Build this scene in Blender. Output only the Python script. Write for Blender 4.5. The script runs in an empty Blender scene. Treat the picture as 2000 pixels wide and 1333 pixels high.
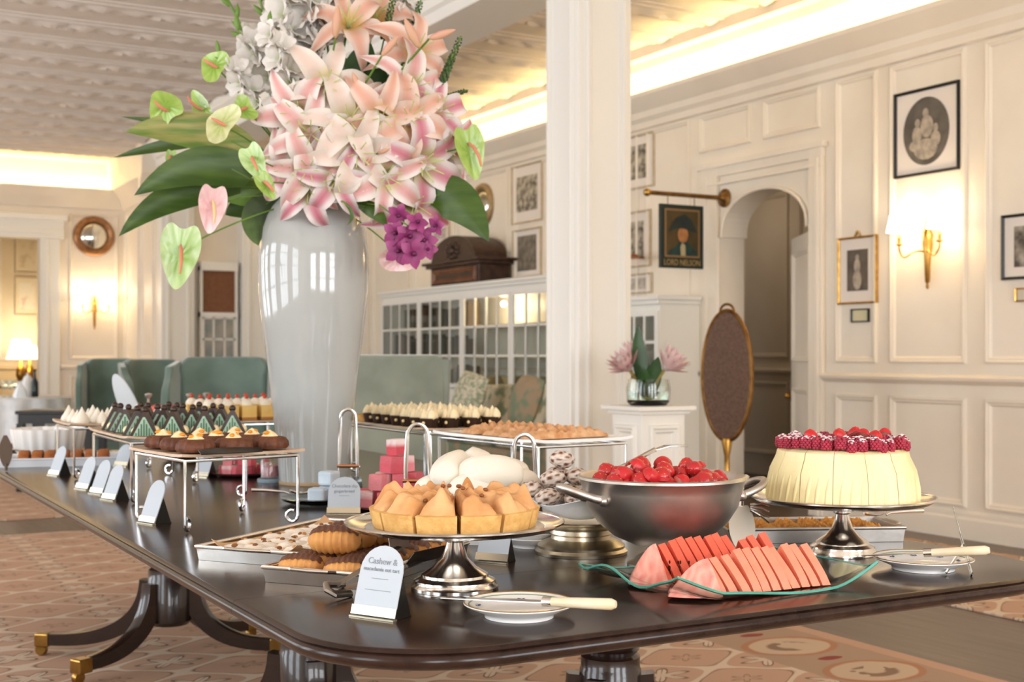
import bpy, math, random
from mathutils import Vector, Matrix
random.seed(7)
SC = bpy.context.scene
COL = SC.collection
PI = math.pi
# ---------------------------------------------------------------- camera, exposure, light
F = 2500.0            # focal length in pixels of the 2000 x 1333 frame
HOR = 695.0           # horizon row
ZC = 1.173            # camera height
ZT = 0.72             # table top height
TH = math.radians(29.4)
SN, CS = math.sin(TH), math.cos(TH)
cam = bpy.data.cameras.new('camera')
cam.sensor_width = 36.0
cam.lens = F / 2000.0 * 36.0
cam.shift_y = (HOR - 666.5) / 2000.0
cam.clip_start = 0.05
cam.clip_end = 100
cam.dof.use_dof = True
cam.dof.focus_distance = 2.55
cam.dof.aperture_fstop = 6.3
camo = bpy.data.objects.new('camera', cam)
COL.objects.link(camo)
camo.location = (0, 0, ZC)
camo.rotation_euler = (PI / 2, 0, -TH)
SC.camera = camo
SC.view_settings.view_transform = 'Standard'
SC.view_settings.look = 'None'
SC.view_settings.gamma = 1.0
SC.view_settings.use_curve_mapping = False
SC.view_settings.exposure = 0.15
world = bpy.data.worlds.new('world')
SC.world = world
world.use_nodes = True
world.node_tree.nodes['Background'].inputs[0].default_value = (0.80, 0.90, 1.0, 1)
world.node_tree.nodes['Background'].inputs[1].default_value = 1.0

def area(name, loc, rot, sx, sy, power, color):
    l = bpy.data.lights.new(name, 'AREA')
    l.shape = 'RECTANGLE'; l.size = sx; l.size_y = sy
    l.energy = power; l.color = color
    o = bpy.data.objects.new(name, l)
    COL.objects.link(o); o.location = loc; o.rotation_euler = rot
    return o

DAY = (0.88, 0.94, 1.0)
WIN_LEFT = (0.6, 3.6, 6.6, 9.6, 12.6, 15.6)
for _y in WIN_LEFT:
    area('daylight', (-4.25, _y, 1.85), (0, -PI / 2, 0), 2.6, 1.8, 105, DAY)
WIN_BACK = (-1.6, 1.4, 4.4)
for _x in WIN_BACK:
    area('daylight', (_x, -4.25, 1.85), (PI / 2, 0, 0), 1.8, 2.6, 175, (0.95, 0.97, 1.0))
WARM = (1.0, 0.72, 0.36)

# ---------------------------------------------------------------- pixel helpers
def W(px, d):
    """world XY on the ray of a pixel column at depth d"""
    t = (px - 1000.0) / F
    return (d * (SN + t * CS), d * (CS - t * SN))

def T(px, py, z=ZT):
    """world XY where a pixel meets the level z"""
    return W(px, F * (ZC - z) / (py - HOR))

def dep(x, y):
    return x * SN + y * CS

def zp(py, d):
    return ZC - (py - HOR) * d / F

# ---------------------------------------------------------------- colours and materials
def hx(s, a=1.0):
    r = []
    for i in (0, 2, 4):
        c = int(s[i:i + 2], 16) / 255.0
        r.append(c / 12.92 if c <= 0.04045 else ((c + 0.055) / 1.055) ** 2.4)
    return (r[0], r[1], r[2], a)

MATS = {}
def translucent(m, f):
    nt = m.node_tree
    b = nt.nodes['Principled BSDF']; out = [n for n in nt.nodes if n.type == 'OUTPUT_MATERIAL'][0]
    tr = nt.nodes.new('ShaderNodeBsdfTranslucent'); mx = nt.nodes.new('ShaderNodeMixShader')
    mx.inputs[0].default_value = f
    bc = b.inputs['Base Color']
    if bc.links: nt.links.new(bc.links[0].from_socket, tr.inputs['Color'])
    else: tr.inputs['Color'].default_value = bc.default_value
    nt.links.new(b.outputs[0], mx.inputs[1]); nt.links.new(tr.outputs[0], mx.inputs[2]); nt.links.new(mx.outputs[0], out.inputs['Surface'])
    return m
def mat(name, c1, c2=None, scale=8.0, rough=0.5, metal=0.0, bump=0.0, bscale=None, trans=0.0, ior=1.45,
        emit=None, estr=0.0, coat=0.0, attr=False, stretch=None, sss=0.0, sheen=0.0, lo=0.35, hi=0.65, alpha=1.0, spec=0.5):
    if name in MATS:
        return MATS[name]
    m = bpy.data.materials.new(name)
    m.use_nodes = True
    nt = m.node_tree
    b = nt.nodes['Principled BSDF']
    b.inputs['Base Color'].default_value = hx(c1)
    b.inputs['Roughness'].default_value = rough
    b.inputs['Metallic'].default_value = metal
    b.inputs['IOR'].default_value = ior
    b.inputs['Transmission Weight'].default_value = trans
    b.inputs['Coat Weight'].default_value = coat
    b.inputs['Specular IOR Level'].default_value = spec
    b.inputs['Alpha'].default_value = alpha
    if sheen:
        b.inputs['Sheen Weight'].default_value = sheen
    if sss:
        b.inputs['Subsurface Weight'].default_value = sss
        b.inputs['Subsurface Scale'].default_value = 0.01
        b.inputs['Subsurface Radius'].default_value = (1.0, 0.5, 0.3)
    if emit:
        b.inputs['Emission Color'].default_value = hx(emit)
        b.inputs['Emission Strength'].default_value = estr
    tc = nt.nodes.new('ShaderNodeTexCoord')
    vec = tc.outputs['Object']
    if stretch:
        mp = nt.nodes.new('ShaderNodeMapping')
        mp.inputs['Scale'].default_value = stretch
        nt.links.new(vec, mp.inputs['Vector']); vec = mp.outputs['Vector']
    if c2 or attr:
        n = nt.nodes.new('ShaderNodeTexNoise')
        n.inputs['Scale'].default_value = scale
        n.inputs['Detail'].default_value = 4
        nt.links.new(vec, n.inputs['Vector'])
        r = nt.nodes.new('ShaderNodeValToRGB')
        r.color_ramp.elements[0].position = lo
        r.color_ramp.elements[1].position = hi
        nt.links.new(n.outputs['Fac'], r.inputs['Fac'])
        if attr:
            a = nt.nodes.new('ShaderNodeVertexColor'); a.layer_name = 'Col'
            r.color_ramp.elements[0].color = (0.90, 0.90, 0.90, 1)
            r.color_ramp.elements[1].color = (1, 1, 1, 1)
            mx = nt.nodes.new('ShaderNodeMix'); mx.data_type = 'RGBA'; mx.blend_type = 'MULTIPLY'
            mx.inputs[0].default_value = 1.0
            nt.links.new(a.outputs['Color'], mx.inputs[6]); nt.links.new(r.outputs['Color'], mx.inputs[7])
            nt.links.new(mx.outputs[2], b.inputs['Base Color'])
        else:
            r.color_ramp.elements[0].color = hx(c1)
            r.color_ramp.elements[1].color = hx(c2)
            nt.links.new(r.outputs['Color'], b.inputs['Base Color'])
    if bump:
        n2 = nt.nodes.new('ShaderNodeTexNoise')
        n2.inputs['Scale'].default_value = bscale or scale * 3
        n2.inputs['Detail'].default_value = 3
        nt.links.new(vec, n2.inputs['Vector'])
        bp = nt.nodes.new('ShaderNodeBump')
        bp.inputs['Strength'].default_value = bump
        bp.inputs['Distance'].default_value = 0.01
        nt.links.new(n2.outputs['Fac'], bp.inputs['Height'])
        nt.links.new(bp.outputs['Normal'], b.inputs['Normal'])
    MATS[name] = m
    return m

# ---------------------------------------------------------------- mesh builder
class MB:
    def __init__(s):
        s.v = []; s.f = []; s.c = []; s.col = None
    def add(s, vs, fs, cs=None):
        o = len(s.v)
        s.v += [tuple(p) for p in vs]
        s.f += [tuple(i + o for i in f) for f in fs]
        s.c += cs if cs else [s.col] * len(vs)
        return s
    def xf(s, M, start=0):
        for i in range(start, len(s.v)):
            s.v[i] = tuple(M @ Vector(s.v[i]))
        return s
    def box(s, lo, hi):
        x0, y0, z0 = lo; x1, y1, z1 = hi
        vs = [(x0, y0, z0), (x1, y0, z0), (x1, y1, z0), (x0, y1, z0), (x0, y0, z1), (x1, y0, z1), (x1, y1, z1), (x0, y1, z1)]
        return s.add(vs, [(3, 2, 1, 0), (4, 5, 6, 7), (0, 1, 5, 4), (1, 2, 6, 5), (2, 3, 7, 6), (3, 0, 4, 7)])
    def lathe(s, prof, n=32, c=(0, 0, 0), mod=None, cols=None):
        vs = []; fs = []; cs = []
        for k, (r, z) in enumerate(prof):
            for i in range(n):
                a = 2 * PI * i / n
                rr = r * (mod(a, k) if mod else 1.0)
                vs.append((c[0] + rr * math.cos(a), c[1] + rr * math.sin(a), c[2] + z))
                cs.append(cols[k] if cols else s.col)
        for k in range(len(prof) - 1):
            for i in range(n):
                j = (i + 1) % n
                fs.append((k * n + i, k * n + j, (k + 1) * n + j, (k + 1) * n + i))
        fs.append(tuple(range(n - 1, -1, -1)))
        fs.append(tuple((len(prof) - 1) * n + i for i in range(n)))
        return s.add(vs, fs, cs)
    def tube(s, pts, r=0.004, n=8, closed=False, flat=None):
        P = [Vector(p) for p in pts]
        m = len(P)
        rs = r if isinstance(r, (list, tuple)) else [r] * m
        vs = []; fs = []
        up = None
        for i in range(m):
            a = P[i - 1] if (i > 0 or closed) else P[i]
            b = P[(i + 1) % m] if (i < m - 1 or closed) else P[i]
            t = (b - a)
            if t.length < 1e-9: t = Vector((0, 0, 1))
            t.normalize()
            if up is None:
                up = Vector((0, 0, 1)) if abs(t.z) < 0.9 else Vector((1, 0, 0))
            u = up - t * up.dot(t)
            if u.length < 1e-6: u = t.orthogonal()
            u.normalize(); w = t.cross(u); up = u
            for k in range(n):
                an = 2 * PI * k / n
                ru = rs[i]; rw = rs[i] * (flat if flat else 1.0)
                vs.append(P[i] + u * ru * math.cos(an) + w * rw * math.sin(an))
        lim = m if closed else m - 1
        for i in range(lim):
            i2 = (i + 1) % m
            for k in range(n):
                k2 = (k + 1) % n
                fs.append((i * n + k, i * n + k2, i2 * n + k2, i2 * n + k))
        if not closed:
            fs.append(tuple(range(n - 1, -1, -1))); fs.append(tuple((m - 1) * n + k for k in range(n)))
        return s.add(vs, fs)
    def ball(s, c, r, n=10, m=7, jit=0.0):
        rx, ry, rz = r if isinstance(r, (list, tuple)) else (r, r, r)
        vs = []; fs = []
        for k in range(1, m):
            a = PI * k / m
            for i in range(n):
                b = 2 * PI * i / n
                q = 1 + random.uniform(-jit, jit)
                vs.append((c[0] + rx * q * math.sin(a) * math.cos(b), c[1] + ry * q * math.sin(a) * math.sin(b), c[2] - rz * q * math.cos(a)))
        vs.append((c[0], c[1], c[2] - rz)); vs.append((c[0], c[1], c[2] + rz))
        B = len(vs) - 2; Tp = len(vs) - 1
        for k in range(m - 2):
            for i in range(n):
                j = (i + 1) % n
                fs.append((k * n + i, k * n + j, (k + 1) * n + j, (k + 1) * n + i))
        for i in range(n):
            j = (i + 1) % n
            fs.append((B, j, i)); fs.append((Tp, (m - 2) * n + i, (m - 2) * n + j))
        return s.add(vs, fs)
    def prism(s, pts, h0, h1, ax='z'):
        n = len(pts)
        def q(p, h):
            if ax == 'z': return (p[0], p[1], h)
            if ax == 'y': return (p[0], h, p[1])
            return (h, p[0], p[1])
        vs = [q(p, h0) for p in pts] + [q(p, h1) for p in pts]
        fs = [tuple(range(n - 1, -1, -1)), tuple(range(n, 2 * n))]
        for i in range(n):
            j = (i + 1) % n
            fs.append((i, j, n + j, n + i))
        return s.add(vs, fs)
    def grid(s, fn, nu, nv, colfn=None):
        vs = []; fs = []; cs = []
        for j in range(nv + 1):
            for i in range(nu + 1):
                u = i / nu; v = j / nv
                vs.append(fn(u, v)); cs.append(colfn(u, v) if colfn else s.col)
        for j in range(nv):
            for i in range(nu):
                a = j * (nu + 1) + i
                fs.append((a, a + 1, a + nu + 2, a + nu + 1))
        return s.add(vs, fs, cs)
    def slab(s, fn, nu, nv, th, colfn=None):
        """closed sheet: fn surface plus an offset copy along the numeric normal"""
        e = 1e-3
        fr = []; bk = []; cs = []
        for j in range(nv + 1):
            for i in range(nu + 1):
                u = i / nu; v = j / nv
                p = Vector(fn(u, v))
                du = Vector(fn(min(u + e, 1), v)) - Vector(fn(max(u - e, 0), v))
                dv = Vector(fn(u, min(v + e, 1))) - Vector(fn(u, max(v - e, 0)))
                nn = du.cross(dv)
                if nn.length > 1e-12: nn.normalize()
                fr.append(p); bk.append(p - nn * th)
                cs.append(colfn(u, v) if colfn else s.col)
        N = len(fr); fs = []
        w = nu + 1
        for j in range(nv):
            for i in range(nu):
                a = j * w + i
                fs.append((a, a + 1, a + w + 1, a + w))
                fs.append((N + a + w, N + a + w + 1, N + a + 1, N + a))
        for i in range(nu):
            fs.append((i + 1, i, N + i, N + i + 1))
            a = nv * w + i
            fs.append((a, a + 1, N + a + 1, N + a))
        for j in range(nv):
            a = j * w
            fs.append((a, a + w, N + a + w, N + a))
            a = j * w + nu
            fs.append((a + w, a, N + a, N + a + w))
        return s.add(fr + bk, fs, cs + cs)
    def ring(s, O, U, V, N, u0, u1, v0, v1, prof, fill=False):
        """mitred rectangular moulding; prof = [(inset, height)...]"""
        O = Vector(O); U = Vector(U); V = Vector(V); N = Vector(N)
        vs = []; fs = []
        for (i, h) in prof:
            for (u, v) in ((u0 + i, v0 + i), (u1 - i, v0 + i), (u1 - i, v1 - i), (u0 + i, v1 - i)):
                vs.append(O + U * u + V * v + N * h)
        m = len(prof)
        for k in range(m - 1):
            for i in range(4):
                j = (i + 1) % 4
                fs.append((k * 4 + i, k * 4 + j, (k + 1) * 4 + j, (k + 1) * 4 + i))
        if fill:
            fs.append(tuple((m - 1) * 4 + i for i in range(4)))
        return s.add(vs, fs)
    def mesh(s, name, m, ang=40):
        me = bpy.data.meshes.new(name)
        me.from_pydata(s.v, [], s.f)
        if any(c is not None for c in s.c):
            ca = me.color_attributes.new('Col', 'FLOAT_COLOR', 'POINT')
            flat = []
            for c in s.c: flat += list(c if c is not None else (1, 1, 1, 1))
            ca.data.foreach_set('color', flat)
        me.validate()
        if ang:
            me.shade_smooth()
            me.set_sharp_from_angle(angle=math.radians(ang))
        me.materials.append(m)
        return me
    def build(s, name, m, parent=None, ang=40, bevel=0.0, loc=None, rot=None, label=None):
        o = bpy.data.objects.new(name, s.mesh(name, m, ang))
        COL.objects.link(o)
        if loc: o.location = loc
        if rot: o.rotation_euler = rot
        if parent: o.parent = parent
        if bevel:
            b = o.modifiers.new('bevel', 'BEVEL'); b.width = bevel; b.segments = 2; b.limit_method = 'ANGLE'
        if label: o['label'] = label
        return o

def inst(me, name, parent=None, loc=None, rot=None, scale=None, label=None):
    o = bpy.data.objects.new(name, me)
    COL.objects.link(o)
    if parent: o.parent = parent
    if loc: o.location = loc
    if rot: o.rotation_euler = rot
    if scale: o.scale = scale if isinstance(scale, (list, tuple)) else (scale,) * 3
    if label: o['label'] = label
    return o

def tag(o, label, cat, group=None):
    o['label'] = label; o['category'] = cat
    if group: o['group'] = group
    return o

def struct(o):
    o['kind'] = 'structure'
    return o

def thing(name, label, cat, loc=(0, 0, 0), rz=0.0, group=None):
    o = bpy.data.objects.new(name, None)
    COL.objects.link(o)
    o.location = loc; o.rotation_euler = (0, 0, rz)
    o.empty_display_size = 0.05
    return tag(o, label, cat, group)

def dup(root, loc, rz=0.0, label=None, group=None, scale=None, rot=None):
    r = root.copy(); COL.objects.link(r)
    r.location = loc; r.rotation_euler = rot if rot else (0, 0, rz)
    if scale: r.scale = (scale,) * 3
    if label: r['label'] = label
    if group: r['group'] = group
    for ch in list(root.children):
        c = ch.copy(); COL.objects.link(c); c.parent = r
        for g in list(ch.children):
            d = g.copy(); COL.objects.link(d); d.parent = c
    return r

def text_mesh(body, size, m, name='lettering', ext=0.0006):
    cu = bpy.data.curves.new(name, 'FONT')
    cu.body = body; cu.size = size; cu.align_x = 'CENTER'; cu.align_y = 'CENTER'
    cu.extrude = ext; cu.resolution_u = 3
    o = bpy.data.objects.new('text_tmp', cu)
    COL.objects.link(o)
    dg = bpy.context.evaluated_depsgraph_get(); dg.update()
    me = bpy.data.meshes.new_from_object(o.evaluated_get(dg))
    bpy.data.objects.remove(o); bpy.data.curves.remove(cu)
    me.name = name
    me.materials.clear(); me.materials.append(m)
    return me

def bez(p0, p1, p2, t):
    return tuple((1 - t) ** 2 * a + 2 * t * (1 - t) * b + t * t * c for a, b, c in zip(p0, p1, p2))

def lerp(a, b, t):
    return tuple(x + (y - x) * t for x, y in zip(a, b))

def sm(a, b, x):
    t = max(0.0, min(1.0, (x - a) / (b - a)))
    return t * t * (3 - 2 * t)

# shared materials
PAINT = mat('cream_paint', 'efe4d3', 'ebdfcd', scale=3, rough=0.42, spec=0.3)
WHITE = mat('white_paint', 'efebe2', rough=0.38, spec=0.35)
CEILM = mat('ceiling_paint', 'e9dfd4', 'e2d6ca', scale=5, rough=0.7, bump=0.1, bscale=30)
BRASS = mat('brass', 'c39a52', 'a87b3a', scale=20, rough=0.28, metal=1.0)
BRONZE = mat('aged_brass', '8f6a3a', '6f4c28', scale=14, rough=0.4, metal=0.9)
SILVER = mat('polished_silver', 'ece8e2', 'dcd6cd', scale=12, rough=0.17, metal=1.0)
PEWTER = mat('brushed_pewter', 'd8d3cc', 'bdb6ae', scale=9, rough=0.40, metal=1.0, bump=0.03, bscale=60)
CHROME = mat('chrome_wire', 'e9edf0', rough=0.13, metal=1.0)
GLASS = mat('clear_glass', 'f4fbf8', rough=0.02, trans=1.0, ior=1.45)
PORC = mat('white_porcelain', 'f1eeea', rough=0.15, coat=0.3)
CLOTH = mat('white_cloth', 'eef0f2', 'e2e6ea', scale=14, rough=0.85, bump=0.15)
# ================================================================ the setting
class NT:
    def __init__(s, m): s.nt = m.node_tree
    def m(s, op, a, b=None, c=None):
        n = s.nt.nodes.new('ShaderNodeMath'); n.operation = op
        for i, x in enumerate((a, b, c)):
            if x is None: continue
            if isinstance(x, (int, float)): n.inputs[i].default_value = x
            else: s.nt.links.new(x, n.inputs[i])
        return n.outputs[0]
    def mix(s, f, a, b):
        n = s.nt.nodes.new('ShaderNodeMix'); n.data_type = 'RGBA'
        s.nt.links.new(f, n.inputs[0])
        for i, x in ((6, a), (7, b)):
            if isinstance(x, tuple): n.inputs[i].default_value = x
            else: s.nt.links.new(x, n.inputs[i])
        return n.outputs[2]
    def band(s, x, lo, hi, soft):
        n = s.nt.nodes.new('ShaderNodeMapRange'); n.interpolation_type = 'SMOOTHSTEP'
        s.nt.links.new(x, n.inputs[0]); n.inputs[1].default_value = lo; n.inputs[2].default_value = lo + soft
        k = s.nt.nodes.new('ShaderNodeMapRange'); k.interpolation_type = 'SMOOTHSTEP'
        s.nt.links.new(x, k.inputs[0]); k.inputs[1].default_value = hi - soft; k.inputs[2].default_value = hi
        return s.m('MULTIPLY', n.outputs[0], s.m('SUBTRACT', 1.0, k.outputs[0]))

def rug_material(name, xb=None):
    m = mat(name, 'b98a6c', rough=0.95, spec=0.1)
    N = NT(m); nt = N.nt
    geo = nt.nodes.new('ShaderNodeNewGeometry')
    wob = nt.nodes.new('ShaderNodeTexNoise'); wob.inputs['Scale'].default_value = 9
    nt.links.new(geo.outputs['Position'], wob.inputs['Vector'])
    sp = nt.nodes.new('ShaderNodeSeparateXYZ')
    nt.links.new(geo.outputs['Position'], sp.inputs[0])
    w = N.m('MULTIPLY', N.m('SUBTRACT', wob.outputs['Fac'], 0.5), 0.03)
    x = N.m('ADD', sp.outputs[0], w); y = N.m('ADD', sp.outputs[1], w)
    p, q = 0.50, 0.36
    a = N.m('MULTIPLY', x, 2 * PI / p); b = N.m('MULTIPLY', y, 2 * PI / q)
    Fv = N.m('ADD', N.m('COSINE', a), N.m('COSINE', b))
    # ogee outline
    Fg = N.m('ADD', Fv, N.m('MULTIPLY', N.m('MULTIPLY', N.m('COSINE', a), N.m('COSINE', b)), 0.0))
    line = N.band(Fg, -0.34, 0.10, 0.08)
    dark = N.band(Fg, 0.08, 0.20, 0.05)
    # flower motif polar around the negative cells
    fx = N.m('SUBTRACT', N.m('FRACT', N.m('DIVIDE', x, p)), 0.5)
    fy = N.m('SUBTRACT', N.m('FRACT', N.m('DIVIDE', y, q)), 0.5)
    def flower(fx, fy, r1):
        r = N.m('SQRT', N.m('ADD', N.m('MULTIPLY', fx, fx), N.m('MULTIPLY', fy, fy)))
        th = N.m('ARCTAN2', fy, fx)
        pet = N.m('ADD', r1, N.m('MULTIPLY', N.m('COSINE', N.m('MULTIPLY', th, 6.0)), r1 * 0.45))
        body = N.m('LESS_THAN', r, pet)
        edge = N.band(N.m('SUBTRACT', r, pet), -0.03, 0.018, 0.012)
        vein = N.m('LESS_THAN', N.m('ABSOLUTE', N.m('SINE', N.m('MULTIPLY', th, 3.0))), 0.12)
        return body, N.m('MAXIMUM', edge, N.m('MULTIPLY', vein, N.m('MULTIPLY', body, 0.7)))
    b1, e1 = flower(fx, fy, 0.17)
    fx2 = N.m('SUBTRACT', N.m('FRACT', N.m('ADD', N.m('DIVIDE', x, p), 0.5)), 0.5)
    fy2 = N.m('SUBTRACT', N.m('FRACT', N.m('ADD', N.m('DIVIDE', y, q), 0.5)), 0.5)
    b2, e2 = flower(fx2, fy2, 0.09)
    terra, cream, brown = hx('c39f87'), hx('dac6af'), hx('5c4738')
    c = N.mix(line, terra, cream)
    c = N.mix(N.m('MULTIPLY', dark, 0.7), c, brown)
    c = N.mix(N.m('MULTIPLY', b1, 0.85), c, cream)
    c = N.mix(N.m('MULTIPLY', e1, 0.85), c, brown)
    c = N.mix(N.m('MULTIPLY', b2, 0.5), c, hx('c9a588'))
    c = N.mix(N.m('MULTIPLY', e2, 0.5), c, brown)
    if xb:
        # border strip with oval medallions along the long side
        lo, hi = xb
        inb = N.m('MULTIPLY', N.m('GREATER_THAN', x, lo), N.m('LESS_THAN', x, hi))
        vx = N.m('DIVIDE', N.m('SUBTRACT', x, (lo + hi) / 2), 0.22)
        vy = N.m('DIVIDE', N.m('SUBTRACT', N.m('FRACT', N.m('DIVIDE', y, 0.46)), 0.5), 0.36)
        rr = N.m('SQRT', N.m('ADD', N.m('MULTIPLY', vx, vx), N.m('MULTIPLY', vy, vy)))
        bc = N.mix(N.m('LESS_THAN', rr, 0.85), hx('ae937c'), hx('c9b197'))
        bc = N.mix(N.band(rr, 0.78, 0.98, 0.05), bc, hx('b07f61'))
        bc = N.mix(N.m('MULTIPLY', N.band(rr, 0.15, 0.5, 0.1), N.m('GREATER_THAN', wob.outputs['Fac'], 0.5)), bc, hx('8a705c'))
        ry = N.m('SUBTRACT', N.m('FRACT', N.m('ADD', N.m('DIVIDE', y, 0.46), 0.5)), 0.5)
        dot = N.m('ADD', N.m('MULTIPLY', ry, ry), N.m('MULTIPLY', N.m('MULTIPLY', vx, vx), 0.05))
        bc = N.mix(N.m('LESS_THAN', dot, 0.0035), bc, hx('8e3e3c'))
        c = N.mix(inb, c, bc)
        c = N.mix(N.m('GREATER_THAN', x, hi), c, hx('c39f87'))
    fine = nt.nodes.new('ShaderNodeTexNoise'); fine.inputs['Scale'].default_value = 160
    nt.links.new(geo.outputs['Position'], fine.inputs['Vector'])
    c = N.mix(N.m('MULTIPLY', fine.outputs['Fac'], 0.25), c, hx('a58a75'))
    nt.links.new(c, nt.nodes['Principled BSDF'].inputs['Base Color'])
    return m

# floor
FLOORM = mat('dark_oak_floor', '6d5b4b', '57473a', scale=3, rough=0.33, stretch=(14, 0.7, 1), bump=0.05)
struct(MB().box((-4.2, -4.2, -0.12), (9.6, 22.5, 0)).build('floor', FLOORM, ang=0))
RUG1 = rug_material('ogee_rug', (3.25, 3.70))
tag(MB().box((-3.2, -1.2, 0), (3.78, 8.82, 0.012)).build('rug', RUG1, ang=0, bevel=0.004),
    'large terracotta rug with cream ogee lattice under the buffet table', 'rug')
RUG2 = rug_material('ogee_rug_plain')
tag(MB().box((4.72, -1.2, 0), (6.2, 6.4, 0.012)).build('rug', RUG2, ang=0, bevel=0.004),
    'patterned terracotta rug strip on the dark boards along the panelled wall', 'rug')
tag(MB().box((-3.2, 9.66, 0), (3.78, 17.2, 0.012)).build('rug', RUG2, ang=0, bevel=0.004),
    'patterned terracotta rug under the wing chairs by the doorway with the round mirror', 'rug')

# ---- right wall (plane x = 6.55) with the arched doorway
XW = 6.55
CZ = 3.80
D0, D1, DS, DT = 7.13, 8.20, 2.13, 2.47
arch = []
for i in range(25):
    a = PI * i / 24
    yy = (D0 + D1) / 2 - math.cos(a) * (D1 - D0) / 2 * 0.93
    arch.append((yy, DS + (DT - DS) * math.sin(a) ** 0.85))
wr = MB()
wr.box((XW, -4.2, 0), (XW + 0.25, D0, CZ))
wr.box((XW, D1, 0), (XW + 0.25, 16.3, CZ))
_ap = [(D0, DS)] + arch + [(D1, DS)]
for (_p, _q) in zip(_ap[:-1], _ap[1:]):
    if _q[0] - _p[0] > 1e-6: wr.prism([_p, _q, (_q[0], CZ), (_p[0], CZ)], XW, XW + 0.25, 'x')
wall_right = struct(wr.build('wall_right', PAINT, ang=30))
UY, UZ, NX = (0, 1, 0), (0, 0, 1), (-1, 0, 0)
PROF = [(0, 0), (0.004, 0.020), (0.016, 0.024), (0.028, 0.014), (0.034, 0.016), (0.045, 0.002), (0.05, 0.0)]
def panel_x(y0, y1, z0, z1, parent=wall_right, x=XW, prof=PROF):
    return MB().ring((x, 0, 0), UY, UZ, NX, y0, y1, z0, z1, prof).build('panel_moulding', PAINT, parent, ang=25)
stiles = [(4.2, 5.55), (5.70, 6.35), (6.47, 6.87)]
for (a, b) in [(2.4, 4.05)] + stiles:
    panel_x(a, b, 1.12, 3.15)
    panel_x(a, b, 0.20, 0.90)
panel_x(7.03, 7.66, 2.84, 3.15); panel_x(7.80, 8.45, 2.84, 3.15)
yy = 8.58
for wd in (0.62, 1.0, 1.1, 1.1, 1.1, 1.1, 1.1):
    panel_x(yy, yy + wd, 1.12, 3.15)
    panel_x(yy, yy + wd, 0.20, 0.90)
    yy += wd + 0.13
def rail(name, prof, segs, x=XW, m=PAINT, parent=None, kind=True):
    """moulding run along y; prof = (projection, z)"""
    mb = MB()
    for (a, b) in segs:
        mb.prism([(x + 0.001, prof[0][1])] + [(x - p, z) for p, z in prof] + [(x + 0.001, prof[-1][1])], a, b, 'y')
    o = mb.build(name, m, parent, ang=25)
    return struct(o) if kind else o
RSEG = [(-4.2, D0 - 0.14), (D1 + 0.22, 16.1)]
rail('trim_1', [(0.010, 0.985), (0.020, 0.992), (0.045, 1.012), (0.050, 1.030), (0.030, 1.045), (0.012, 1.050)], RSEG)
rail('baseboard_right', [(0.025, 0.0), (0.025, 0.125), (0.016, 0.140), (0.016, 0.165), (0.004, 0.18)], RSEG)
# cornice below the light cove, the cove lip and the plaster moulding above it
rail('trim_2', [(0.010, 3.16), (0.030, 3.17), (0.040, 3.22), (0.075, 3.25), (0.085, 3.30), (0.13, 3.33), (0.20, 3.40), (0.21, 3.43), (0.17, 3.43), (0.165, 3.37), (0.0, 3.36)], [(-4.2, 16.1)])
rail('trim_3', [(0.0, 3.58), (0.05, 3.585), (0.07, 3.62), (0.13, 3.64), (0.16, 3.70), (0.22, 3.72), (0.25, 3.80)], [(-4.2, 16.1)], m=CEILM)
# door casing
cas = MB()
for (a, b) in ((D0 - 0.14, D0), (D1, D1 + 0.22)):
    cas.box((XW - 0.035, a, 0), (XW, b, 2.70))
cas.box((XW - 0.03, D0 - 0.145, 2.62), (XW, D1 + 0.225, 2.72))
cas.box((XW - 0.05, D0 - 0.17, 2.69), (XW, D1 + 0.25, 2.73))
cas.box((XW - 0.045, D0 - 0.11, 0), (XW - 0.03, D0 - 0.07, 2.62))
cas.box((XW - 0.045, D1 + 0.12, 0), (XW - 0.03, D1 + 0.17, 2.62))
cas.box((XW - 0.04, D0 - 0.143, 2.55), (XW - 0.0, D1 + 0.223, 2.575))
struct(cas.build('trim_4', PAINT, bevel=0.004, ang=0))
am = MB()
ap = [(XW - 0.012, y, z) for (y, z) in [(D0 + 0.0, 0.0), (D0 + 0.0, DS)] + arch + [(D1, DS), (D1, 0.0)]]
am.tube(ap, 0.014, 6)
struct(am.build('trim_5', PAINT))
# corridor behind the arch
cw = MB().box((8.35, 5.6, 0), (8.5, 12.5, 3.0))
cor = struct(cw.build('wall_corridor', PAINT, ang=0))
for (a, b) in ((6.2, 7.3), (7.45, 8.35), (8.5, 9.25), (9.4, 10.1), (10.25, 11.2)):
    panel_x(a, b, 1.15, 2.75, cor, 8.35); panel_x(a, b, 0.2, 0.92, cor, 8.35)
rail('trim_6', [(0.010, 0.985), (0.045, 1.012), (0.050, 1.030), (0.012, 1.050)], [(5.6, 12.5)], x=8.35)
struct(MB().box((6.8, 5.5, 0), (8.5, 5.6, 3.0)).build('wall_corridor_near', PAINT, ang=0))
struct(MB().box((6.8, 12.4, 0), (8.5, 12.5, 3.0)).build('wall_corridor_far', PAINT, ang=0))
struct(MB().box((6.75, 5.5, 3.0), (8.5, 12.5, 3.1)).build('ceiling_corridor', CEILM, ang=0))
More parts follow.
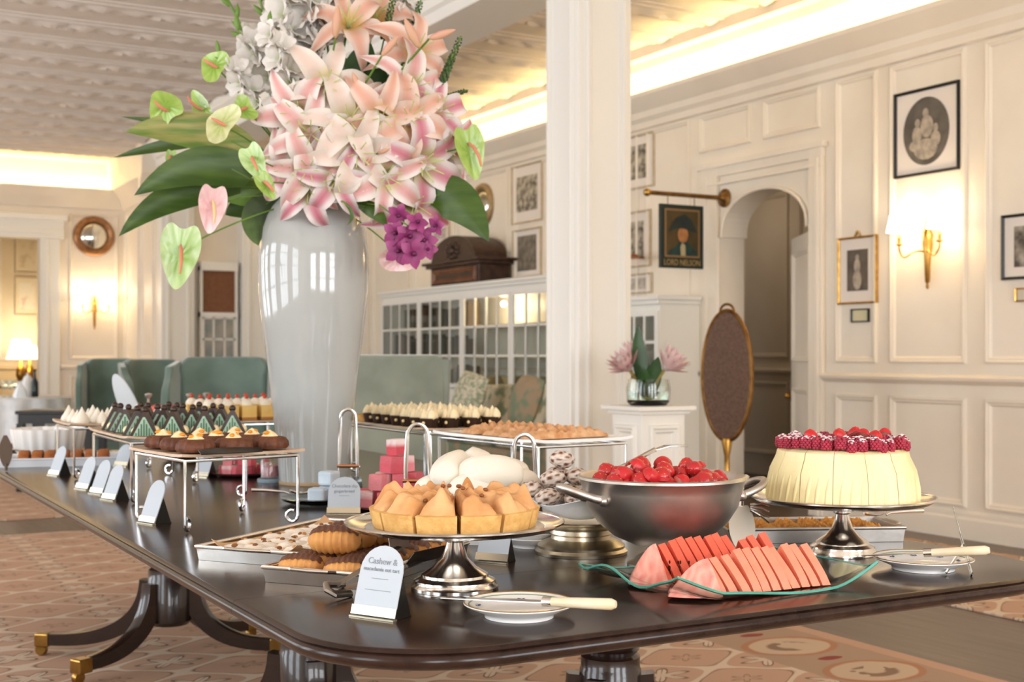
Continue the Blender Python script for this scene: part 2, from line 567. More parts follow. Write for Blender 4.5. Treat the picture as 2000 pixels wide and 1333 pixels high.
# open door leaf, hinged on the near jamb and swung into the corridor
dl = MB().box((0, -0.022, 0.01), (0.92, 0.022, 2.12))
door = struct(dl.build('door_1', PAINT, bevel=0.003, ang=0, loc=(XW + 0.10, D0 + 0.045, 0), rot=(0, 0, math.radians(59))))
for (a, b) in ((0.2, 0.92), (1.12, 2.0)):
    MB().ring((0, 0.022, 0), (1, 0, 0), UZ, (0, 1, 0), 0.12, 0.80, a, b, PROF).build('panel_moulding', PAINT, door, ang=25)
MB().box((0.78, -0.034, 0.80), (0.92, -0.022, 0.90)).ball((0.86, -0.062, 0.85), 0.026, 12, 8).tube([(0.86, -0.03, 0.85), (0.86, -0.06, 0.85)], 0.01, 8).build('lock', BRASS, door, ang=40, label='brass rim lock')
lk = MB().box((0.78, 0.022, 0.80), (0.92, 0.034, 0.90)).build('lock', BRASS, door, bevel=0.003, ang=0, label='brass rim lock')
MB().ball((0.86, 0.062, 0.85), 0.026, 12, 8).tube([(0.86, 0.03, 0.85), (0.86, 0.06, 0.85)], 0.01, 8).build('knob', BRASS, lk)
# light switch plate by the doorway
tag(MB().box((XW - 0.012, 8.50, 0.40), (XW, 8.60, 0.52)).build('wall_socket', WHITE, bevel=0.003, ang=0),
    'small white socket plate on the wall beside the arched doorway', 'socket')

# ---- far walls
FY = 18.0
fw = MB()
fw.box((-4.2, FY, 0), (1.2, FY + 0.2, CZ)); fw.box((2.9, FY, 0), (4.2, FY + 0.2, CZ)); fw.box((1.2, FY, 2.74), (2.9, FY + 0.2, CZ))
wall_far = struct(fw.build('wall_far', PAINT, ang=0))
struct(MB().box((4.0, 16.1, 0), (4.2, FY, CZ)).build('wall_return', PAINT, ang=0))
wn = MB().box((4.201, 16.1, 0), (6.8, 16.3, CZ))
wall_nook = struct(wn.build('wall_nook', PAINT, ang=0))
UX, NY = (1, 0, 0), (0, -1, 0)
def panel_y(x0, x1, z0, z1, parent, y):
    return MB().ring((0, y, 0), UX, UZ, NY, x0, x1, z0, z1, PROF).build('panel_moulding', PAINT, parent, ang=25)
panel_y(3.28, 3.92, 1.12, 3.1, wall_far, FY); panel_y(3.28, 3.92, 0.2, 0.9, wall_far, FY)
panel_y(4.05, 4.35, 1.12, 3.1, wall_nook, 16.1)
panel_y(5.5, 6.4, 1.12, 3.1, wall_nook, 16.1); panel_y(5.5, 6.4, 0.2, 0.9, wall_nook, 16.1)
wret = bpy.data.objects['wall_return']
panel_x(16.3, 16.95, 1.12, 3.1, wret, 4.0); panel_x(17.1, 17.8, 1.12, 3.1, wret, 4.0)
panel_x(16.3, 16.95, 0.2, 0.9, wret, 4.0); panel_x(17.1, 17.8, 0.2, 0.9, wret, 4.0)
rail('trim_7', [(0.010, 0.985), (0.045, 1.012), (0.050, 1.030), (0.012, 1.050)], [(16.1, FY)], x=4.0)
tr = MB()
tr.prism([(FY + 0.001, 0.985), (FY - 0.045, 1.0), (FY - 0.05, 1.03), (FY + 0.001, 1.05)], 3.16, 4.0, 'x')
struct(tr.build('trim_8', PAINT, ang=0))
fc = MB()
fc.prism([(FY + 0.001, 3.16), (FY - 0.03, 3.17), (FY - 0.08, 3.28), (FY - 0.20, 3.40), (FY - 0.21, 3.43), (FY - 0.17, 3.43), (FY - 0.16, 3.37), (FY + 0.001, 3.36)], -4.2, 4.0, 'x')
struct(fc.build('trim_9', PAINT, ang=25))
rail('trim_10', [(0.010, 3.16), (0.030, 3.17), (0.085, 3.30), (0.20, 3.42), (0.21, 3.46), (0.25, 3.80)], [(16.1, FY)], x=4.0)
c2 = MB()
c2.prism([(16.101, 3.16), (16.07, 3.17), (16.0, 3.30), (15.9, 3.42), (15.85, 3.80), (16.101, 3.8)], 3.75, 6.55, 'x')
struct(c2.build('trim_11', PAINT, ang=25))
# casing of the doorway at the far left
dc = MB()
dc.box((2.9, FY - 0.05, 0), (3.15, FY, 2.74)); dc.box((0.95, FY - 0.05, 0), (1.2, FY, 2.74))
dc.box((0.90, FY - 0.06, 2.74), (3.20, FY, 3.02)); dc.box((0.86, FY - 0.10, 2.98), (3.24, FY, 3.06))
dc.box((2.95, FY - 0.065, 0), (3.0, FY - 0.05, 2.74)); dc.box((0.9, FY - 0.075, 2.80), (3.2, FY - 0.06, 2.86))
struct(dc.build('trim_12', WHITE, bevel=0.006, ang=0))
# room behind that doorway
BACKP = mat('buttermilk_paint', 'e8d8b8', 'e3d0ac', scale=3, rough=0.6)
bw = struct(MB().box((0.0, 20.6, 0), (6.0, 20.7, 3.4)).build('wall_parlour', BACKP, ang=0))
struct(MB().box((4.6, 18.2, 0), (4.7, 20.6, 3.4)).build('wall_parlour_side', BACKP, ang=0))
struct(MB().box((0.0, 18.2, 0), (0.1, 20.6, 3.4)).build('wall_parlour_other', BACKP, ang=0))
struct(MB().box((0, 18.2, 3.4), (4.7, 20.7, 3.5)).build('ceiling_parlour', CEILM, ang=0))
for a in (2.0, 2.72, 3.44): panel_y(a, a + 0.62, 1.1, 3.0, bw, 20.6)
struct(MB().prism([(20.601, 0.95), (20.55, 0.97), (20.55, 1.0), (20.601, 1.02)], 0.1, 4.6, 'x').build('trim_13', BACKP, ang=0))
# pilasters on the nook wall
def pilaster(name, x0, x1, y, d):
    m = MB().box((x0, y - d, 0), (x1, y, 3.2))
    m.box((x0 + 0.06, y - d - 0.02, 0.2), (x0 + 0.10, y - d, 3.1)).box((x1 - 0.10, y - d - 0.02, 0.2), (x1 - 0.06, y - d, 3.1))
    m.box((x0 - 0.02, y - d - 0.03, 0), (x1 + 0.02, y, 0.18)).box((x0 - 0.03, y - d - 0.04, 3.05), (x1 + 0.03, y, 3.2))
    return struct(m.build(name, WHITE, bevel=0.006, ang=0))
pilaster('trim_14', 3.99, 4.40, 16.1, 0.20)
pilaster('trim_15', 5.02, 5.42, 16.1, 0.20)
# unseen left and back walls with their tall windows
wl = MB()
ys = [-4.2] + [v for y in WIN_LEFT for v in (y - 0.9, y + 0.9)] + [18.2]
for i in range(0, len(ys), 2): wl.box((-4.2, ys[i], 0), (-4.0, ys[i + 1], CZ))
for y in WIN_LEFT: wl.box((-4.2, y - 0.9, 0), (-4.0, y + 0.9, 0.55)).box((-4.2, y - 0.9, 3.15), (-4.0, y + 0.9, CZ))
struct(wl.build('wall_left', PAINT, ang=0))
wb = MB()
xs = [-4.2] + [v for x in WIN_BACK for v in (x - 0.9, x + 0.9)] + [6.8]
for i in range(0, len(xs), 2): wb.box((xs[i], -4.2, 0), (xs[i + 1], -4.0, CZ))
for x in WIN_BACK: wb.box((x - 0.9, -4.2, 0), (x + 0.9, -4.0, 0.55)).box((x - 0.9, -4.2, 3.15), (x + 0.9, -4.0, CZ))
struct(wb.build('wall_back', PAINT, ang=0))
k = 1
for y in WIN_LEFT:
    w = MB()
    for q in (-0.87, -0.30, 0.30, 0.87): w.box((-4.12, y + q - 0.025, 0.55), (-4.06, y + q + 0.025, 3.15))
    for z in (0.58, 1.2, 1.85, 2.5, 3.12): w.box((-4.12, y - 0.9, z - 0.025), (-4.06, y + 0.9, z + 0.025))
    struct(w.build('window_%d' % k, WHITE, ang=0)); k += 1
for x in WIN_BACK:
    w = MB()
    for q in (-0.87, -0.30, 0.30, 0.87): w.box((x + q - 0.025, -4.12, 0.55), (x + q + 0.025, -4.06, 3.15))
    for z in (0.58, 1.2, 1.85, 2.5, 3.12): w.box((x - 0.9, -4.12, z - 0.025), (x + 0.9, -4.06, z + 0.025))
    struct(w.build('window_%d' % k, WHITE, ang=0)); k += 1

# ---- ceiling with plaster relief bands
ceil = struct(MB().box((-4.2, -4.2, CZ), (6.8, 18.2, CZ + 0.12)).build('ceiling', CEILM, ang=0))
def band_mesh(L, w, name):
    mb = MB()
    n = int(L / 0.045)
    rnd = random.Random(3)
    hts = [[rnd.uniform(0.0, 1.0) for _ in range(9)] for _ in range(n + 1)]
    def fn(u, v):
        i = int(round(u * n)); j = int(round(v * 8))
        e = math.sin(PI * v)
        wave = 0.5 + 0.5 * math.sin(u * L * 2 * PI / 0.26 + (PI if v > 0.5 else 0))
        return (u * L, (v - 0.5) * w, -0.006 - e * (0.012 + 0.026 * wave + 0.018 * hts[i][j]))
    mb.grid(fn, n, 8)
    for s in (-1, 1):
        for (o, h) in ((0.5 * w + 0.02, 0.024), (0.5 * w + 0.075, 0.012)):
            mb.box((0, s * o - 0.02, -h), (L, s * o + 0.02, 0.0))
    return mb.mesh(name, CEILM, 35)
bl = band_mesh(7.74, 0.20, 'relief_band'); br = band_mesh(1.70, 0.20, 'relief_band')
y = 3.4
while y < 17.6:
    inst(bl, 'relief_band', ceil, (-4.0, y, CZ))
    if y < 15.7: inst(br, 'relief_band', ceil, (4.58, y, CZ))
    y += 0.65
BX0, BX1 = 3.92, 4.42
beam = struct(MB().box((BX0, -4.2, 3.50), (BX1, 16.1, CZ)).build('trim_16', WHITE, bevel=0.01, ang=0))
MB().prism([(BX0 + 0.001, 3.58), (BX0 - 0.03, 3.60), (BX0 - 0.05, 3.66), (BX0 - 0.12, 3.72), (BX0 - 0.14, 3.80), (BX0 + 0.001, 3.80)], -4.2, 16.1, 'y').build('beam_moulding', WHITE, beam, ang=25)
MB().prism([(BX1 - 0.001, 3.58), (BX1 + 0.03, 3.60), (BX1 + 0.05, 3.66), (BX1 + 0.12, 3.72), (BX1 + 0.14, 3.80), (BX1 - 0.001, 3.80)], -4.2, 16.1, 'y').build('beam_moulding', WHITE, beam, ang=25)
# ---- square column under the beam
cx0, cy0 = W(1130, 7.5)
S = 0.375
col = MB().box((cx0, cy0, 0), (cx0 + S, cy0 + S, 3.5))
column = struct(col.build('column', WHITE, bevel=0.008, ang=0))
MB().ring((cx0, cy0, 0), UY, UZ, NX, 0.045, S - 0.045, 0.35, 3.42, PROF).build('panel_moulding', WHITE, column, ang=25)
MB().ring((cx0, cy0, 0), UX, UZ, NY, 0.045, S - 0.045, 0.35, 3.42, PROF).build('panel_moulding', WHITE, column, ang=25)
cb = MB()
for (o, z0, z1) in ((0.04, 0, 0.16), (0.02, 0.16, 0.21), (0.03, 3.40, 3.46), (0.05, 3.46, 3.5)):
    cb.box((cx0 - o, cy0 - o, z0), (cx0 + S + o, cy0 + S + o, z1))
cb.build('plinth', WHITE, column, bevel=0.005, ang=0)
# ---- cove lighting: tubes lying in the cove behind the lip
TUBE = mat('cove_tube', 'fff1c4', emit='ffe48a', estr=16.0)
def cove_tube(p0, p1, label):
    o = MB().tube([p0, p1], 0.012, 6).build('cove_light', TUBE)
    return tag(o, label, 'light')
for i in range(7):
    a = 0.6 + i * 2.15
    cove_tube((XW - 0.10, a, 3.385), (XW - 0.10, a + 2.05, 3.385), 'glowing tube lying in the cove above the panelled wall with pictures')['group'] = 'cove tubes along the picture wall'
    area('cove_glow', (XW - 0.10, a + 1.02, 3.405), (0, PI - 0.35, 0), 0.08, 2.05, 9, (1.0, 0.80, 0.42))
for i in range(3):
    a = -2.2 + i * 2.05
    cove_tube((a, FY - 0.10, 3.385), (a + 1.95, FY - 0.10, 3.385), 'glowing tube lying in the cove above the round mirror wall')['group'] = 'cove tubes over the far doorway'
    area('cove_glow', (a + 0.97, FY - 0.10, 3.405), (PI - 0.35, 0, 0), 1.95, 0.08, 9, (1.0, 0.80, 0.42))

# unseen warm fill light, added to brighten the corridor behind the arch
area('corridor_fill', (7.6, 9.6, 2.95), (0, 0, 0), 0.4, 0.4, 3.5, (1.0, 0.80, 0.58))
# warm lamp light of the parlour comes from the table lamps built below
# ================================================================ things on and along the walls
RZR = -PI / 2            # local -Y looks along world -X (things on the right wall)
PRINT = mat('grey_print', '4d453c', 'b3a899', scale=9, rough=0.6, lo=0.40, hi=0.62)
PRINT2 = mat('sepia_print', '5c5244', 'c8bda8', scale=16, rough=0.6, lo=0.35, hi=0.66)
PALEP = mat('pale_print', 'cfc3b4', 'a79c8d', scale=18, rough=0.6)
MAT_BOARD = mat('mount_board', 'e6dcd2', rough=0.8)
BLACKF = mat('black_frame', '1d1b18', rough=0.35)
GILT = mat('gilt_frame', 'c9a055', 'a67c35', scale=25, rough=0.35, metal=0.8)
PALEF = mat('limed_frame', 'c9b79c', 'bba886', scale=20, rough=0.5)
FPROF = lambda w, h: [(0, 0), (0, h), (w * 0.35, h * 1.15), (w * 0.8, h * 0.8), (w, h * 0.55), (w, 0.006)]

def picture(name, label, loc, rz, w, h, fm, fw=0.018, art=None, artm=PRINT, mount=MAT_BOARD, fh=0.022, group=None):
    t = thing(name, label, 'picture', loc, rz, group)
    MB().ring((0, 0, 0), UX, UZ, NY, -w / 2, w / 2, -h / 2, h / 2, FPROF(fw, fh)).build('frame', fm, t, ang=25)
    MB().box((-w / 2 + fw * 0.5, -0.008, -h / 2 + fw * 0.5), (w / 2 - fw * 0.5, 0, h / 2 - fw * 0.5)).build('mount', mount, t, ang=0)
    if art:
        aw, ah = art
        MB().box((-aw / 2, -0.0115, -ah / 2), (aw / 2, -0.0075, ah / 2)).build('print', artm, t, ang=0)
    return t

def ell(cx, cz, rx, rz, y0, y1, n=20):
    m = MB()
    m.prism([(cx + rx * math.cos(2 * PI * i / n), cz + rz * math.sin(2 * PI * i / n)) for i in range(n)], y0, y1, 'y')
    return m

# big black frame with an oval print
t = picture('framed_portrait', 'black framed oval print of seated figures above the bright wall sconce', (XW, 6.03, 2.66), RZR, 0.55, 0.575, BLACKF, 0.020)
ov = ell(0, 0, 0.195, 0.225, -0.013, -0.008, 36).build('print', mat('oval_print', '4b453d', '6f675c', scale=6, rough=0.6), t, ang=0)
LIGHTP = mat('print_light', 'b9ab98', '91877a', scale=22, rough=0.6)
fg = MB()
for (x, z, a, b) in ((0.0, 0.12, 0.025, 0.032), (0.01, 0.03, 0.055, 0.075), (-0.07, 0.06, 0.022, 0.028), (-0.075, -0.02, 0.04, 0.06), (0.085, 0.01, 0.02, 0.03), (0.085, -0.06, 0.04, 0.05), (0.0, -0.12, 0.10, 0.07), (-0.08, -0.09, 0.06, 0.04)):
    e = ell(x, z, a, b, -0.0145 - 0.0004 * len(fg.f) / 16, -0.012, 14); fg.add(e.v, e.f)
fg.build('figure', LIGHTP, ov, ang=0)
# gilt frame with standing figure, small plaque, black frame at the edge of the view
t = picture('framed_portrait', 'gilt framed print of a standing figure in white next to the doorway', (XW, 6.655, 1.775), RZR, 0.375, 0.475, GILT, 0.016, (0.20, 0.29), mat('dark_print', '4b4238', '6b6053', scale=8, rough=0.6))
fg = MB()
for (x, z, a, b) in ((0, 0.09, 0.018, 0.022), (0, 0.03, 0.03, 0.05), (0.0, -0.07, 0.04, 0.07)):
    e = ell(x, z, a, b, -0.0135 - 0.0004 * len(fg.f) / 16, -0.011, 14); fg.add(e.v, e.f)
fg.build('figure', LIGHTP, t, ang=0)
MB().tube([(-0.03, -0.01, 0.235), (-0.015, -0.01, 0.255), (0, -0.01, 0.262), (0.015, -0.01, 0.255), (0.03, -0.01, 0.235)], 0.006, 6).ball((0, -0.012, 0.268), 0.012, 8, 6).build('crest', GILT, t)
picture('wall_plaque', 'small dark framed caption plaque under the gilt framed print', (XW, 6.63, 1.455), RZR, 0.17, 0.095, BLACKF, 0.010, None, mount=mat('plaque_paper', 'd9d0a9', rough=0.7), fh=0.02)
picture('framed_portrait', 'black framed coloured print on the wall panel past the sconce', (XW, 5.17, 1.84), RZR, 0.50, 0.40, BLACKF, 0.018, (0.32, 0.25), PRINT)
picture('wall_plaque', 'small brass framed caption plaque under the black framed coloured print', (XW, 5.20, 1.545), RZR, 0.24, 0.085, BRASS, 0.010, None, mount=mat('plaque_paper2', 'd3c8b4', rough=0.7), fh=0.02)
# pictures beyond the doorway
picture('framed_engraving', 'pale framed engraving of dark figures high on the wall beside the column', (XW, 9.40, 2.89), RZR, 0.62, 0.48, PALEF, 0.02, (0.42, 0.30), PRINT2)
picture('framed_engraving', 'pale framed engraving level with the hanging pub sign', (XW, 9.43, 2.205), RZR, 0.58, 0.50, PALEF, 0.02, (0.36, 0.32), PRINT2)
picture('framed_engraving', 'low pale framed engraving just above the small glazed cabinet', (XW, 9.40, 1.81), RZR, 0.56, 0.18, PALEF, 0.018, (0.36, 0.10), PALEP)
picture('framed_engraving', 'pale framed grey engraving next to the round gilt mirror', (XW, 11.3, 2.83), RZR, 0.62, 0.60, PALEF, 0.02, (0.42, 0.36), PRINT2)
picture('framed_engraving', 'pale framed dark engraving behind the white glazed cabinet top', (XW, 11.3, 2.22), RZR, 0.58, 0.50, PALEF, 0.02, (0.38, 0.36), mat('dim_print', '62594d', '8c8273', scale=14, rough=0.6))
picture('framed_engraving', 'faint pale framed drawing above the carved wooden pediment', (XW, 13.3, 2.66), RZR, 0.48, 0.40, PALEF, 0.018, (0.30, 0.28), PALEP)

# round convex mirrors
MIRR = mat('mirror_glass', 'd8d8d2', rough=0.05, metal=1.0)
def mirror(label, loc, rz, r, fm):
    t = thing('convex_mirror', label, 'mirror', loc, rz)
    M = Matrix.Rotation(PI / 2, 4, 'X')
    MB().lathe([(r * 0.70, 0.0), (r * 0.70, 0.02), (r * 0.78, 0.045), (r * 0.88, 0.05), (r * 0.96, 0.035), (r, 0.02), (r, 0.0)], 40).xf(M).build('frame', fm, t)
    MB().lathe([(r * 0.72, 0.004), (r * 0.72, 0.012), (r * 0.5, 0.036), (r * 0.25, 0.05), (0.002, 0.055)], 32).xf(M).build('glass', MIRR, t, ang=80)
    bd = MB()
    for i in range(24):
        a = 2 * PI * i / 24
        bd.ball((r * 0.86 * math.cos(a), -0.05, r * 0.86 * math.sin(a)), r * 0.035, 6, 5)
    return t
mirror('round convex mirror in a wide bronze frame above the far wall sconce', (3.60, FY, 2.80), 0, 0.275, mat('bronze_gilt', 'a97c55', '8d6440', scale=18, rough=0.4, metal=0.6))
mirror('round gilt framed convex mirror high on the picture wall', (XW, 12.26, 2.80), RZR, 0.245, mat('pale_gilt', 'b59c74', '94784e', scale=18, rough=0.45, metal=0.4))

# wall sconces
SHADE = mat('lit_shade', 'fff3dc', rough=0.8, emit='fff0d0', estr=5.0)
def sconce(label, loc, rz, power):
    t = thing('wall_sconce', label, 'sconce', loc, rz)
    MB().lathe([(0.004, -0.27), (0.012, -0.255), (0.008, -0.235), (0.016, -0.22), (0.024, -0.05), (0.034, 0.03), (0.030, 0.06), (0.036, 0.085), (0.022, 0.12), (0.012, 0.15), (0.014, 0.165), (0.003, 0.19)], 14, (0, -0.04, 0)).build('backplate', BRASS, t)
    for s in (-1, 1):
        pts = [(0, -0.05, -0.03)]
        for i in range(13):
            u = i / 12
            pts.append((s * 0.165 * u, -0.05 - 0.07 * math.sin(u * PI * 0.6), -0.03 + 0.028 * math.sin(u * PI) - 0.055 * math.sin(u * u * PI) + 0.01 * u))
        pts += [(s * 0.172, -0.117, 0.0), (s * 0.172, -0.117, 0.03)]
        arm = MB().tube(pts, 0.0065, 8).build('arm', BRASS, t)
        MB().lathe([(0.006, 0.02), (0.024, 0.03), (0.024, 0.036), (0.011, 0.04), (0.011, 0.085), (0.009, 0.09)], 12, (s * 0.172, -0.117, 0)).build('candle_cup', BRASS, arm)
        MB().lathe([(0.085, 0.115), (0.060, 0.235), (0.058, 0.235), (0.083, 0.115)], 28, (s * 0.172, -0.117, 0)).build('lamp_shade', SHADE, t, label='glowing cream fabric shade')
        l = bpy.data.lights.new('sconce_bulb', 'POINT'); l.energy = power; l.color = (1.0, 0.86, 0.66); l.shadow_soft_size = 0.03
        lo = bpy.data.objects.new('sconce_bulb', l); COL.objects.link(lo); lo.parent = t; lo.location = (s * 0.172, -0.117, 0.25)
        l2 = bpy.data.lights.new('sconce_bulb', 'POINT'); l2.energy = power * 0.4; l2.color = (1.0, 0.86, 0.66); l2.shadow_soft_size = 0.03
        lo2 = bpy.data.objects.new('sconce_bulb', l2); COL.objects.link(lo2); lo2.parent = t; lo2.location = (s * 0.172, -0.117, 0.105)
    return t
sconce('brass two-arm sconce with glowing shades under the black framed oval print', (XW, 5.99, 1.88), RZR, 0.85)
sconce('brass two-arm sconce with glowing shades under the bronze framed mirror', (3.60, FY, 1.80), 0, 1.7)

# hanging pub sign on a brass bar
YS = 8.13
t = thing('sign_bracket', 'horizontal aged brass bar with round wall rose above the arch', 'bracket', (XW, YS, 2.44))
MB().tube([(-0.02, 0, 0), (-0.74, 0, 0)], 0.018, 12).build('bar', BRONZE, t)
MB().lathe([(0.075, 0), (0.075, 0.012), (0.05, 0.02), (0.03, 0.035), (0.022, 0.06)], 24).xf(Matrix.Rotation(-PI / 2, 4, 'Y')).build('wall_rose', BRONZE, t)
MB().ball((-0.765, 0, 0), 0.032, 14, 10).build('finial', BRASS, t)
SW, SH = 0.42, 0.50
t = thing('pub_sign', 'dark painted hanging sign of an officer in a cocked hat with gold lettering', 'sign', (6.11, YS, 2.36))
MB().box((-SW / 2, -0.014, -SH), (SW / 2, 0.014, 0)).build('board', mat('sign_green', '1d2a26', '232b20', scale=6, rough=0.45), t, bevel=0.003, ang=0)
MB().ring((0, -0.014, 0), UX, UZ, NY, -0.17, 0.17, -0.415, -0.035, [(0, 0), (0, 0.004), (0.014, 0.004), (0.014, 0)]).build('border', mat('sign_gold', '8f6c44', rough=0.5), t, ang=0)
pt = MB().box((-0.157, -0.016, -0.402), (0.157, -0.013, -0.048)).build('painting', mat('sign_ground', '3a3319', '53411f', scale=5, rough=0.6), t, ang=0)
def shp(pts, y, name, c, c2=None):
    MB().prism(pts, -0.016 - y, -0.0145, 'y').build(name, mat('sign_' + name, c, c2, scale=18, rough=0.6), pt, ang=0)
shp([(-0.15, -0.40), (0.15, -0.40), (0.13, -0.36), (0.07, -0.32), (0.05, -0.29), (-0.03, -0.29), (-0.06, -0.33), (-0.12, -0.36)], 0.001, 'coat', '17302f', '20413c')
shp([(-0.015, -0.40), (0.03, -0.40), (0.028, -0.32), (0.0, -0.30), (-0.02, -0.33)], 0.002, 'cravat', 'b0a27a')
shp([(0.005 + 0.05 * math.cos(a * PI / 8), -0.235 + 0.065 * math.sin(a * PI / 8)) for a in range(16)], 0.003, 'face', 'b07a4a', '9a6339')
shp([(-0.13, -0.215), (-0.10, -0.15), (-0.05, -0.10), (0.02, -0.075), (0.08, -0.11), (0.12, -0.17), (0.14, -0.215), (0.07, -0.20), (0.0, -0.185), (-0.06, -0.19)], 0.004, 'hat', '1a2424', '26302a')
lt = inst(text_mesh('LORD NELSON', 0.066, mat('sign_letter', 'b09257', rough=0.5)), 'lettering', t, (0, -0.0155, -0.457), (PI / 2, 0, 0), label='gold capitals reading LORD NELSON')
lt.scale = (0.80, 1.0, 1.0)
for sx in (-0.13, 0.13):
    MB().tube([(sx, 0, 0.0005), (sx, 0, 0.0605)], 0.004, 6).build('hanger', BRONZE, t)
# copper dish bracket beside the column
t = thing('copper_dish', 'round copper rimmed dish hanging on the wall beside the column', 'dish', (6.24, 9.20, 2.03))
MB().tube([(0.17 * math.cos(a * PI / 16), 0.17 * math.sin(a * PI / 16), 0) for a in range(32)], 0.014, 8, True).build('rim', mat('copper', 'b57240', '8f5228', scale=14, rough=0.3, metal=1.0), t)
MB().lathe([(0.003, -0.03), (0.10, -0.025), (0.15, -0.01), (0.168, 0.004), (0.15, -0.004), (0.10, -0.018), (0.003, -0.022)], 28).build('bowl', MATS['copper'], t)
MB().tube([(0.16, 0, 0), (0.22, 0, 0.0), (0.27, 0, 0.0)], 0.01, 8).build('wall_arm', MATS['copper'], t)

# ---------------------------------------------------------------- glazed cabinets
PANE = mat('cabinet_glass', 'eef3f0', rough=0.03, trans=1.0, ior=1.3)
INSIDE = mat('cabinet_inside', 'd8c7a8', rough=0.7)
def cabinet(name, label, x0, x1, y0, y1, zt, zb, ndoor, ncol, nrow):
    """stands along the right wall, doors face -X"""
    t = thing(name, label, 'cabinet', ((x0 + x1) / 2, (y0 + y1) / 2, 0))
    hx_, hy = (x1 - x0) / 2, (y1 - y0) / 2
    b = MB()
    b.box((-hx_ + 0.02, -hy, 0), (hx_, hy, zb)); b.box((hx_ - 0.02, -hy, zb), (hx_, hy, zt - 0.12))
    b.box((-hx_ + 0.02, -hy, zb), (hx_ - 0.02, -hy + 0.03, zt - 0.12)); b.box((-hx_ + 0.02, hy - 0.03, zb), (hx_ - 0.02, hy, zt - 0.12))
    b.box((-hx_ + 0.02, -hy, zt - 0.12), (hx_, hy, zt - 0.03))
    b.build('body', WHITE, t, ang=0)
    MB().box((-hx_ - 0.04, -hy - 0.04, zt - 0.035), (hx_, hy + 0.04, zt)).box((-hx_ - 0.02, -hy - 0.02, zt - 0.07), (hx_, hy + 0.02, zt - 0.035)).build('cornice', WHITE, t, bevel=0.006, ang=0)
    for z in (zb + (zt - 0.12 - zb) / 3, zb + 2 * (zt - 0.12 - zb) / 3):
        MB().box((-hx_ + 0.06, -hy + 0.03, z - 0.012), (hx_ - 0.02, hy - 0.03, z + 0.012)).build('shelf', INSIDE, t, ang=0)
    dw = (2 * hy) / ndoor
    for i in range(ndoor):
        ya = -hy + i * dw + 0.004; yb = ya + dw - 0.008
        d = MB()
        st = 0.045
        z0, z1 = zb + 0.01, zt - 0.12
        d.box((-hx_ - 0.005, ya, z0), (-hx_ + 0.02, ya + st, z1)); d.box((-hx_ - 0.005, yb - st, z0), (-hx_ + 0.02, yb, z1))
        d.box((-hx_ - 0.005, ya + st, z0), (-hx_ + 0.02, yb - st, z0 + st)); d.box((-hx_ - 0.005, ya + st, z1 - st), (-hx_ + 0.02, yb - st, z1))
        pw = (yb - ya - 2 * st) / ncol; ph = (z1 - z0 - 2 * st) / nrow
        for c in range(1, ncol): d.box((-hx_ - 0.003, ya + st + c * pw - 0.011, z0 + st), (-hx_ + 0.017, ya + st + c * pw + 0.011, z1 - st))
        for r in range(1, nrow): d.box((-hx_ - 0.003, ya + st, z0 + st + r * ph - 0.011), (-hx_ + 0.017, yb - st, z0 + st + r * ph + 0.011))
        do = d.build('door', WHITE, t, ang=0)
        for c in range(ncol):
            for r in range(nrow):
                MB().box((-hx_ + 0.004, ya + st + c * pw + 0.011, z0 + st + r * ph + 0.011), (-hx_ + 0.008, ya + st + (c + 1) * pw - 0.011, z0 + st + (r + 1) * ph - 0.011)).build('pane', PANE, do, ang=0)
    return t
CX0, CX1 = 6.16, 6.545
ya, yb = 9.9, 14.12
ZCAB = 1.93
cabinet('display_cabinet', 'long white display cabinet with many glass panes behind the floral sofa', CX0, CX1, ya, yb, ZCAB, 0.82, 4, 4, 3)
cabinet('display_cabinet', 'small white cabinet with a glazed door behind the protea pedestal', 6.10, 6.545, 8.42, 9.10, 1.66, 0.80, 1, 4, 3)
l = bpy.data.lights.new('cabinet_lamp', 'POINT'); l.energy = 5; l.color = (1, .78, .5); l.shadow_soft_size = 0.03
o = bpy.data.objects.new('cabinet_lamp', l); COL.objects.link(o); o.location = (6.33, 11.4, 1.70)
# objects shown inside: dark books and pale vessels
BOOKM = [mat('book_%d' % i, c, rough=0.6) for i, c in enumerate(('6b5a48', '54565a', '7b6a55', '4a4f48'))]
rb = random.Random(5)
zsh = [0.82, 0.82 + 0.33, 0.82 + 0.66]
bi = 0
for k, z in enumerate(zsh):
    y = 12.05
    while y < 13.9:
        if rb.random() < 0.75:
            h = rb.uniform(0.18, 0.26); th_ = rb.uniform(0.05, 0.10)
            b = MB().box((-0.07, -th_ / 2, 0), (0.07, th_ / 2, h)); o = b.build('book', BOOKM[bi % 4], bevel=0.004, ang=0, loc=(6.31, y, z + 0.013 if k else z + 0.002))
            tag(o, 'dark upright book seen through the panes of the long display cabinet', 'book', 'books in the display cabinet'); bi += 1
        y += rb.uniform(0.11, 0.2)
CREAMW = mat('cream_ware', 'd6b986', rough=0.4)
for k, y in enumerate((10.7, 11.15, 11.6)):
    o = MB().lathe([(0.05, 0), (0.10, 0.05), (0.13, 0.14), (0.125, 0.145), (0.09, 0.06), (0.04, 0.012)], 20).build('serving_bowl', CREAMW, loc=(6.31, y, 0.822))
    tag(o, 'cream bowl on the bottom shelf of the long display cabinet', 'bowl', 'bowls in the display cabinet')
